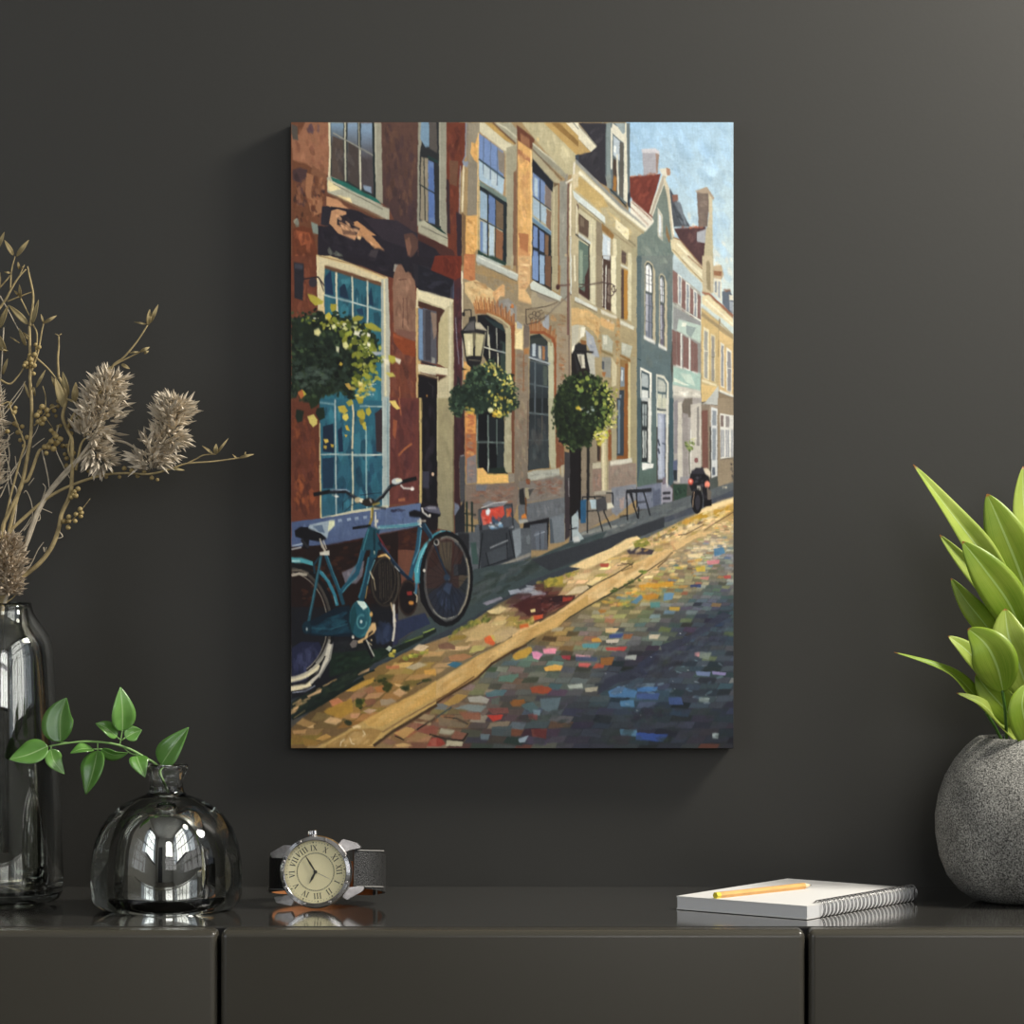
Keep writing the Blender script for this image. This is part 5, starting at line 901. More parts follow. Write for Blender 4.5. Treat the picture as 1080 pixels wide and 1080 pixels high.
S = '''b3a83c 165,270 210,280 280,320 270,345 220,355 185,320|a89a30 330,340 375,345 370,385 340,400 328,370|9a9434 480,440 520,425 568,432 550,460 490,468|a8a034 570,485 620,475 690,520 690,540 640,535 580,510|c9b83c 290,420 320,400 340,430 320,460 295,450|e0d890 212,530 245,515 265,545 245,572 215,560|dcd890 415,620 440,608 460,640 440,668 418,650|d8d49a 335,495 360,485 372,510 345,525|c8a83c 400,755 418,770 405,785 388,775|b0a83c 740,705 790,715 805,745 770,770 740,750|e6dcc0 790,720 833,740 820,775 795,755|c9bf58 720,830 770,830 795,860 750,862|a8a23c 640,860 660,850 695,880 690,892 650,880|e0d8c0 700,730 745,735 745,780 720,770|a8b0b8 620,680 680,680 720,700 650,710|c8a048 430,910 460,905 480,940 460,955|e0cf7c 525,890 560,900 560,960 535,955|b08a34 510,1010 560,1005 560,1050 530,1060|f0ecd8 590,545 615,555 610,575 588,570|f0ecd8 590,615 615,625 608,650 588,640|e8e4c8 500,530 540,540 530,572 500,560|d0d0a8 370,640 395,650 390,690 372,680|96983c 610,790 640,800 635,840 610,820|e6b848 750,1035 790,1030 820,1075 790,1080|c06a38 95,970 130,950 150,990 120,1020|b0a83c 130,950 160,985 140,1000'''
for q in S.split('|'):
    c, pts = q.split(' ', 1); poly(c, pts, .95)
dabs('e8e4c8 f0ecd8 d8d8a0', 26, 15, '160,430 280,430 420,470 520,500 600,560 640,680 560,700 480,560 300,480', .9); dabs('e8ece4 b8c8c0', 12, 14, '560,900 660,900 650,1010 580,1000', .9); dabs('c9b040 e0c858 a89830', 26, 26, '440,940 640,880 660,960 560,1050 500,1000', .85)
at(300, 420, 6.75)
# lower window casing and sill
grad('2b6478', '2d5f74', '252,0 700,20 700,790 265,850', '450,50 450,800'); dabs('1f4458 2f7284 3a7f90 24566a 1c3a50 2a6476', 110, 56, '260,60 690,60 690,780 270,830', .6, 88, 2.6, .08, 5)
poly('1c2c40', '275,200 350,180 355,390 275,380'); poly('3b2f34', '645,110 700,60 698,390 655,380'); poly('1f3a52', '270,430 355,420 350,640 275,640'); poly('1b3048', '380,230 410,200 420,380 385,385')
line('d8c48a', 10, '250,180 256,500 262,850'); line('a8b8b4', 10, '362,10 366,400 370,830'); line('d6c8a0', 12, '480,20 492,100 484,360'); line('c8c6a8', 11, '484,380 490,640 480,830'); line('8fb0b0', 10, '582,200 584,600 590,800'); line('a8b8b4', 10, '262,400 480,402'); line('c3ccc0', 12, '490,405 700,402'); line('9ab4b4', 8, '255,30 360,45'); line('a8bab4', 9, '540,55 700,60')
poly('a3b0ac', '696,-10 752,-10 747,770 700,806'); line('7c98a0', 8, '735,0 738,780'); line('b8c4bc', 6, '705,20 700,790'); poly('c4c0a4', '262,850 480,800 740,760 740,790 480,835 265,870')
poly('6b3a2a', '50,50 250,180 250,860 50,880'); poly('6b3a2a', '50,20 250,40 250,500 50,500'); dabs('7a4028 5c3228 8f4a2c 6a3a32 743c2c 4f2c28', 110, 38, '52,60 245,190 248,850 55,870', .6, 88, 2.4); dabs('96512c a85a30', 26, 30, '60,560 200,500 180,800 60,840', .5, 80)
poly('6a3832', '752,0 960,0 958,745 752,755'); dabs('5c3230 75403a 643834 502c2e', 80, 44, '760,10 950,10 950,740 760,745', .55, 88, 2.6); poly('9a5438', '775,150 805,160 790,290 770,260'); line('a8603c', 14, '815,405 870,350 905,325'); poly('a06040', '810,715 860,708 860,728 815,735'); line('a86040', 8, '815,0 830,120')
line('c9b070', 14, '966,0 970,400 968,750'); line('8f7c48', 5, '978,0 978,740'); poly('18171c', '984,0 1080,0 1080,760 984,740'); dabs('221f26 120f14 2c2730', 26, 44, '990,0 1078,0 1078,740 990,730', .6, 88, 3); poly('3a3a48', '985,520 1030,520 1030,640 985,640'); ell('c9a98c', 1057, 540, 9, 14)
grad('4a5a80', '5a6c90', '52,880 265,855 480,820 740,780 970,745 970,910 700,960 500,1010 300,1045 52,1075', '100,900 900,800'); dabs('5c6e92 50618a 687a9a 455578', 70, 44, '60,890 960,760 960,900 60,1060', .45, 85, 2); line('2b2a34', 10, '270,1055 500,1018 700,972 970,915'); dabs('3a3e54 2e3048', 12, 26, '750,790 860,780 870,810 760,815', .8)
for x in (380, 445, 500, 560): poly('8fa0b8', f'{x},{862-(x-380)*.12:.0f} {x+28},{856-(x-380)*.12:.0f} {x+30},{876-(x-380)*.12:.0f} {x+4},{882-(x-380)*.12:.0f}')
poly('3a201c', '300,1045 970,915 1080,900 1080,1080 300,1080'); dabs('4a281e 2c1a1a 5c3222', 40, 34, '320,1050 960,930 1070,1070 330,1078', .6, -8, 2)
S = '''d8c868 165,130 210,115 238,155 235,185 205,208 180,175|a8a03c 440,30 480,5 490,40 460,60|c9b03c 380,60 430,50 455,90 430,115 390,95|e8cc50 415,120 450,108 460,140 440,165 415,145|b8a430 520,90 560,75 578,110 575,150 545,150 518,120|b8a838 580,80 605,60 620,100 600,128 582,110|8a7c2c 530,145 570,150 570,200 545,190|c4b03c 555,180 580,165 585,230 560,220|d8b030 435,195 450,190 470,235 440,225|c8a030 425,255 450,262 440,282|e0bc4c 280,290 310,290 318,312 295,322|c8a43c 330,325 355,328 350,350 332,345|c8a43c 280,335 305,340 300,362 282,355|e8cc68 745,20 790,18 823,75 800,82 765,50|1c2a20 230,70 285,65 290,140 250,160 225,110|1f2c24 85,80 140,90 130,165 95,172 82,130|22301f 170,0 260,0 240,50 190,80|a8982c 510,0 565,0 560,35 530,40'''
for q in S.split('|'):
    c, pts = q.split(' ', 1); poly(c, pts, .95)

# ---------- two bicycles ----------
at(300, 560, 9)
poly('241817', '60,150 440,130 700,100 760,60 900,40 1080,0 1080,1080 60,1080'); dabs('3a1f18 4a281c 2c1916 1c1418 5a3220', 110, 44, '100,160 700,110 1070,20 1070,640 440,640 100,800', .55, -6, 2); poly('23263c', '70,900 400,980 560,1080 70,1080'); poly('30344c', '820,800 1080,780 1080,1080 840,1080'); dabs('2c3048 3a3f5c 1c1e2c', 46, 50, '830,790 1070,790 1070,1070 840,1070', .5, 88, 2.2); poly('1a181c', '820,690 1060,690 1040,810 840,800')
# far building side seen through
at(300, 640, 6.75)
poly('1b1c22', '50,0 770,0 770,280 640,400 420,480 200,600 50,660'); dabs('181c20 23262c 1a2622 2c2a2c', 60, 50, '340,230 640,230 640,380 360,470', .6, -20, 2); poly('242842', '55,290 120,250 250,250 280,330 250,420 160,520 55,550'); dabs('2c3150 1f2238 3a3f60 454b6c', 60, 44, '60,290 240,260 250,400 150,510 60,530', .5, 88, 2.4); poly('1c2a22', '330,330 640,300 800,290 640,400 400,480 320,500'); dabs('1c3024 24382c 14201a 30442c', 60, 34, '340,340 640,300 800,260 1070,120 1000,160 640,390 330,490', .6, -20, 2); poly('2c3550', '800,100 1000,40 1040,120 900,180 810,240'); dabs('34405a 263048', 30, 50, '620,90 770,90 780,260 660,290', .6, 85, 2.2)
at(300, 560, 9)
# rear wheel (left), white mudguard, frame
cx, cy = 20, 880
for rx, ry, c, w in ((455, 555, '14151a', 46), (430, 525, '46413c', 26), (405, 498, '211d1f', 18), (395, 485, 'a39a88', 7)): ell(c, cx+20, cy, rx*.93, ry, 0, 1, w, -84, 62)
poly('4aa0ac', '70,245 170,255 270,290 275,330 180,305 70,300'); line('b8d4d0', 16, '75,282 150,285'); line('15161c', 20, '70,318 180,322 280,350'); line('b0a694', 26, '75,420 140,405 210,415'); line('6f665a', 16, '75,375 160,370 230,400')
line('2f7a90', 30, '340,385 420,480 480,610 500,700'); line('7fb4be', 8, '470,620 492,690'); line('5aa0b0', 7, '360,385 430,480')
ell('e0d4b0', 20, 880, 470, 540, 0, 1, 30, 48, 86); ell('b8b098', 20, 880, 440, 515, 0, 1, 20, 30, 84); ell('8a867c', 20, 880, 430, 500, 0, 1, 24, 18, 48)
line('26505e', 26, '350,240 300,520 230,870 210,930'); line('3f7888', 7, '345,260 300,500 240,800'); line('1f4a5c', 34, '385,200 450,380 520,560 560,690'); line('3c7c90', 7, '400,220 470,400 540,580'); line('1c3a4a', 18, '330,250 280,320 290,400')
line('a89c88', 20, '345,90 385,190'); line('e0d8c4', 8, '370,80 400,170'); poly('c8c4b4', '335,200 430,185 430,230 340,230')
poly('6b6670', '545,390 640,350 720,300 760,280 740,430 680,500 580,500'); dabs('7c7884 8f8a92', 14, 30, '560,400 740,320 720,470 600,490', .6, 80)
line('1f5268', 44, '820,-20 740,220 690,400 540,575'); line('3a7a94', 8, '760,60 700,300 600,470'); line('5fa8b0', 6, '690,440 600,520 555,580'); line('184052', 52, '880,-10 830,250 780,450 730,660'); line('2c6a80', 16, '800,250 760,450 710,630'); line('6ab0c0', 7, '860,270 820,380 790,500'); line('1b4a5a', 50, '850,10 880,120 850,240'); line('d8d0b0', 7, '850,110 855,220')
poly('0f2230', '190,880 330,810 500,720 620,700 660,1000 420,1000 250,990'); poly('16384a', '260,900 560,850 640,960 420,990 260,970'); dabs('17394a 0e2030 1f4c5c', 40, 50, '260,880 620,740 640,970 270,970', .6, -20, 3); line('2c5c6c', 10, '250,920 440,930 600,880'); ell('14303f', 215, 915, 44, 60); ell('b8c0c0', 215, 930, 10, 14)
ell('28606c', 720, 835, 104, 180); ell('1f5462', 700, 840, 78, 160); ell('3c7f88', 735, 830, 78, 160, 0, .8, 12, -90, 90); poly('c8dcd0', '690,660 760,670 790,720 750,750 700,690'); ell('5c9aa0', 735, 860, 44, 64, 0, .7, 12, 0, 300); ell('c8d8d4', 730, 860, 12, 18); poly('18464f', '630,760 670,700 690,800 650,960 625,900'); line('14323c', 10, '620,760 615,860 640,970')
poly('d8b078', '830,870 865,870 875,930 850,970 790,1010 740,1060 700,1068 700,1040 760,1010 800,930'); poly('3c3028', '800,970 840,940 840,960 790,1010'); ell('d8a860', 825, 790, 14, 24); line('e8d0a0', 7, '780,1040 830,1080')
# front wheel seen edge-on
ell('1e1b1c', 960, 480, 150, 250); ell('3a332c', 960, 480, 130, 230, 0, 1, 16); ell('4a4238', 1000, 480, 80, 230, 0, 1, 10, -80, 80); line('c89a58', 16, '890,245 940,232 985,240 1005,275'); poly('e8c078', '960,210 985,215 1005,275 990,270'); line('a89878', 8, '815,380 850,460 865,560'); line('e0d0b0', 6, '812,385 840,450')
for x in (900, 935, 975, 1010): line('5c5040', 5, f'{x},300 {x+10},640', .8)
line('c8b088', 12, '1010,680 1030,760 1060,860'); line('cfc9ba', 16, '1045,790 1045,960 1030,1040'); line('a8884c', 8, '770,640 790,520'); line('7c2c38', 6, '890,30 930,100 990,200'); line('34486c', 12, '930,130 1000,230 1080,340')
at(300, 640, 6.75)
line('cfc9ba', 12, '780,60 785,140 770,240'); line('14151a', 22, '570,240 600,300 630,360'); line('c8c4b4', 9, '585,235 610,290 640,350'); poly('6c6460', '465,265 490,235 525,240 510,285 480,292'); ell('d8d0c0', 490, 215, 10, 12); ell('c9b088', 620, 235, 6, 8); poly('a8b0a0', '720,300 745,275 765,290 750,320'); dabs('b8a83c d8c858', 14, 22, '760,290 800,280 800,330 700,380 770,320', .9)
# rear tyre lower band over ground
line('3a3a42', 10, '350,250 300,400 200,520 60,560'); line('c9c2b0', 30, '325,270 300,380 240,480 180,540'); line('ecdcb4', 34, '180,548 120,570 55,580'); line('15141a', 10, '55,548 150,545 240,470 290,350'); line('9aa0b0', 8, '60,608 150,598 220,560'); line('8a8880', 12, '345,265 325,370 250,500'); 
# saddle, handlebar
at(300, 420, 6.75)
poly('14141a', '75,940 120,915 200,920 260,960 305,1000 250,1020 130,1000 80,985'); poly('9fb0bc', '180,900 250,885 330,865 355,880 340,930 320,945 305,1000 260,960 170,925'); poly('d8dcb4', '320,870 355,868 362,905 340,925 315,950 312,930'); poly('5c6f88', '200,910 270,900 290,960 250,950'); poly('15141a', '120,1000 180,1005 170,1080 135,1060'); line('9aa8b8', 10, '60,1050 130,1035'); line('a8a8a8', 12, '55,1075 120,1060'); line('b0a898', 10, '255,1000 270,1060 290,1080'); line('2a2a30', 20, '125,1010 170,1060')
line('16171c', 28, '215,685 320,665'); line('1c2026', 22, '320,668 440,665 500,705 560,745 640,745 700,700 760,620 850,595'); line('8fa4b8', 9, '330,652 440,652 465,665'); line('5c6064', 6, '470,680 560,740 640,735 700,685 750,630'); line('15161a', 26, '850,590 935,570'); ell('c0c8c8', 800, 590, 38, 22, -10); poly('e0dcc0', '790,575 830,570 840,590 800,600'); line('d0ccc4', 12, '830,620 850,640 910,645'); ell('e8e0d8', 910, 645, 14, 14); line('9a9a94', 9, '340,690 390,700'); ell('d8d8d0', 372, 698, 14, 8)
ell('c9b890', 525, 725, 26, 22); ell('e8e0c0', 550, 728, 18, 16); ell('2a2622', 600, 740, 45, 30); line('a8a098', 12, '610,720 620,740'); line('b8983c', 12, '630,760 680,745'); line('2a2a30', 12, '640,770 720,785'); line('8a7838', 18, '628,780 622,860 605,905'); line('e0c880', 6, '620,780 618,850'); line('e0dccc', 10, '648,810 652,920'); poly('c8c4b4', '640,870 670,860 668,885 645,890')
for q in ('415,800 420,740 470,700 520,700', '430,805 480,760 540,740', '540,690 620,680 690,672'): line('1c2430', 4, q)
line('16161c', 18, '490,925 610,908'); poly('1c4a58', '600,910 660,930 690,1080 540,1080'); line('3a7a88', 9, '600,930 560,1080'); line('12303c', 14, '640,940 640,1080'); line('8a2c38', 5, '660,960 690,1020 720,1080'); line('b8b0a0', 8, '640,900 665,930')
line('7fb0bc', 20, '670,920 780,912 960,895'); line('c8d8d4', 7, '700,912 930,895'); line('2c4860', 8, '670,935 960,908')
# second bicycle
at(400, 500, 6.75)
poly('1f1a1f', '300,200 420,215 415,400 300,400'); poly('15151b', '210,270 250,255 310,270 440,275 435,300 360,320 260,305 215,300'); poly('5c5c6c', '310,240 360,222 425,235 440,285 350,270'); poly('8c8c98', '340,235 400,232 410,250 350,250'); line('d0ccc4', 12, '305,240 312,270 350,300'); line('cfc8b8', 14, '292,320 298,385'); line('b8b0a0', 12, '275,335 330,332'); ell('e0d8c8', 360, 295, 9, 12)
line('a8c0c0', 12, '0,385 150,375 290,358'); line('4f90a0', 18, '10,375 180,368 270,355')
line('245068', 30, '290,385 270,540 220,740'); line('4f90a8', 9, '300,400 282,540 240,640'); line('1c3448', 28, '310,360 380,470 400,500'); line('3c6880', 8, '325,350 385,450')
line('16283c', 22, '0,490 70,590 150,690 240,770'); line('3a5470', 5, '10,490 90,600 180,700'); line('c9c8c0', 7, '110,655 145,690')
poly('3c90a4', '380,430 440,398 500,405 530,420 500,425 450,430 400,460 370,480'); poly('d8e0d0', '425,415 440,405 450,425 430,432'); poly('48a0b0', '360,460 390,490 340,540 310,580 295,620 315,640 305,770 255,780 250,680 285,560 320,500'); poly('2c7088', '285,600 310,590 325,620 310,760 280,770'); line('15222c', 7, '310,580 325,590'); line('8fd0d4', 6, '365,470 320,530 290,600 270,700')
ell('15161a', 478, 745, 172, 322, 0, 1, 34); ell('4a4a4c', 480, 745, 158, 300, 0, 1, 12); ell('6b6a66', 482, 745, 150, 290, 0, .8, 6); ell('1f1e24', 480, 745, 148, 284, 0, .62); ell('8a8478', 482, 745, 158, 300, 0, .9, 7, -130, -60); ell('a89c84', 482, 745, 158, 296, 0, .9, 8, -30, 60); ell('b0ac9c', 480, 745, 150, 282, 0, .8, 6, 70, 130)
poly('262b3a', '345,860 480,760 620,860 560,1000 480,1025 400,980', .8); dabs('2c3448 1f2634 3a4660', 40, 40, '360,860 480,770 600,860 540,990 420,980', .5, 80, 2.4); poly('3a2420', '340,480 440,440 420,640 340,690', .6); poly('6a644e', '420,480 520,480 510,700 440,640', .55); poly('4a2a22', '520,480 600,560 580,640 520,640', .6)
for k in range(26):
    t = math.radians(k*360/26+5); line('14151a', 3, f'488,740 {482+148*math.cos(t):.0f},{745+284*math.sin(t):.0f}', .55)
line('1c2c40', 12, '395,500 440,620 490,730'); ell('c8d4dc', 492, 745, 12, 12); ell('2c3c50', 482, 735, 24, 24); ell('b0b0a8', 408, 485, 16, 20, 0, 1, 6); ell('1a1c20', 405, 480, 12, 14); poly('3f5270', '450,820 480,770 520,780 500,860', .6)
ell('1c1618', 205, 880, 70, 130); ell('3a2c26', 205, 880, 66, 120, 0, 1, 9); poly('8a2c28', '195,835 235,832 238,860 200,862'); ell('d08a3c', 228, 915, 20, 14); line('c8b898', 8, '250,840 270,870 268,910'); ell('e0d8c8', 320, 685, 9, 12)
line('cfc9ba', 18, '105,930 108,1080'); line('3c6c88', 16, '265,780 262,850'); line('16161c', 28, '295,780 310,900 370,1000 450,1055')
# front wheel of first bicycle, again over
for x in (10, 40, 70): line('4a4036', 4, f'{x},620 {x+8},900', .8)
ell('5c5040', 20, 750, 95, 170, 0, .8, 5, -85, 85); line('e8c078', 12, '10,580 45,572 75,600')
# ---------- soft brush blending, canvas texture and varnish unevenness ----------
at(300, 270, 6.75)
def blur(A, k):
    k = np.array(k, np.float32); k /= k.sum(); r_ = len(k)//2
    B = np.pad(A, ((r_, r_), (0, 0), (0, 0)), 'edge'); A = sum(B[i:i+A.shape[0]]*k[i] for i in range(len(k)))
    B = np.pad(A, ((0, 0), (r_, r_), (0, 0)), 'edge'); return sum(B[:, i:i+A.shape[1]]*k[i] for i in range(len(k)))
def vblur(A, n):
    B = np.pad(A, ((n, n), (0, 0), (0, 0)), 'edge'); return sum(B[i:i+A.shape[0]] for i in range(2*n+1))/(2*n+1)
wv_ = np.clip(_noise(PH, PW, 12, 31)*.5+.35, 0, .8)[..., None]
IMG[:] = IMG*(1-wv_)+vblur(IMG, 2)*wv_               # vertical drags of the brush
IMG[:] = blur(IMG, [1, 4.5, 1])
g_ = IMG.mean(axis=2, keepdims=True); IMG[:] = g_+(IMG-g_)*.87; IMG[:] = .34+(IMG-.34)*1.09
tex = _noise(PH, PW, (9, 1.6), 11)*.014+_noise(PH, PW, (1.6, 9), 12)*.010+_noise(PH, PW, 2.2, 13)*.016+_noise(PH, PW, 14, 14)*.02
IMG *= (1+tex)[..., None]
IMG = np.clip(IMG, 0, 1)
# ---------------- the picture becomes the paint layer of the canvas ----------------
YP = -0.020
kp = kk(YP)
def lin(c): return np.where(c <= .04045, c/12.92, ((c+.055)/1.055)**2.4)
pic = thing('painting', ((540.25-540)*kp, YP/2, CZ-(459-540)*kp), 'large unframed canvas painting of a sunlit street with two bicycles, hung on the dark wall', 'painting')
pa, pb = P(PX0, PY0, YP), P(PX1, PY1, YP)
bm = bmesh.new(); box(bm, pa.x-.0004, pb.x+.0004, YP+.0004, -.0005, pb.z-.0004, pa.z+.0004, .0008, 2)
M_edge = pbr('black_canvas_edge', (.012, .011, .010), .7, bump=(900, .3))
obj('wrapped_edge', bm, M_edge, pic)
ny, nx = PH, PW
X, Z = np.meshgrid(np.linspace(pa.x, pb.x, nx), np.linspace(pa.z, pb.z, ny))
lum = IMG.mean(axis=2)
co = np.stack([X, np.full_like(X, YP)-np.clip(lum, 0, 1)*.00008, Z], -1).reshape(-1, 3).astype(np.float32)
co -= np.array(pic.location, np.float32)
i0 = (np.arange(ny-1)[:, None]*nx+np.arange(nx-1)[None]).ravel()
quads = np.stack([i0, i0+nx, i0+nx+1, i0+1], 1).astype(np.int32)
me = bpy.data.meshes.new('painted_surface')
me.vertices.add(len(co)); me.vertices.foreach_set('co', co.ravel())
me.loops.add(quads.size); me.loops.foreach_set('vertex_index', quads.ravel())
me.polygons.add(len(quads)); me.polygons.foreach_set('loop_start', np.arange(0, quads.size, 4, dtype=np.int32))
me.update(calc_edges=True)
ca = me.color_attributes.new('paint', 'FLOAT_COLOR', 'POINT')
rgba = np.ones((ny*nx, 4), np.float32); rgba[:, :3] = lin(IMG.reshape(-1, 3))
ca.data.foreach_set('color', rgba.ravel())
me.polygons.foreach_set('use_smooth', np.ones(len(quads), bool))
M_paint, nt, b = newmat('oil_paint')
at_ = nt.nodes.new('ShaderNodeAttribute'); at_.attribute_name = 'paint'
nt.links.new(at_.outputs['Color'], b.inputs['Base Color']); b.inputs['Roughness'].default_value = .7; b.inputs['Specular IOR Level'].default_value = .25
tc = nt.nodes.new('ShaderNodeTexCoord'); nz = nt.nodes.new('ShaderNodeTexNoise'); nz.inputs['Scale'].default_value = 420
nt.links.new(tc.outputs['Object'], nz.inputs['Vector']); bp = nt.nodes.new('ShaderNodeBump'); bp.inputs['Strength'].default_value = .12; bp.inputs['Distance'].default_value = .0004
nt.links.new(nz.outputs['Fac'], bp.inputs['Height']); nt.links.new(bp.outputs['Normal'], b.inputs['Normal'])
me.materials.append(M_paint)
o = bpy.data.objects.new('painted_surface', me); COL.objects.link(o); o.parent = pic
random.seed(5)
# ================= notebook and pencil =================
ang = math.radians(53.6); A0 = Vector((.1997, -.2147, TOP+.0004)); d1 = Vector((math.cos(ang), math.sin(ang), 0)); d2 = Vector((-math.sin(ang), math.cos(ang), 0))
W1, W2, TH = .145, .106, .0092
M_paper = pbr('white_paper', (.74, .73, .705), .7, bump=(300, .1)); M_pages = pbr('page_edges', (.74, .72, .69), .85)
nt = M_pages.node_tree; b = nt.nodes['Principled BSDF']; tc = nt.nodes.new('ShaderNodeTexCoord'); wv = nt.nodes.new('ShaderNodeTexWave'); wv.bands_direction = 'Z'; wv.inputs['Scale'].default_value = 900
nt.links.new(tc.outputs['Object'], wv.inputs['Vector']); mr = nt.nodes.new('ShaderNodeMapRange'); mr.inputs[3].default_value = .64; mr.inputs[4].default_value = .74; nt.links.new(wv.outputs['Fac'], mr.inputs[0])
cb = nt.nodes.new('ShaderNodeCombineColor'); [nt.links.new(mr.outputs[0], cb.inputs[i]) for i in range(3)]; nt.links.new(cb.outputs[0], b.inputs['Base Color'])
M_wire = pbr('dark_wire', (.30, .30, .30), .25, 1.0)
nb = thing('notebook', A0, 'white spiral bound notebook lying on the sideboard under a yellow pencil', 'notebook')
def slab(bm, z0, z1, e0=0, e1=0):
    c = [A0-d1*e0-d2*0, A0+d1*(W1+e0), A0+d1*(W1+e0)+d2*(W2+e1), A0-d1*e0+d2*(W2+e1)]
    lo = [bm.verts.new(p+Vector((0, 0, z0))) for p in c]; hi = [bm.verts.new(p+Vector((0, 0, z1))) for p in c]
    bm.faces.new(lo[::-1]); bm.faces.new(hi)
    for i in range(4): bm.faces.new((lo[i], lo[(i+1) % 4], hi[(i+1) % 4], hi[i]))
bm = bmesh.new(); slab(bm, .0008, TH-.0008, -.0004, -.0004); obj('page_block', bm, M_pages, nb)
bm = bmesh.new(); slab(bm, TH-.0008, TH); obj('front_cover', bm, M_paper, nb)
bm = bmesh.new(); slab(bm, 0, .0008); obj('back_cover', bm, M_paper, nb)
bm = bmesh.new(); n = 25
for i in range(n):
    for dd in (0, .0017):
        c = A0+d1*(W1*(.12+.86*i/(n-1))+dd)+d2*.001+Vector((0, 0, TH*.5))
        pts = []
        for k in range(17):
            t = 2*PI*k/16
            pts.append(c+d2*(.0046*math.cos(t)+.0006)+Vector((0, 0, .0060*math.sin(t)+.0009)))
        tube(bm, pts, .00032, 5, 1)
obj('spiral_binding', bm, M_wire, nb, True)
bm = bmesh.new()      # row of punched holes on the cover
for i in range(n):
    c = A0+d1*(W1*(.12+.86*i/(n-1))+.0008)+d2*.0058+Vector((0, 0, TH+.00012))
    q = [bm.verts.new(c+d1*a+d2*b_) for a, b_ in ((-.0014, -.0008), (.0014, -.0008), (.0014, .0008), (-.0014, .0008))]; bm.faces.new(q)
obj('punched_holes', bm, M_in, nb)
# pencil
p0 = Vector((.1403, -.169, TOP+.0004+TH+.0021)); p1 = Vector((.2124, -.1005, TOP+.0004+TH+.0021)); dr = (p1-p0).normalized(); L = (p1-p0).length
M_penc = pbr('varnished_wood', (.72, .40, .13), .4, noise=(60, .12)); M_yel = pbr('yellow_cap', (.75, .62, .05), .45); M_wood = pbr('sharpened_wood', (.78, .62, .42), .7); M_lead = pbr('graphite', (.03, .03, .03), .4)
pe = thing('pencil', p0-Vector((0, 0, .0021)), 'short natural wood pencil with a yellow end lying on the white notebook', 'pencil')
def prism(bm, a, b_, ra, rb, n=6):
    T = (b_-a).normalized(); N = Vector((0, 0, 1)); S = T.cross(N).normalized(); N = S.cross(T)
    A = [bm.verts.new(a+(S*math.cos(2*PI*i/n)+N*math.sin(2*PI*i/n))*ra) for i in range(n)]
    B = [bm.verts.new(b_+(S*math.cos(2*PI*i/n)+N*math.sin(2*PI*i/n))*rb) for i in range(n)]
    bm.faces.new(A[::-1]); bm.faces.new(B)
    for i in range(n): bm.faces.new((A[i], A[(i+1) % n], B[(i+1) % n], B[i]))
bm = bmesh.new(); prism(bm, p0+dr*.004, p0+dr*(L*.92), .0024, .0024); obj('shaft', bm, M_penc, pe)
bm = bmesh.new(); prism(bm, p0, p0+dr*.004, .0024, .00242); obj('end_cap', bm, M_yel, pe)
bm = bmesh.new(); prism(bm, p0+dr*(L*.92), p0+dr*(L*.98), .0023, .0008, 12); obj('sharpened_cone', bm, M_wood, pe)
bm = bmesh.new(); prism(bm, p0+dr*(L*.98), p0+dr*L, .0008, .0001, 8); obj('lead', bm, M_lead, pe)

# ================= glass bottles =================
def glassmat(name, tint, dens):
    m, nt, b = newmat(name)
    b.inputs['Base Color'].default_value = (*tint, 1); b.inputs['Roughness'].default_value = 0.0; b.inputs['IOR'].default_value = 1.47
    b.inputs['Transmission Weight'].default_value = 1.0; b.inputs['Specular IOR Level'].default_value = .6
    va = nt.nodes.new('ShaderNodeVolumeAbsorption'); va.inputs['Color'].default_value = (.62, .64, .62, 1); va.inputs['Density'].default_value = dens
    nt.links.new(va.outputs[0], nt.nodes['Material Output'].inputs['Volume'])
    return m
M_smoke = glassmat('smoked_glass', (.95, .965, .95), 24)
# silvery film on the inside wall of the bottles
def film(name, tint, refl):
    m, nt, b = newmat(name)
    g_ = nt.nodes.new('ShaderNodeBsdfGlossy'); g_.inputs['Roughness'].default_value = .015; g_.inputs['Color'].default_value = (.93, .92, .88, 1)
    t_ = nt.nodes.new('ShaderNodeBsdfTransparent'); t_.inputs['Color'].default_value = (*tint, 1)
    fr = nt.nodes.new('ShaderNodeFresnel'); fr.inputs['IOR'].default_value = 1.5
    mr = nt.nodes.new('ShaderNodeMapRange'); mr.inputs[1].default_value = 0; mr.inputs[2].default_value = 1; mr.inputs[3].default_value = refl; mr.inputs[4].default_value = 1
    mx = nt.nodes.new('ShaderNodeMixShader')
    nt.links.new(fr.outputs[0], mr.inputs[0]); nt.links.new(mr.outputs[0], mx.inputs[0]); nt.links.new(t_.outputs[0], mx.inputs[1]); nt.links.new(g_.outputs[0], mx.inputs[2])
    nt.links.new(mx.outputs[0], nt.nodes['Material Output'].inputs[0]); return m
M_film = film('silvered_inner_film', (.04, .04, .04), .86)
M_film2 = film('faint_inner_film', (.62, .63, .60), .16)
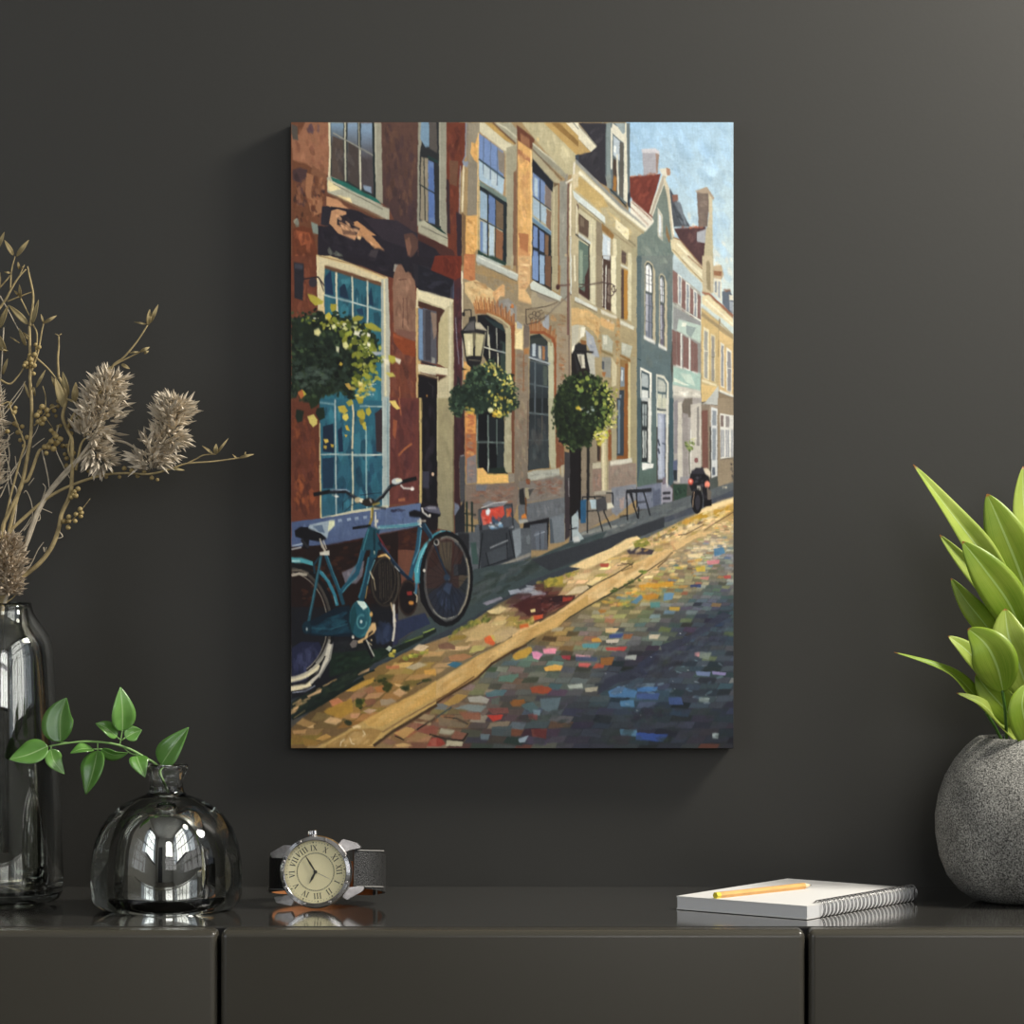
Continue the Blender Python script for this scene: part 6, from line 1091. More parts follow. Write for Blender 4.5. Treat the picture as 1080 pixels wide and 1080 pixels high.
# round bottle
yb = -.149; kb = kk(yb); cb_ = P(175.5, 959, yb); cb_.z = TOP+.0003
def R_(prof, k, v0): return [(r*k, (v0-v)*k) for r, v in prof]
outer = R_([(0, 959), (64, 959), (72, 956.5), (77.5, 951), (79.5, 944), (80, 930), (79, 908), (76, 890), (70, 874), (60, 860), (47, 849), (33, 842), (22, 838.5), (18.5, 835), (17.5, 829), (17.5, 822), (19.5, 817.5), (22.5, 812), (23.2, 808), (21.5, 806), (18.5, 806.6)], kb, 959)
inner = R_([(15.5, 809), (14.3, 815), (14, 834), (14, 842), (12, 846), (0, 847)], kb, 959)
rb = thing('round_bottle', cb_, 'squat round smoked glass bottle with a narrow neck and flared lip, holding a green sprig', 'vase')
bm = bmesh.new(); lathe(bm, outer+inner, cb_, 96); obj('glass_body', bm, M_smoke, rb, True)
inn = R_([(0, 860), (11, 861), (22, 865), (31, 872), (37.5, 883), (41, 898), (42.3, 920), (42.5, 941), (40.5, 949), (0, 950)], kb, 959)
bm = bmesh.new(); lathe(bm, inn, cb_, 96); obj('silvered_core', bm, M_film, rb, True)
# tall bottle
yt = -.0957; kt = kk(yt); ct = P(2, 950, yt); ct.z = TOP+.0003
outer = R_([(0, 950), (55, 950), (61, 947), (64, 940), (64.5, 925), (62, 850), (58, 760), (54.5, 690), (52.5, 678), (48, 668), (40, 657), (34, 648), (31.5, 640), (31, 636), (27.5, 636)], kt, 950)
inner = R_([(27, 640), (28.5, 650), (34, 661), (41, 670), (45.5, 680), (47.5, 694), (51, 760), (55, 850), (57, 925), (55, 938), (0, 940)], kt, 950)
tb = thing('tall_bottle', ct, 'tall smoked glass bottle vase with a short neck, holding dried stems at the left edge', 'vase')
M_smoke2 = glassmat('tall_smoked_glass', (.95, .97, .95), 22)
bm = bmesh.new(); lathe(bm, outer+inner, ct, 96); obj('glass_body', bm, M_smoke2, tb, True)
inn = R_([(26.8, 645), (28, 651), (33.4, 661.5), (40.4, 670.6), (44.8, 680.4), (46.8, 694), (50.3, 760), (54.3, 850), (56.3, 925), (54.4, 937), (0, 939)], kt, 950)
bm = bmesh.new(); lathe(bm, inn, ct, 96); obj('inner_film', bm, M_film2, tb, True)

# ================= green sprig =================
def leafmat(name, c1, c2, rough=.3, trans=.35, vein=(.5, .7, .25), stripes=0, tip=None, coat=0.):
    m, nt, b = newmat(name); uv = nt.nodes.new('ShaderNodeUVMap'); uv.uv_map = 'blade'; sx = nt.nodes.new('ShaderNodeSeparateXYZ'); nt.links.new(uv.outputs[0], sx.inputs[0])
    tc = nt.nodes.new('ShaderNodeTexCoord'); n = nt.nodes.new('ShaderNodeTexNoise'); n.inputs['Scale'].default_value = 60; nt.links.new(tc.outputs['Object'], n.inputs['Vector'])
    mp = nt.nodes.new('ShaderNodeMapping'); mp.inputs['Scale'].default_value = (14, .7, 1); nt.links.new(uv.outputs[0], mp.inputs[0]); n2 = nt.nodes.new('ShaderNodeTexNoise'); n2.inputs['Scale'].default_value = 2.2; nt.links.new(mp.outputs[0], n2.inputs['Vector'])
    ad = nt.nodes.new('ShaderNodeMath'); ad.operation = 'ADD'; mu = nt.nodes.new('ShaderNodeMath'); mu.operation = 'MULTIPLY'; mu.inputs[1].default_value = stripes
    nt.links.new(n2.outputs['Fac'], mu.inputs[0]); nt.links.new(n.outputs['Fac'], ad.inputs[0]); nt.links.new(mu.outputs[0], ad.inputs[1])
    mr = nt.nodes.new('ShaderNodeMapRange'); mr.inputs[1].default_value = .3+stripes*.3; mr.inputs[2].default_value = .7+stripes*.7; nt.links.new(ad.outputs[0], mr.inputs[0])
    mc = nt.nodes.new('ShaderNodeMix'); mc.data_type = 'RGBA'; mc.inputs[6].default_value = (*c1, 1); mc.inputs[7].default_value = (*c2, 1); nt.links.new(mr.outputs[0], mc.inputs[0])
    ab = nt.nodes.new('ShaderNodeMath'); ab.operation = 'ABSOLUTE'; nt.links.new(sx.outputs[0], ab.inputs[0]); lt = nt.nodes.new('ShaderNodeMath'); lt.operation = 'LESS_THAN'; lt.inputs[1].default_value = .05; nt.links.new(ab.outputs[0], lt.inputs[0])
    mv = nt.nodes.new('ShaderNodeMix'); mv.data_type = 'RGBA'; mv.inputs[7].default_value = (*vein, 1); nt.links.new(mc.outputs[2], mv.inputs[6]); nt.links.new(lt.outputs[0], mv.inputs[0])
    last = mv
    if tip:
        gt = nt.nodes.new('ShaderNodeMapRange'); gt.inputs[1].default_value = .95; gt.inputs[2].default_value = .98; nt.links.new(sx.outputs[1], gt.inputs[0])
        mt = nt.nodes.new('ShaderNodeMix'); mt.data_type = 'RGBA'; mt.inputs[7].default_value = (*tip, 1); nt.links.new(mv.outputs[2], mt.inputs[6]); nt.links.new(gt.outputs[0], mt.inputs[0]); last = mt
    nt.links.new(last.outputs[2], b.inputs['Base Color']); b.inputs['Roughness'].default_value = rough; b.inputs['Coat Weight'].default_value = coat; b.inputs['Coat Roughness'].default_value = .2
    tl = nt.nodes.new('ShaderNodeBsdfTranslucent'); nt.links.new(last.outputs[2], tl.inputs[0]); mx = nt.nodes.new('ShaderNodeMixShader'); mx.inputs[0].default_value = trans
    nt.links.new(b.outputs[0], mx.inputs[1]); nt.links.new(tl.outputs[0], mx.inputs[2]); nt.links.new(mx.outputs[0], nt.nodes['Material Output'].inputs[0]); return m
M_sl = leafmat('sprig_leaf', (.13, .34, .05), (.24, .50, .12), .28, .3, (.45, .68, .28), coat=.9)
M_ss = pbr('sprig_stem', (.24, .42, .13), .5)
ys = -.149
sp = thing('green_sprig', P(165, 815, ys), 'small sprig with glossy green leaves arching left out of the round bottle', 'sprig')
def SP(pts, ys_=ys): return [P(u, v, ys_+dy) for u, v, dy in pts]
bm = bmesh.new(); stem = [(178, 840, .0), (173, 825, 0), (166, 808, 0), (153.6, 799.4, -.002), (136, 789.7, -.006), (116.7, 784, -.010), (93, 782, -.014), (74, 783.5, -.016), (51.5, 787, -.018)]
tube(bm, SP(stem), [.0011, .0010, .0010, .0009, .0009, .0008, .0008, .0007, .0006, .0004], 8)
obj('stem', bm, M_ss, sp, True)
SL = [((50.6, 787, -.018), (30, 796, -.020), (9.7, 801, -.022), 20, (.1, -1, .6)), ((64, 783, -.016), (64, 757, -.012), (70, 736, -.012), 29, (-.5, -1, .1)), ((53.5, 790, -.018), (57, 803, -.016), (68, 816.5, -.016), 14, (.5, -1, .1)),
      ((98, 790, -.012), (86, 790, -.02), (74, 794.6, -.022), 11, (0, -1, 1)), ((103, 791.7, -.012), (98, 815, -.018), (90.4, 838, -.018), 22, (-.6, -1, .3)), ((107, 790, -.012), (120, 796, -.010), (135, 794, -.010), 11, (0, -.8, -.6)),
      ((129, 771, -.008), (129, 748, -.012), (127, 724.6, -.012), 20, (.5, -1, .3)), ((123.5, 777, -.008), (112, 768, -.012), (100.7, 763, -.014), 13, (.2, -1, .8)), ((132, 778, -.008), (141, 773, -.006), (149.7, 770, -.006), 13, (0, -1, .2)),
      ((144, 797.5, -.004), (147, 806, -.008), (153, 820, -.010), 15, (.4, -1, -.2)), ((170, 807, 0), (182, 789, -.004), (199, 767, -.004), 21, (-.4, -1, .3))]
for a, m, t, wd, fc in SL:
    pl = [P(a[0], a[1], ys+a[2]), P(m[0], m[1], ys+m[2]), P(t[0], t[1], ys+t[2])]
    leafobj('leaf', leafmesh(pl, wd*.00066*1.42, fc, .28, 6, 7, (.74, 1.0), acute=.3), M_sl, sp)
bm = bmesh.new()
for q in ([(126, 787, -.008), (127.5, 779, -.008), (129, 770, -.008)], [(103, 783.5, -.012), (103, 792, -.012)], [(128, 781, -.008), (123, 777, -.008)], [(128, 781, -.008), (132, 778, -.008)], [(103, 790, -.012), (98, 790, -.012)], [(103, 790, -.012), (108, 790, -.012)], [(54, 787, -.018), (53.5, 791, -.018)], [(74, 783.5, -.016), (64, 783, -.016)], [(144, 794, -.004), (144, 798, -.004)], [(166, 812, 0), (170, 806, 0)], [(128, 786, -.008), (137, 794, -.005), (148, 797, -.003)]):
    tube(bm, SP(q), .0005, 6)
obj('leaf_stalks', bm, M_ss, sp, True)

# ================= watch =================
yw = -.150; kw = kk(yw)
C = P(333.5, 919.6, yw)
M_steel = pbr('polished_steel', (.72, .70, .68), .12, 1.0); M_steel2 = pbr('brushed_steel', (.34, .32, .31), .3, 1.0, noise=(400, .15))
M_dial = pbr('cream_dial', (.95, .86, .52), .5); M_ink = pbr('dial_ink', (.03, .028, .02), .5); M_blk = pbr('black_leather', (.012, .012, .012), .38, bump=(900, .5)); M_tan = pbr('tan_lining', (.42, .16, .05), .7); M_stitch = pbr('grey_stitching', (.35, .34, .32), .8)
M_grain, nt, b = newmat('grained_leather'); tc = nt.nodes.new('ShaderNodeTexCoord'); vn = nt.nodes.new('ShaderNodeTexVoronoi'); vn.inputs['Scale'].default_value = 1100; nt.links.new(tc.outputs['Object'], vn.inputs['Vector'])
rp = nt.nodes.new('ShaderNodeValToRGB'); rp.color_ramp.elements[0].color = (.075, .075, .072, 1); rp.color_ramp.elements[1].color = (.012, .012, .012, 1); rp.color_ramp.elements[1].position = .7; nt.links.new(vn.outputs['Distance'], rp.inputs[0]); nt.links.new(rp.outputs[0], b.inputs['Base Color'])
bp = nt.nodes.new('ShaderNodeBump'); bp.inputs['Strength'].default_value = .8; bp.inputs['Distance'].default_value = .0004; nt.links.new(vn.outputs['Distance'], bp.inputs['Height']); nt.links.new(bp.outputs[0], b.inputs['Normal']); b.inputs['Roughness'].default_value = .4
wt = thing('wristwatch', (C.x, yw, TOP), 'steel wristwatch with cream roman numeral dial and black leather strap standing beside the round bottle', 'watch')
RW = 38.3*kw                                   # case radius
TR = Matrix.Translation(C) @ Matrix.Rotation(math.radians(-7), 4, 'Z') @ Matrix.Rotation(math.radians(-6), 4, 'X')
def wm(bm): 
    bmesh.ops.transform(bm, matrix=TR, verts=bm.verts[:]); return bm
def ylathe(bm, prof, c=(0, 0), n=72):       # prof (r, y) around the axis through the dial
    rings = [[bm.verts.new((c[0]+r*math.cos(2*PI*i/n), y, c[1]+r*math.sin(2*PI*i/n))) for i in range(n)] for r, y in prof]
    for a, b_ in zip(rings, rings[1:]):
        for i in range(n): bm.faces.new((a[i], a[(i+1) % n], b_[(i+1) % n], b_[i]))
    return rings
def cap(bm, ring): bm.faces.new(ring)
bm = bmesh.new(); r = ylathe(bm, [(RW*.86, .008), (RW*.95, .0065), (RW*.99, .003), (RW*.99, -.001)]); cap(bm, r[0]); obj('case', wm(bm), M_steel2, wt, True)
bm = bmesh.new(); ylathe(bm, [(RW*.99, -.001), (RW, -.002), (RW*.975, -.0042), (RW*.88, -.0052), (RW*.862, -.0048), (RW*.845, -.0025), (RW*.99, -.001)]); obj('bezel', wm(bm), M_steel, wt)
bm = bmesh.new(); r = ylathe(bm, [(RW*.86, -.0026), (RW*.86, -.0025)]); cap(bm, r[0]); obj('dial', wm(bm), M_dial, wt)
# dial printing, twelve turned to the right
rot0 = math.radians(84)
def pol(a, r): return Vector((r*math.sin(a), 0, r*math.cos(a)))     # a clockwise from up
def strokebox(bm, a, b_, w_, y=-.00268):
    T = (b_-a); L_ = T.length; T = T/L_; S = Vector((T.z, 0, -T.x))
    q = [a+S*w_/2, b_+S*w_/2, b_-S*w_/2, a-S*w_/2]
    bm.faces.new([bm.verts.new((p.x, y, p.z)) for p in q])
bm = bmesh.new()
GL = {'I': (1.0, [((.5, 0), (.5, 1), .26), ((.15, 0), (.85, 0), .09), ((.15, 1), (.85, 1), .09)]), 'V': (1.5, [((.25, 1), (.75, 0), .26), ((1.25, 1), (.75, 0), .12), ((0, 1), (.5, 1), .09), ((1, 1), (1.5, 1), .09)]), 'X': (1.5, [((.25, 1), (1.25, 0), .26), ((1.25, 1), (.25, 0), .11), ((0, 1), (.5, 1), .09), ((1, 1), (1.5, 1), .09), ((0, 0), (.5, 0), .09), ((1, 0), (1.5, 0), .09)])}
Hn = RW*.148
for h, s in enumerate(['XII', 'I', 'II', 'III', 'IIII', 'V', 'VI', 'VII', 'VIII', 'IX', 'X', 'XI']):
    if h == 4: s = 'IV'
    a = rot0+2*PI*h/12; up = pol(a, 1); rt = pol(a+PI/2, 1)
    if 3 < h < 9: pass
    tot = sum(GL[c][0] for c in s)*.54; x = -tot/2
    for c in s:
        for (q0, q1, w_) in GL[c][1]:
            A = up*(RW*.585+q0[1]*Hn)+rt*((x+q0[0]*.54)*Hn); B = up*(RW*.585+q1[1]*Hn)+rt*((x+q1[0]*.54)*Hn)
            strokebox(bm, A, B, w_*Hn*.62)
        x += GL[c][0]*.54
obj('numerals', wm(bm), M_ink, wt)
bm = bmesh.new()
for rr in (.505, .525):
    ring = [pol(2*PI*i/72, RW*rr) for i in range(72)]
    for i in range(72): strokebox(bm, ring[i], ring[(i+1) % 72], RW*.007)
for i in range(60):
    a = rot0+2*PI*i/60; strokebox(bm, pol(a, RW*.79), pol(a, RW*(.81 if i % 5 else .83)), RW*(.012 if i % 5 else .03))
    strokebox(bm, pol(a, RW*.507), pol(a, RW*.523), RW*.01)
obj('minute_track', wm(bm), M_ink, wt)
def hand(name, du, dv, w_, back=.1, y=-.0032, th=.0003):
    a = math.atan2(du, -dv); L_ = math.hypot(du, dv)*kw/1.0
    bm = bmesh.new(); T = pol(a, 1); S = pol(a+PI/2, 1)
    pr = [(-back*L_, w_*.5), (0, w_*.7), (L_*.55, w_), (L_, w_*.12)]
    for yy in (y, y-th):
        pass
    top = [bm.verts.new((p.x, y-th, p.z)) for p in [T*t_+S*s_/2 for t_, s_ in pr]+[T*t_-S*s_/2 for t_, s_ in pr[::-1]]]
    bot = [bm.verts.new((v.co.x, y, v.co.z)) for v in top]
    bm.faces.new(top); bm.faces.new(bot[::-1])
    for i in range(len(top)): bm.faces.new((top[i], top[(i+1) % 8], bot[(i+1) % 8], bot[i]))
    return obj(name, wm(bm), M_ink, wt)
hand('minute_hand', -11.3, -17.2, .0012); hand('hour_hand', -6.1, 11.9, .0016, y=-.0029); o = hand('second_hand', 17.2, 8.0, .00035, .2, -.0036, .0001); o.data.materials[0] = M_steel2
bm = bmesh.new(); r = ylathe(bm, [(.0012, -.0028), (.0012, -.0042)], n=20); cap(bm, r[1][::-1]); obj('hand_hub', wm(bm), M_ink, wt)
for i in range(8):
    a = 2*PI*i/8+.3; p = pol(a, RW*.925); bm = bmesh.new(); r = ylathe(bm, [(.0011, -.0042), (.0011, -.0052), (.0006, -.0056)], (p.x, p.z), 14); cap(bm, r[-1]); obj('bezel_screw', wm(bm), M_steel2, wt, True)
M_cry, nt, b = newmat('watch_crystal'); tr = nt.nodes.new('ShaderNodeBsdfTransparent'); gl = nt.nodes.new('ShaderNodeBsdfGlossy'); gl.inputs['Roughness'].default_value = .02; mx = nt.nodes.new('ShaderNodeMixShader'); mx.inputs[0].default_value = .05
nt.links.new(tr.outputs[0], mx.inputs[1]); nt.links.new(gl.outputs[0], mx.inputs[2]); nt.links.new(mx.outputs[0], nt.nodes['Material Output'].inputs[0])
bm = bmesh.new(); r = ylathe(bm, [(RW*.855, -.0047), (RW*.6, -.0053), (.0005, -.0056)]); cap(bm, r[-1]); obj('crystal', wm(bm), M_cry, wt, True)
# crown at the top, left of the middle
bm = bmesh.new(); r_ = []
n = 28
for zz, rr in ((RW*.98, .0016), (RW*1.02, .0016), (RW*1.02, .0030), (RW*1.04, .0033), (RW*1.13, .0033), (RW*1.15, .0028)):
    r_.append([bm.verts.new(((rr*(1+.06*(i % 2)))*math.cos(2*PI*i/n), .002+(rr*(1+.06*(i % 2)))*math.sin(2*PI*i/n), zz)) for i in range(n)])
for a, b_ in zip(r_, r_[1:]):
    for i in range(n): bm.faces.new((a[i], a[(i+1) % n], b_[(i+1) % n], b_[i]))
bm.faces.new(r_[-1]); bmesh.ops.rotate(bm, verts=bm.verts[:], cent=(0, 0, 0), matrix=Matrix.Rotation(math.radians(-7), 3, 'Y')); obj('crown', wm(bm), M_steel, wt)
# lugs
def lug(pts, y0=.0005, y1=.006):
    bm = bmesh.new(); f = [bm.verts.new((x*kw, y0+dy*kw, z*kw)) for x, z, dy in pts]; k_ = [bm.verts.new((x*kw, y1+dy*kw, z*kw)) for x, z, dy in pts]
    bm.faces.new(f); bm.faces.new(k_[::-1])
    for i in range(len(pts)): bm.faces.new((f[i], f[(i+1) % len(pts)], k_[(i+1) % len(pts)], k_[i]))
    bmesh.ops.bevel(bm, geom=bm.edges[:], offset=.0005, segments=2, affect='EDGES'); obj('lug', wm(bm), M_steel2, wt)
lug([(-52, 19, 8), (-36, 28, 3), (-22, 27, 0), (-30, 14, 0), (-50, 14, 8)]); lug([(22, 28, 0), (27, 35, 2), (42, 31, 7), (46, 26, 8), (34, 24, 4), (27, 19, 0)])
lug([(-47, -27, 8), (-44, -33, 7), (-26, -36, 1), (-22, -28, 0), (-30, -24, 1)]); lug([(50, -14, 8), (49, -19, 7), (33, -29, 2), (28, -26, 0), (30, -16, 1)])
# strap: one closed loop behind the case, resting on the sideboard
def strap(name, t0, t1, mat, mat2, hw0, hw1, ax, ay, zc0, zc1, n=26):
    bm = bmesh.new(); rows = []
    for i in range(n+1):
        t = t0+(t1-t0)*i/n; f = i/n; hw = hw0*(1-f)+hw1*f; zc = zc0*(1-f)+zc1*f
        x, y = ax*math.sin(t), ay*(1-math.cos(t)); nx_, ny_ = math.sin(t)/ax, -math.cos(t)/ay; ln = math.hypot(nx_, ny_); nx_, ny_ = nx_/ln, ny_/ln
        th = .0011
        rows.append([bm.verts.new((x+nx_*s*th, y+.004+ny_*s*th, zc+z)) for s, z in ((1, -hw), (1, hw), (-1, hw), (-1, -hw))])
    for a, b_ in zip(rows, rows[1:]):
        for j in range(4): bm.faces.new((a[j], a[(j+1) % 4], b_[(j+1) % 4], b_[j]))
    bm.faces.new(rows[0]); bm.faces.new(rows[-1][::-1])
    wm(bm); o = obj(name, bm, mat, wt, False); o.data.materials.append(mat2)
    for p in o.data.polygons:
        if p.index % 4 == 2 and p.index < 4*n: p.material_index = 1
    return o
strap('strap', .62, 2.1, M_grain, M_tan, 20.5*kw, 19*kw, 64*kw, 46*kw, 5*kw, -4*kw)
strap('strap', -.62, -2.1, M_blk, M_tan, 19*kw, 18*kw, 58*kw, 46*kw, -1*kw, -6*kw)
strap('strap', 2.1, 2*PI-2.1, M_blk, M_tan, 18*kw, 18*kw, 58*kw, 46*kw, -6*kw, -6*kw)
for sgn, hz, zc, ax in ((1, 19*kw, 4.2*kw, 65), (1, -19*kw, 4.2*kw, 65), (-1, -17.5*kw, -1.4*kw, 59)):
    bm = bmesh.new(); tube(bm, [Vector((sgn*ax*kw*math.sin(t)+sgn*.0007, .004+46*kw*(1-math.cos(t))-.0012, zc+hz)) for t in (.66, .85, 1.1, 1.4)], .0004, 5)
    obj('stitching', wm(bm), M_stitch, wt, True)
# ================= potted plant =================
yq = -.098; kq = kk(yq); cp = P(1081, 951, yq); cp.z = TOP+.0003
M_pot, nt, b = newmat('rough_stone_pot'); tc = nt.nodes.new('ShaderNodeTexCoord')
n1 = nt.nodes.new('ShaderNodeTexNoise'); n1.inputs['Scale'].default_value = 900; n1.inputs['Detail'].default_value = 3; n2 = nt.nodes.new('ShaderNodeTexNoise'); n2.inputs['Scale'].default_value = 38; n2.inputs['Detail'].default_value = 6
for n_ in (n1, n2): nt.links.new(tc.outputs['Object'], n_.inputs['Vector'])
r1 = nt.nodes.new('ShaderNodeValToRGB'); r1.color_ramp.elements[0].position = .36; r1.color_ramp.elements[0].color = (.045, .044, .040, 1); r1.color_ramp.elements[1].position = .68; r1.color_ramp.elements[1].color = (.43, .42, .38, 1)
nt.links.new(n1.outputs['Fac'], r1.inputs[0]); mr = nt.nodes.new('ShaderNodeMapRange'); mr.inputs[1].default_value = .3; mr.inputs[2].default_value = .7; mr.inputs[3].default_value = .65; mr.inputs[4].default_value = 1.25; nt.links.new(n2.outputs['Fac'], mr.inputs[0])
mm = nt.nodes.new('ShaderNodeVectorMath'); mm.operation = 'SCALE'; nt.links.new(r1.outputs[0], mm.inputs[0]); nt.links.new(mr.outputs[0], mm.inputs['Scale']); nt.links.new(mm.outputs[0], b.inputs['Base Color']); b.inputs['Roughness'].default_value = .85
bp = nt.nodes.new('ShaderNodeBump'); bp.inputs['Strength'].default_value = .7; bp.inputs['Distance'].default_value = .0008; nt.links.new(n1.outputs['Fac'], bp.inputs['Height']); nt.links.new(bp.outputs[0], b.inputs['Normal'])
pp = thing('potted_plant', cp, 'broad leaved bright green plant in a round rough grey stone pot at the right edge', 'plant')
prof = [(0, 0)]+[(r*kq, z*kq) for r, z in ((44, 0), (56, 3), (70, 12), (82, 27), (90, 47), (94, 70), (94.5, 90), (91, 112), (84, 132), (74, 149), (62, 163), (52, 171.5), (49, 173), (45, 171), (46, 160), (50, 150))]+[(0, 150*kq)]
bm = bmesh.new(); lathe(bm, prof, cp, 96); obj('pot', bm, M_pot, pp, True)
M_soil = pbr('gravel_soil', (.10, .08, .065), .95, noise=(300, .6), bump=(300, 1.0))
bm = bmesh.new(); lathe(bm, [(0, 168*kq), (20*kq, 168.5*kq), (45*kq, 165*kq), (46*kq, 155*kq), (0, 153*kq)], cp, 48); obj('soil', bm, M_soil, pp, True)
M_pl = leafmat('plant_leaf', (.20, .36, .02), (.42, .52, .07), .38, .42, (.50, .66, .20), 1.6, (.35, .16, .04))
M_pl2 = leafmat('plant_leaf_young', (.34, .48, .05), (.60, .68, .17), .4, .45, (.60, .74, .30), 1.6, (.35, .16, .04))
M_ps = pbr('plant_stalk', (.05, .13, .015), .5)
# (base, mid, mid, tip) with depth offsets, width in px, facing, fold, young?
PL = [([(1082, 655, .004), (1045, 596, -.004), (1010, 550, -.012), (963, 490, -.02)], 25, (-.5, -1, .5), .5, 1, 1.2),
      ([(1096, 665, 0), (1078, 610, -.004), (1058, 560, -.008), (1041, 521, -.006)], 44, (-.2, -1, .25), .15, 0, 0),
      ([(1086, 690, -.012), (1066, 640, -.020), (1038, 600, -.026), (1015, 571, -.026)], 37, (-.3, -1, .4), .2, 0, 0),
      ([(1078, 672, -.002), (1050, 635, -.010), (1020, 598, -.016), (991, 564, -.020)], 19, (.4, -1, .6), .5, 1, -1.0),
      ([(1060, 690, -.004), (1040, 660, -.008), (1020, 635, -.010), (1003, 610, -.010)], 21, (-.3, -1, .3), .3, 0, 0),
      ([(1066, 700, 0), (1054, 680, -.002), (1043, 658, -.002), (1034, 637, 0)], 21, (.2, -1, .3), .3, 0, 0),
      ([(1088, 740, -.020), (1076, 705, -.030), (1064, 672, -.034), (1060, 642, -.030)], 42, (-.15, -1, .3), .25, 1, 0),
      ([(1058, 730, -.034), (1052, 704, -.040), (1040, 680, -.042), (1021, 663, -.038)], 40, (-.2, -1, .25), .22, 0, 0),
      ([(1060, 735, -.016), (1040, 708, -.022), (1018, 685, -.026), (1000, 671, -.028)], 21, (-.1, -1, .8), .3, 1, 0),
      ([(1062, 768, -.010), (1030, 735, -.018), (1000, 708, -.024), (943, 688, -.034)], 14, (-.1, -1, .8), .4, 0, .8),
      ([(1073, 783, -.010), (1056, 764, -.020), (1035, 742, -.030), (1009, 731, -.034)], 13, (0, -1, 1), .4, 1, 0),
      ([(1074, 765, -.012), (1060, 748, -.022), (1042, 728, -.026), (1029, 711, -.026)], 27, (-.3, -1, .3), .25, 0, 0),
      ([(1085, 752, .0), (1078, 735, -.006), (1068, 716, -.010), (1056, 700, -.010)], 24, (.3, -1, .2), .3, 1, 0),
      ([(1090, 790, -.02), (1082, 765, -.036), (1078, 742, -.040), (1082, 722, -.036)], 30, (.1, -1, .2), .25, 0, 0),
      ([(1110, 640, .006), (1092, 580, .004), (1080, 535, .004), (1079, 492, .006)], 30, (.3, -1, .1), .3, 1, 0)]
rr_ = random.Random(3)
for i in range(20):      # the rest of the crown, mostly past the right edge of the photograph
    a = -1.35+2.9*rr_.random(); L_ = rr_.uniform(120, 250); up = rr_.uniform(.45, 1); bx = 1092+rr_.uniform(0, 45)
    dx = L_*math.cos(up*1.4)*(1 if rr_.random() < .95 else -.2)+20; dz = L_*math.sin(up*1.4); dy = math.sin(a)*.035
    b0 = 770-rr_.uniform(0, 90)
    PL.append(([(bx, b0, 0), (bx+dx*.35, b0-dz*.42, dy*.4), (bx+dx*.7, b0-dz*.78, dy*.8), (bx+dx*1.05, b0-dz, dy)], rr_.uniform(24, 46), (.2, -1, .4), .25, rr_.random() < .4, 0))
for pts, wd, fc, fold, young, tw in PL:
    pl = [P(u, v, yq+dy) for u, v, dy in pts]
    leafobj('leaf', leafmesh(pl, wd*kq*1.25, fc, fold, 8, 7, (.92, .85), acute=.25, twist=tw, cup=.1, wave=.0), M_pl2 if young else M_pl, pp, .0004)
for q in ([(1057, 728, -.034), (1060, 750, -.03), (1062, 785, -.012)], [(1040, 752, -.01), (1049, 766, -.006), (1057, 782, 0)], [(1086, 690, 0), (1086, 735, 0), (1084, 785, 0)], [(1092, 650, 0), (1094, 720, 0), (1092, 785, 0)], [(1088, 752, 0), (1084, 785, 0)], [(1105, 690, 0), (1100, 785, 0)], [(1066, 745, -.005), (1076, 785, 0)]):
    bm = bmesh.new(); tube(bm, [P(u, v, yq+dy) for u, v, dy in q], .0011, 8); obj('stalk', bm, M_ps, pp, True)

# ================= dried stems in the tall bottle =================
M_dry = pbr('dried_stem', (.40, .31, .15), .8, noise=(160, .35)); M_dry2 = pbr('grey_twig', (.50, .43, .32), .85, noise=(160, .25)); M_dleaf = leafmat('dried_leaf', (.26, .19, .075), (.40, .33, .17), .75, .15, (.45, .36, .2), .8)
M_berry = pbr('dried_berry', (.36, .27, .11), .55, noise=(120, .2)); M_plume = pbr('silvery_floret', (.60, .52, .40), .8, noise=(90, .25)); M_plumed = pbr('pink_beige_floret', (.50, .41, .30), .85, noise=(90, .3))
Y0 = yt
mouth = [(6, 900, 0), (2, 800, 0), (0, 700, 0), (2, 645, 0)]
def dp(pts): return [P(p[0], p[1], Y0+(p[2] if len(p) > 2 else 0)) for p in pts]
def dstem(parent, pts, r0, r1, mat=None, name='stem', per=5):
    bm = bmesh.new(); n = len(pts); q = dp(pts)
    tube(bm, q, [(r0+(r1-r0)*i/(n-1))*kt*1.25 for i in range(n)], 7, per); return obj(name, bm, mat or M_dry, parent, True)
def dleaf(parent, a, b_, wd, dy=0, bend=0):
    mx_, my_ = (a[0]+b_[0])/2+bend, (a[1]+b_[1])/2
    leafobj('leaf', leafmesh([P(*a[:2], Y0+dy), P(mx_, my_, Y0+dy-.003), P(*b_[:2], Y0+dy)], wd*kt, (rr_.uniform(-.5, .5), -1, .2), .35, 4, 5, (.85, .9)), M_dleaf, parent, .0002)
def berries(parent, pts, dy=0, r=2.1, single=False):
    if single:
        for u, v in pts:
            bm = bmesh.new(); ball(bm, P(u, v, Y0+dy+rr_.uniform(-.002, .002)), r*kt*rr_.uniform(.95, 1.3)); obj('berry', bm, M_berry, parent, True)
        return
    for k in range(0, len(pts), 60):
        bm = bmesh.new()
        for u, v in pts[k:k+60]: ball(bm, P(u, v, Y0+dy+rr_.uniform(-.003, .003)), r*kt*rr_.uniform(.95, 1.3))
        obj('berry_cluster', bm, M_berry, parent, True)
def c7(s): return [(float(a.split(',')[0])/9.82, 400+float(a.split(',')[1])/9.82) for a in s.split()]
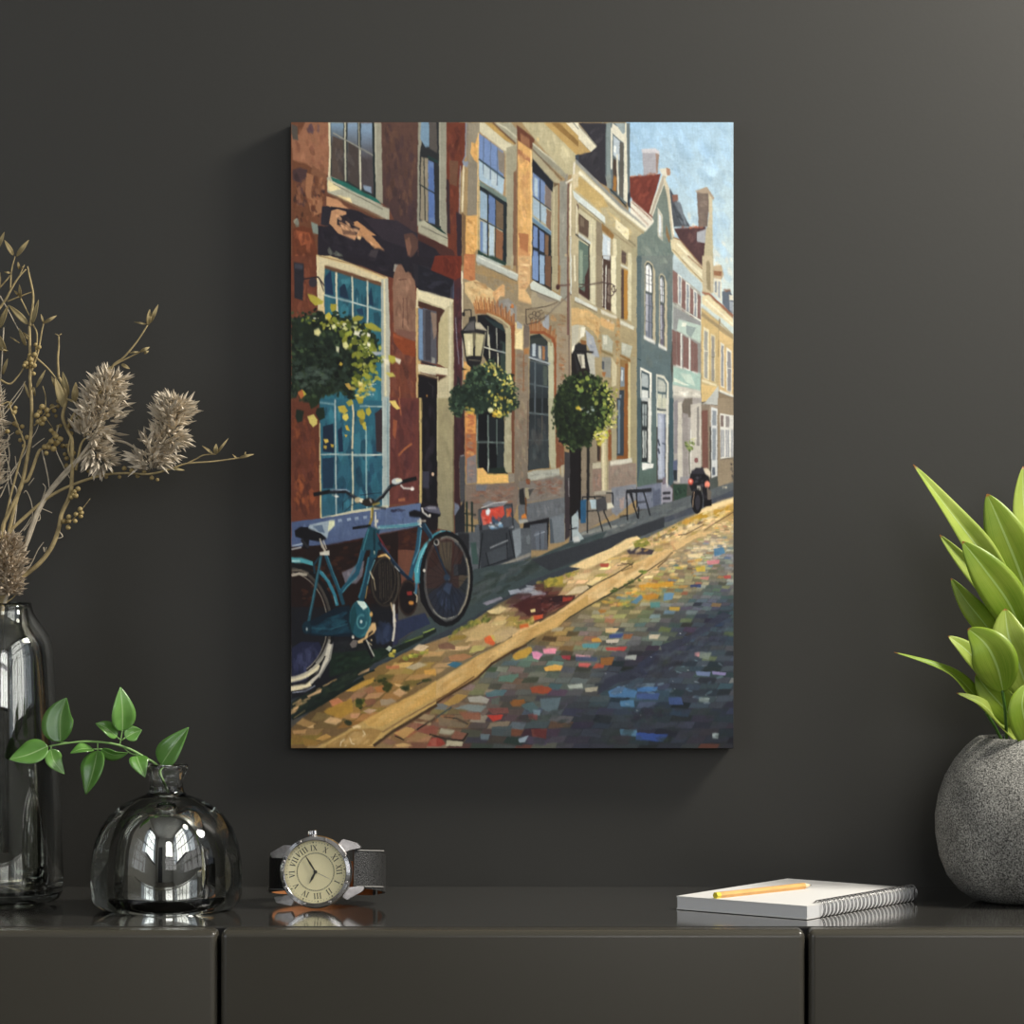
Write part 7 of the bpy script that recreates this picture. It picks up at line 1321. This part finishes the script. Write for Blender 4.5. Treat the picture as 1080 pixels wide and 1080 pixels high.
def plume(parent, spine, rad, n, mat, L_=13, wd=3.0, dy=0, upbias=.5):
    """fluffy head: many slim pointed florets around a short spine"""
    bm = bmesh.new()
    for i in range(n):
        t = rr_.random(); k = t*(len(spine)-1); a = int(min(k, len(spine)-2)); f = k-a
        u = spine[a][0]*(1-f)+spine[a+1][0]*f; v = spine[a][1]*(1-f)+spine[a+1][1]*f; R = rad[a]*(1-f)+rad[a+1]*f
        sd = Vector((spine[a+1][0]-spine[a][0], 0, -(spine[a+1][1]-spine[a][1]))).normalized()
        th = rr_.uniform(0, 2*PI); ax = sd.orthogonal().normalized(); rad_dir = (Quaternion(sd, th) @ ax)
        dirn = (rad_dir+sd*rr_.uniform(-.1, .9)*1.0+Vector((0, 0, upbias*.3))+Vector([rr_.gauss(0, .25) for _ in range(3)])).normalized()
        c = P(u, v, Y0+dy)+rad_dir*(R*kt*rr_.uniform(.15, .75)); l = L_*kt*rr_.uniform(.6, 1.15); w_ = wd*kt*rr_.uniform(.6, 1.1)/2
        s1 = dirn.orthogonal().normalized(); s2 = dirn.cross(s1)
        m_ = c+dirn*l*.5; e = c+dirn*l
        b0 = bm.verts.new(c); tip = bm.verts.new(e); ring = [bm.verts.new(m_+(s1*math.cos(x)+s2*math.sin(x))*w_) for x in (0, 2*PI/3, 4*PI/3)]
        for j in range(3): bm.faces.new((b0, ring[(j+1) % 3], ring[j])); bm.faces.new((tip, ring[j], ring[(j+1) % 3]))
    me_o = obj('flower_head', bm, mat, parent, False); return me_o
GRP = None
base = P(2, 645, Y0)
def dried(name, label): return thing(name, base, label, 'dried plant', 'dried stems arranged in the tall bottle')
# A: upright berry stem
sA = dried('dried_branch', 'tallest dried branch, upright in the tall bottle, with small leaves at its top')
dstem(sA, mouth+[(2, 590), (3, 557), (9, 542), (22, 514), (29, 481), (32.6, 457), (33.6, 430), (31.6, 400), (32, 391), (31, 344)], 2.2, 1.2)
dstem(sA, [(31.6, 344), (33.6, 330), (35, 311), (31, 291), (29, 281)], 1.3, .6); dstem(sA, [(-4, 330), (6, 316), (13, 303), (20, 292), (27.5, 284)], 1.2, .6); dstem(sA, [(11, 305), (12, 286), (16, 270)], .8, .5); dstem(sA, [(0, 303), (8, 294), (11, 290)], .7, .5)
dstem(sA, [(8, 318), (20, 313), (33.6, 308)], .7, .5); dstem(sA, [(22, 315), (27, 325), (31, 333)], .6, .5); dstem(sA, [(33, 392), (40, 372), (44, 350), (46, 341)], .9, .5); dstem(sA, [(31, 344), (32, 360), (31, 380)], .7, .7); dstem(sA, [(34.6, 342), (39, 352), (38, 370), (33, 385)], .7, .6)
dstem(sA, [(0, 400), (10, 405), (18, 398), (25, 388), (30, 376)], .9, .6); dstem(sA, [(20, 292), (25, 281), (26, 279)], .5, .3)
for a, b_, w_ in (((14, 269.5), (4.6, 253), 5.5), ((17.3, 270.5), (30.5, 253), 5.5), ((-2, 262), (4.6, 244.6), 5), ((34.6, 341), (40.7, 316), 6), ((29.5, 342), (9, 321.5), 7), ((0, 346), (8.5, 322), 7), ((46, 341), (60, 332.7), 4), ((46, 341), (43, 331), 2.5), ((22, 315), (20.4, 300), 4), ((20, 312), (14.5, 306), 2.5), ((20, 284), (19, 276), 3), ((22, 284), (26, 280), 2), ((11, 288), (4, 286.5), 2.5), ((-3, 310), (0, 287), 6), ((27.5, 365), (20, 346), 5), ((21, 362), (10, 355), 1.5), ((-2, 368), (9, 370), 2), ((38, 409), (48, 390), 4), ((35, 408), (37, 418), 3), ((31, 420), (25, 402), 2.5)): dleaf(sA, a, b_, w_)
berries(sA, [(160/3.857, 230+525/3.857), (145/3.857, 230+515/3.857), (140/3.857, 230+555/3.857), (125/3.857, 230+575/3.857), (105/3.857, 230+590/3.857), (110/3.857, 230+606/3.857), (140/3.857, 230+600/3.857), (137/3.857, 230+633/3.857), (120/3.857, 230+558/3.857), (98/3.857, 230+600/3.857), (128/3.857, 230+592/3.857), (150/3.857, 230+530/3.857), (8, 225+230), ], -.004)
# B: the curved one with the long side branch
sB = dried('dried_branch', 'thick curved dried branch whose long side shoot reaches up to the right')
dstem(sB, mouth+[(7, 624), (22, 610), (41.5, 594), (55, 576), (62, 557), (65, 542), (74, 521), (76, 498), (76, 470), (75, 461), (71, 453), (66, 439), (70, 420), (66, 405), (62, 398)], 2.3, 1.3)
dstem(sB, [(62, 398), (61, 380), (62, 366), (62, 354.5)], 1.1, .6); dstem(sB, [(39, 378), (50, 388), (60, 400)], .8, .6); dstem(sB, [(62, 354), (58, 352)], .5, .3); dstem(sB, [(62, 354), (65, 352)], .5, .3)
dstem(sB, [(74, 445), (80, 435), (91, 427), (104, 415), (112, 404), (119, 386), (128, 379), (135, 372), (146, 358), (155.6, 343)], 1.5, .6); dstem(sB, [(113, 390), (124, 383), (136, 377), (148, 371)], .9, .5)
dstem(sB, [(80, 496), (85, 470), (90, 462)], 1.3, .7); dstem(sB, [(71, 453), (74, 445)], 1.2, 1.4); dstem(sB, [(75, 461), (72, 475), (79, 490)], 1.0, 1.0)
for a, b_, w_ in (((67, 430), (58, 398), 10), ((78, 425), (80, 403), 8), ((156, 343), (158, 326), 6), ((158, 341), (167, 321), 4.5), ((155, 342), (141, 339.5), 2.2), ((148, 371), (158, 366), 4), ((136, 372), (147, 371), 2), ((128, 384), (137, 389), 4), ((69, 420), (83, 426), 2.5), ((152, 373), (157, 370), 3)): dleaf(sB, a, b_, w_)
berries(sB, c7('540,280 600,280 560,325 605,225 670,775 690,820 765,765 750,830 760,890 690,895 715,430 725,490 740,560 580,380 625,480 600,490 650,690 770,850 690,690'), .004, single=True)
berries(sB, [(a/6.75, 480+c/6.75) for a, c in ((490, 440), (490, 470), (540, 420), (570, 385), (580, 410), (535, 470), (485, 515), (575, 435), (455, 470), (530, 260), (555, 240), (540, 290), (520, 280), (505, 300))], -.003, 2.4); dstem(sB, [(65, 552), (74, 550), (84, 540), (95, 526)], .6, .3)
# C: the low one reaching right
sC = dried('dried_branch', 'long dried branch reaching low to the right below the fluffy heads')
dstem(sC, mouth+[(4, 580), (10, 561.5), (30, 542), (49, 526), (67, 515.5), (89, 506.7), (111, 500.7), (133, 499), (157, 500), (179, 495), (197, 489), (225.6, 486.7), (254, 482.8)], 2.0, .6); dstem(sC, [(197, 489), (207, 484), (215, 480), (228, 479)], .7, .5)
for a, b_, w_ in (((252, 483), (268, 479), 3.5), ((228, 479), (241, 462), 3), ((227, 479), (228, 468), 5), ((225, 479), (213, 470), 3), ((250, 484), (245, 479), 2), ((258, 482), (259, 476), 2), ((180, 494), (195, 496), 3)): dleaf(sC, a, b_, w_)
berries(sC, [(126, 503), (136, 500), (145, 502), (152, 498), (160, 504), (118, 497), (110, 496), (131, 494), (166, 506), (139, 496), (107, 499)], .002, single=True); berries(sC, [(93, 497), (98, 503), (103, 494), (112, 503)], .003, 1.8, True)
# D: grey twig with berries in the middle
sD = dried('dried_branch', 'pale dried branch with clusters of round berries beside the upright branch')
dstem(sD, mouth+[(2, 600), (20, 518), (30, 505), (40, 478), (44, 474)], 2.0, 1.3); berries(sD, c7('435,285 410,340 380,375 430,410 485,320 495,370 460,410 435,455 415,430 395,440 530,530 580,590 625,620 530,645 580,665 460,700 555,720 480,765 500,700 600,650 560,560'), -.002, 2.6)
dstem(sD, [(44, 474), (52, 466), (58, 458), (62, 448)], .8, .6); dstem(sD, [(36, 449), (42, 443), (48, 435), (55, 430), (61, 428)], .7, .5); dstem(sD, [(48, 432), (48, 418), (45, 407)], .6, .3); dstem(sD, [(49, 442), (56, 452)], .4, .3)
sE = dried('dried_branch', 'short berry twig leaning left of the upright branch, its berries hanging in a chain')
berries(sE, c7('160,295 105,250 145,345 175,475 230,490 185,550 210,550 280,600 210,630 250,690 95,290 150,460 155,330'), .002, 2.3, True); dstem(sE, mouth+[(4, 560), (20, 490), (26, 470), (24, 462), (20, 452), (16, 442), (11, 430), (8, 424), (-6, 432)], 1.2, .6)
# plumes
sF = dried('dried_flower', 'beige fluffy dried flower stem with two spiky heads, the nearer one to the bottle')
dstem(sF, mouth+[(20, 598), (27, 575), (34, 554), (41.5, 535), (55, 514), (71, 495), (85, 481), (96, 466), (104, 450), (112, 425), (120, 400)], 2.4, 1.2, M_dry2)
plume(sF, [(88, 462), (104, 445), (110, 420), (120, 398)], [19, 26, 23, 13], 520, M_plume, 19, 4.8, 0); plume(sF, [(92, 470), (104, 482), (114, 490)], [13, 17, 10], 170, M_plume, 16, 4.2, .0, -.8)
sG = dried('dried_flower', 'beige fluffy dried flower with spiky heads farthest right, above the low branch')
dstem(sG, mouth+[(18, 600), (30, 570), (46, 530), (70, 500), (92, 479), (112, 466), (130, 466), (145, 474), (158, 480)], 1.6, 1.0, M_dry2)
plume(sG, [(160, 496), (158, 478), (176, 465), (186, 452)], [13, 24, 21, 15], 400, M_plume, 17, 4.6, 0, .2); plume(sG, [(180, 448), (182, 434), (186, 424)], [13, 22, 17], 280, M_plume, 18, 4.8, 0, .8); dstem(sG, [(158, 480), (170, 468), (182, 445)], 1, 1, M_dry2)
sH = dried('dried_flower', 'dense pinkish beige fluffy dried flower head sitting right above the mouth of the tall bottle')
dstem(sH, mouth+[(5, 625), (8, 590), (8, 572)], 1.6, 1.0, M_dry2); plume(sH, [(9, 628), (8, 606), (6, 588), (4, 566)], [10, 20, 24, 18], 900, M_plumed, 12, 4.0, -.004, .3)
sI = dried('dried_flower', 'pale fluffy dried flower head cut off by the left edge of the photo')
dstem(sI, mouth+[(-4, 570), (-14, 520), (-20, 470)], 1.4, .9, M_dry2); plume(sI, [(-14, 520), (-18, 490), (-18, 455), (-16, 415)], [14, 20, 22, 14], 620, M_plume, 19, 3.6, .0, .6)
sJ = dried('dried_twig', 'thin pale tangled dried twigs rising between the thicker branches at the left edge')
for i, q in enumerate(([(12, 510), (10, 495), (4, 470), (10, 462), (4, 452), (-2, 450)], [(6, 508), (14, 495), (25, 480), (30, 468), (38, 455), (42, 444)], [(0, 436), (10, 425), (20, 412), (27, 402)], [(2, 440), (12, 428), (22, 414), (26, 404)], [(14, 540), (10, 520), (8, 500), (10, 480), (8, 463), (15, 456)],
     [(25, 560), (34, 546), (33, 530), (28, 518), (25, 520)], [(0, 525), (8, 508), (16, 495), (22, 482)], [(34, 472), (40, 467), (47, 462)], [(40, 535), (48, 538), (55, 541)], [(44, 528), (48, 515), (45, 510)], [(36, 550), (42, 548), (42, 542)], [(15, 568), (26, 556), (33, 545)], [(23, 505), (18, 495), (16, 481)], [(30, 512), (36, 504)], [(0, 400), (4, 440), (3, 425), (5, 412)])):
    dstem(sJ, q, .55, .3, M_dry2, 'twig')
dstem(sJ, mouth+[(4, 610), (14, 560), (18, 520), (12, 510)], 1.0, .6, M_dry2); dstem(sJ, mouth+[(14, 630), (22, 620), (24, 612)], .8, .4, M_dry)

for q in ([(44, 474), (50, 500), (52, 515)], [(4, 345), (2, 380), (0, 420), (3, 460)], [(0, 312), (10, 330), (18, 345), (28, 362)], [(62, 448), (58, 470), (66, 490), (74, 505)], [(84, 426), (78, 440), (72, 452)], [(20, 612), (32, 596), (40, 580), (46, 572)], [(62, 560), (66, 566), (60, 568)], [(46, 577), (47, 582), (49, 577)]):
    dstem(sJ, q, .6, .35, M_dry2, 'twig')
for a, b_, w_ in (((6, 372), (-2, 352), 7), ((33, 360), (24, 350), 4), ((80, 445), (92, 432), 8), ((72, 418), (66, 392), 7), ((3, 395), (8, 378), 5), ((60, 410), (54, 396), 4)): dleaf(sB, a, b_, w_, .002)
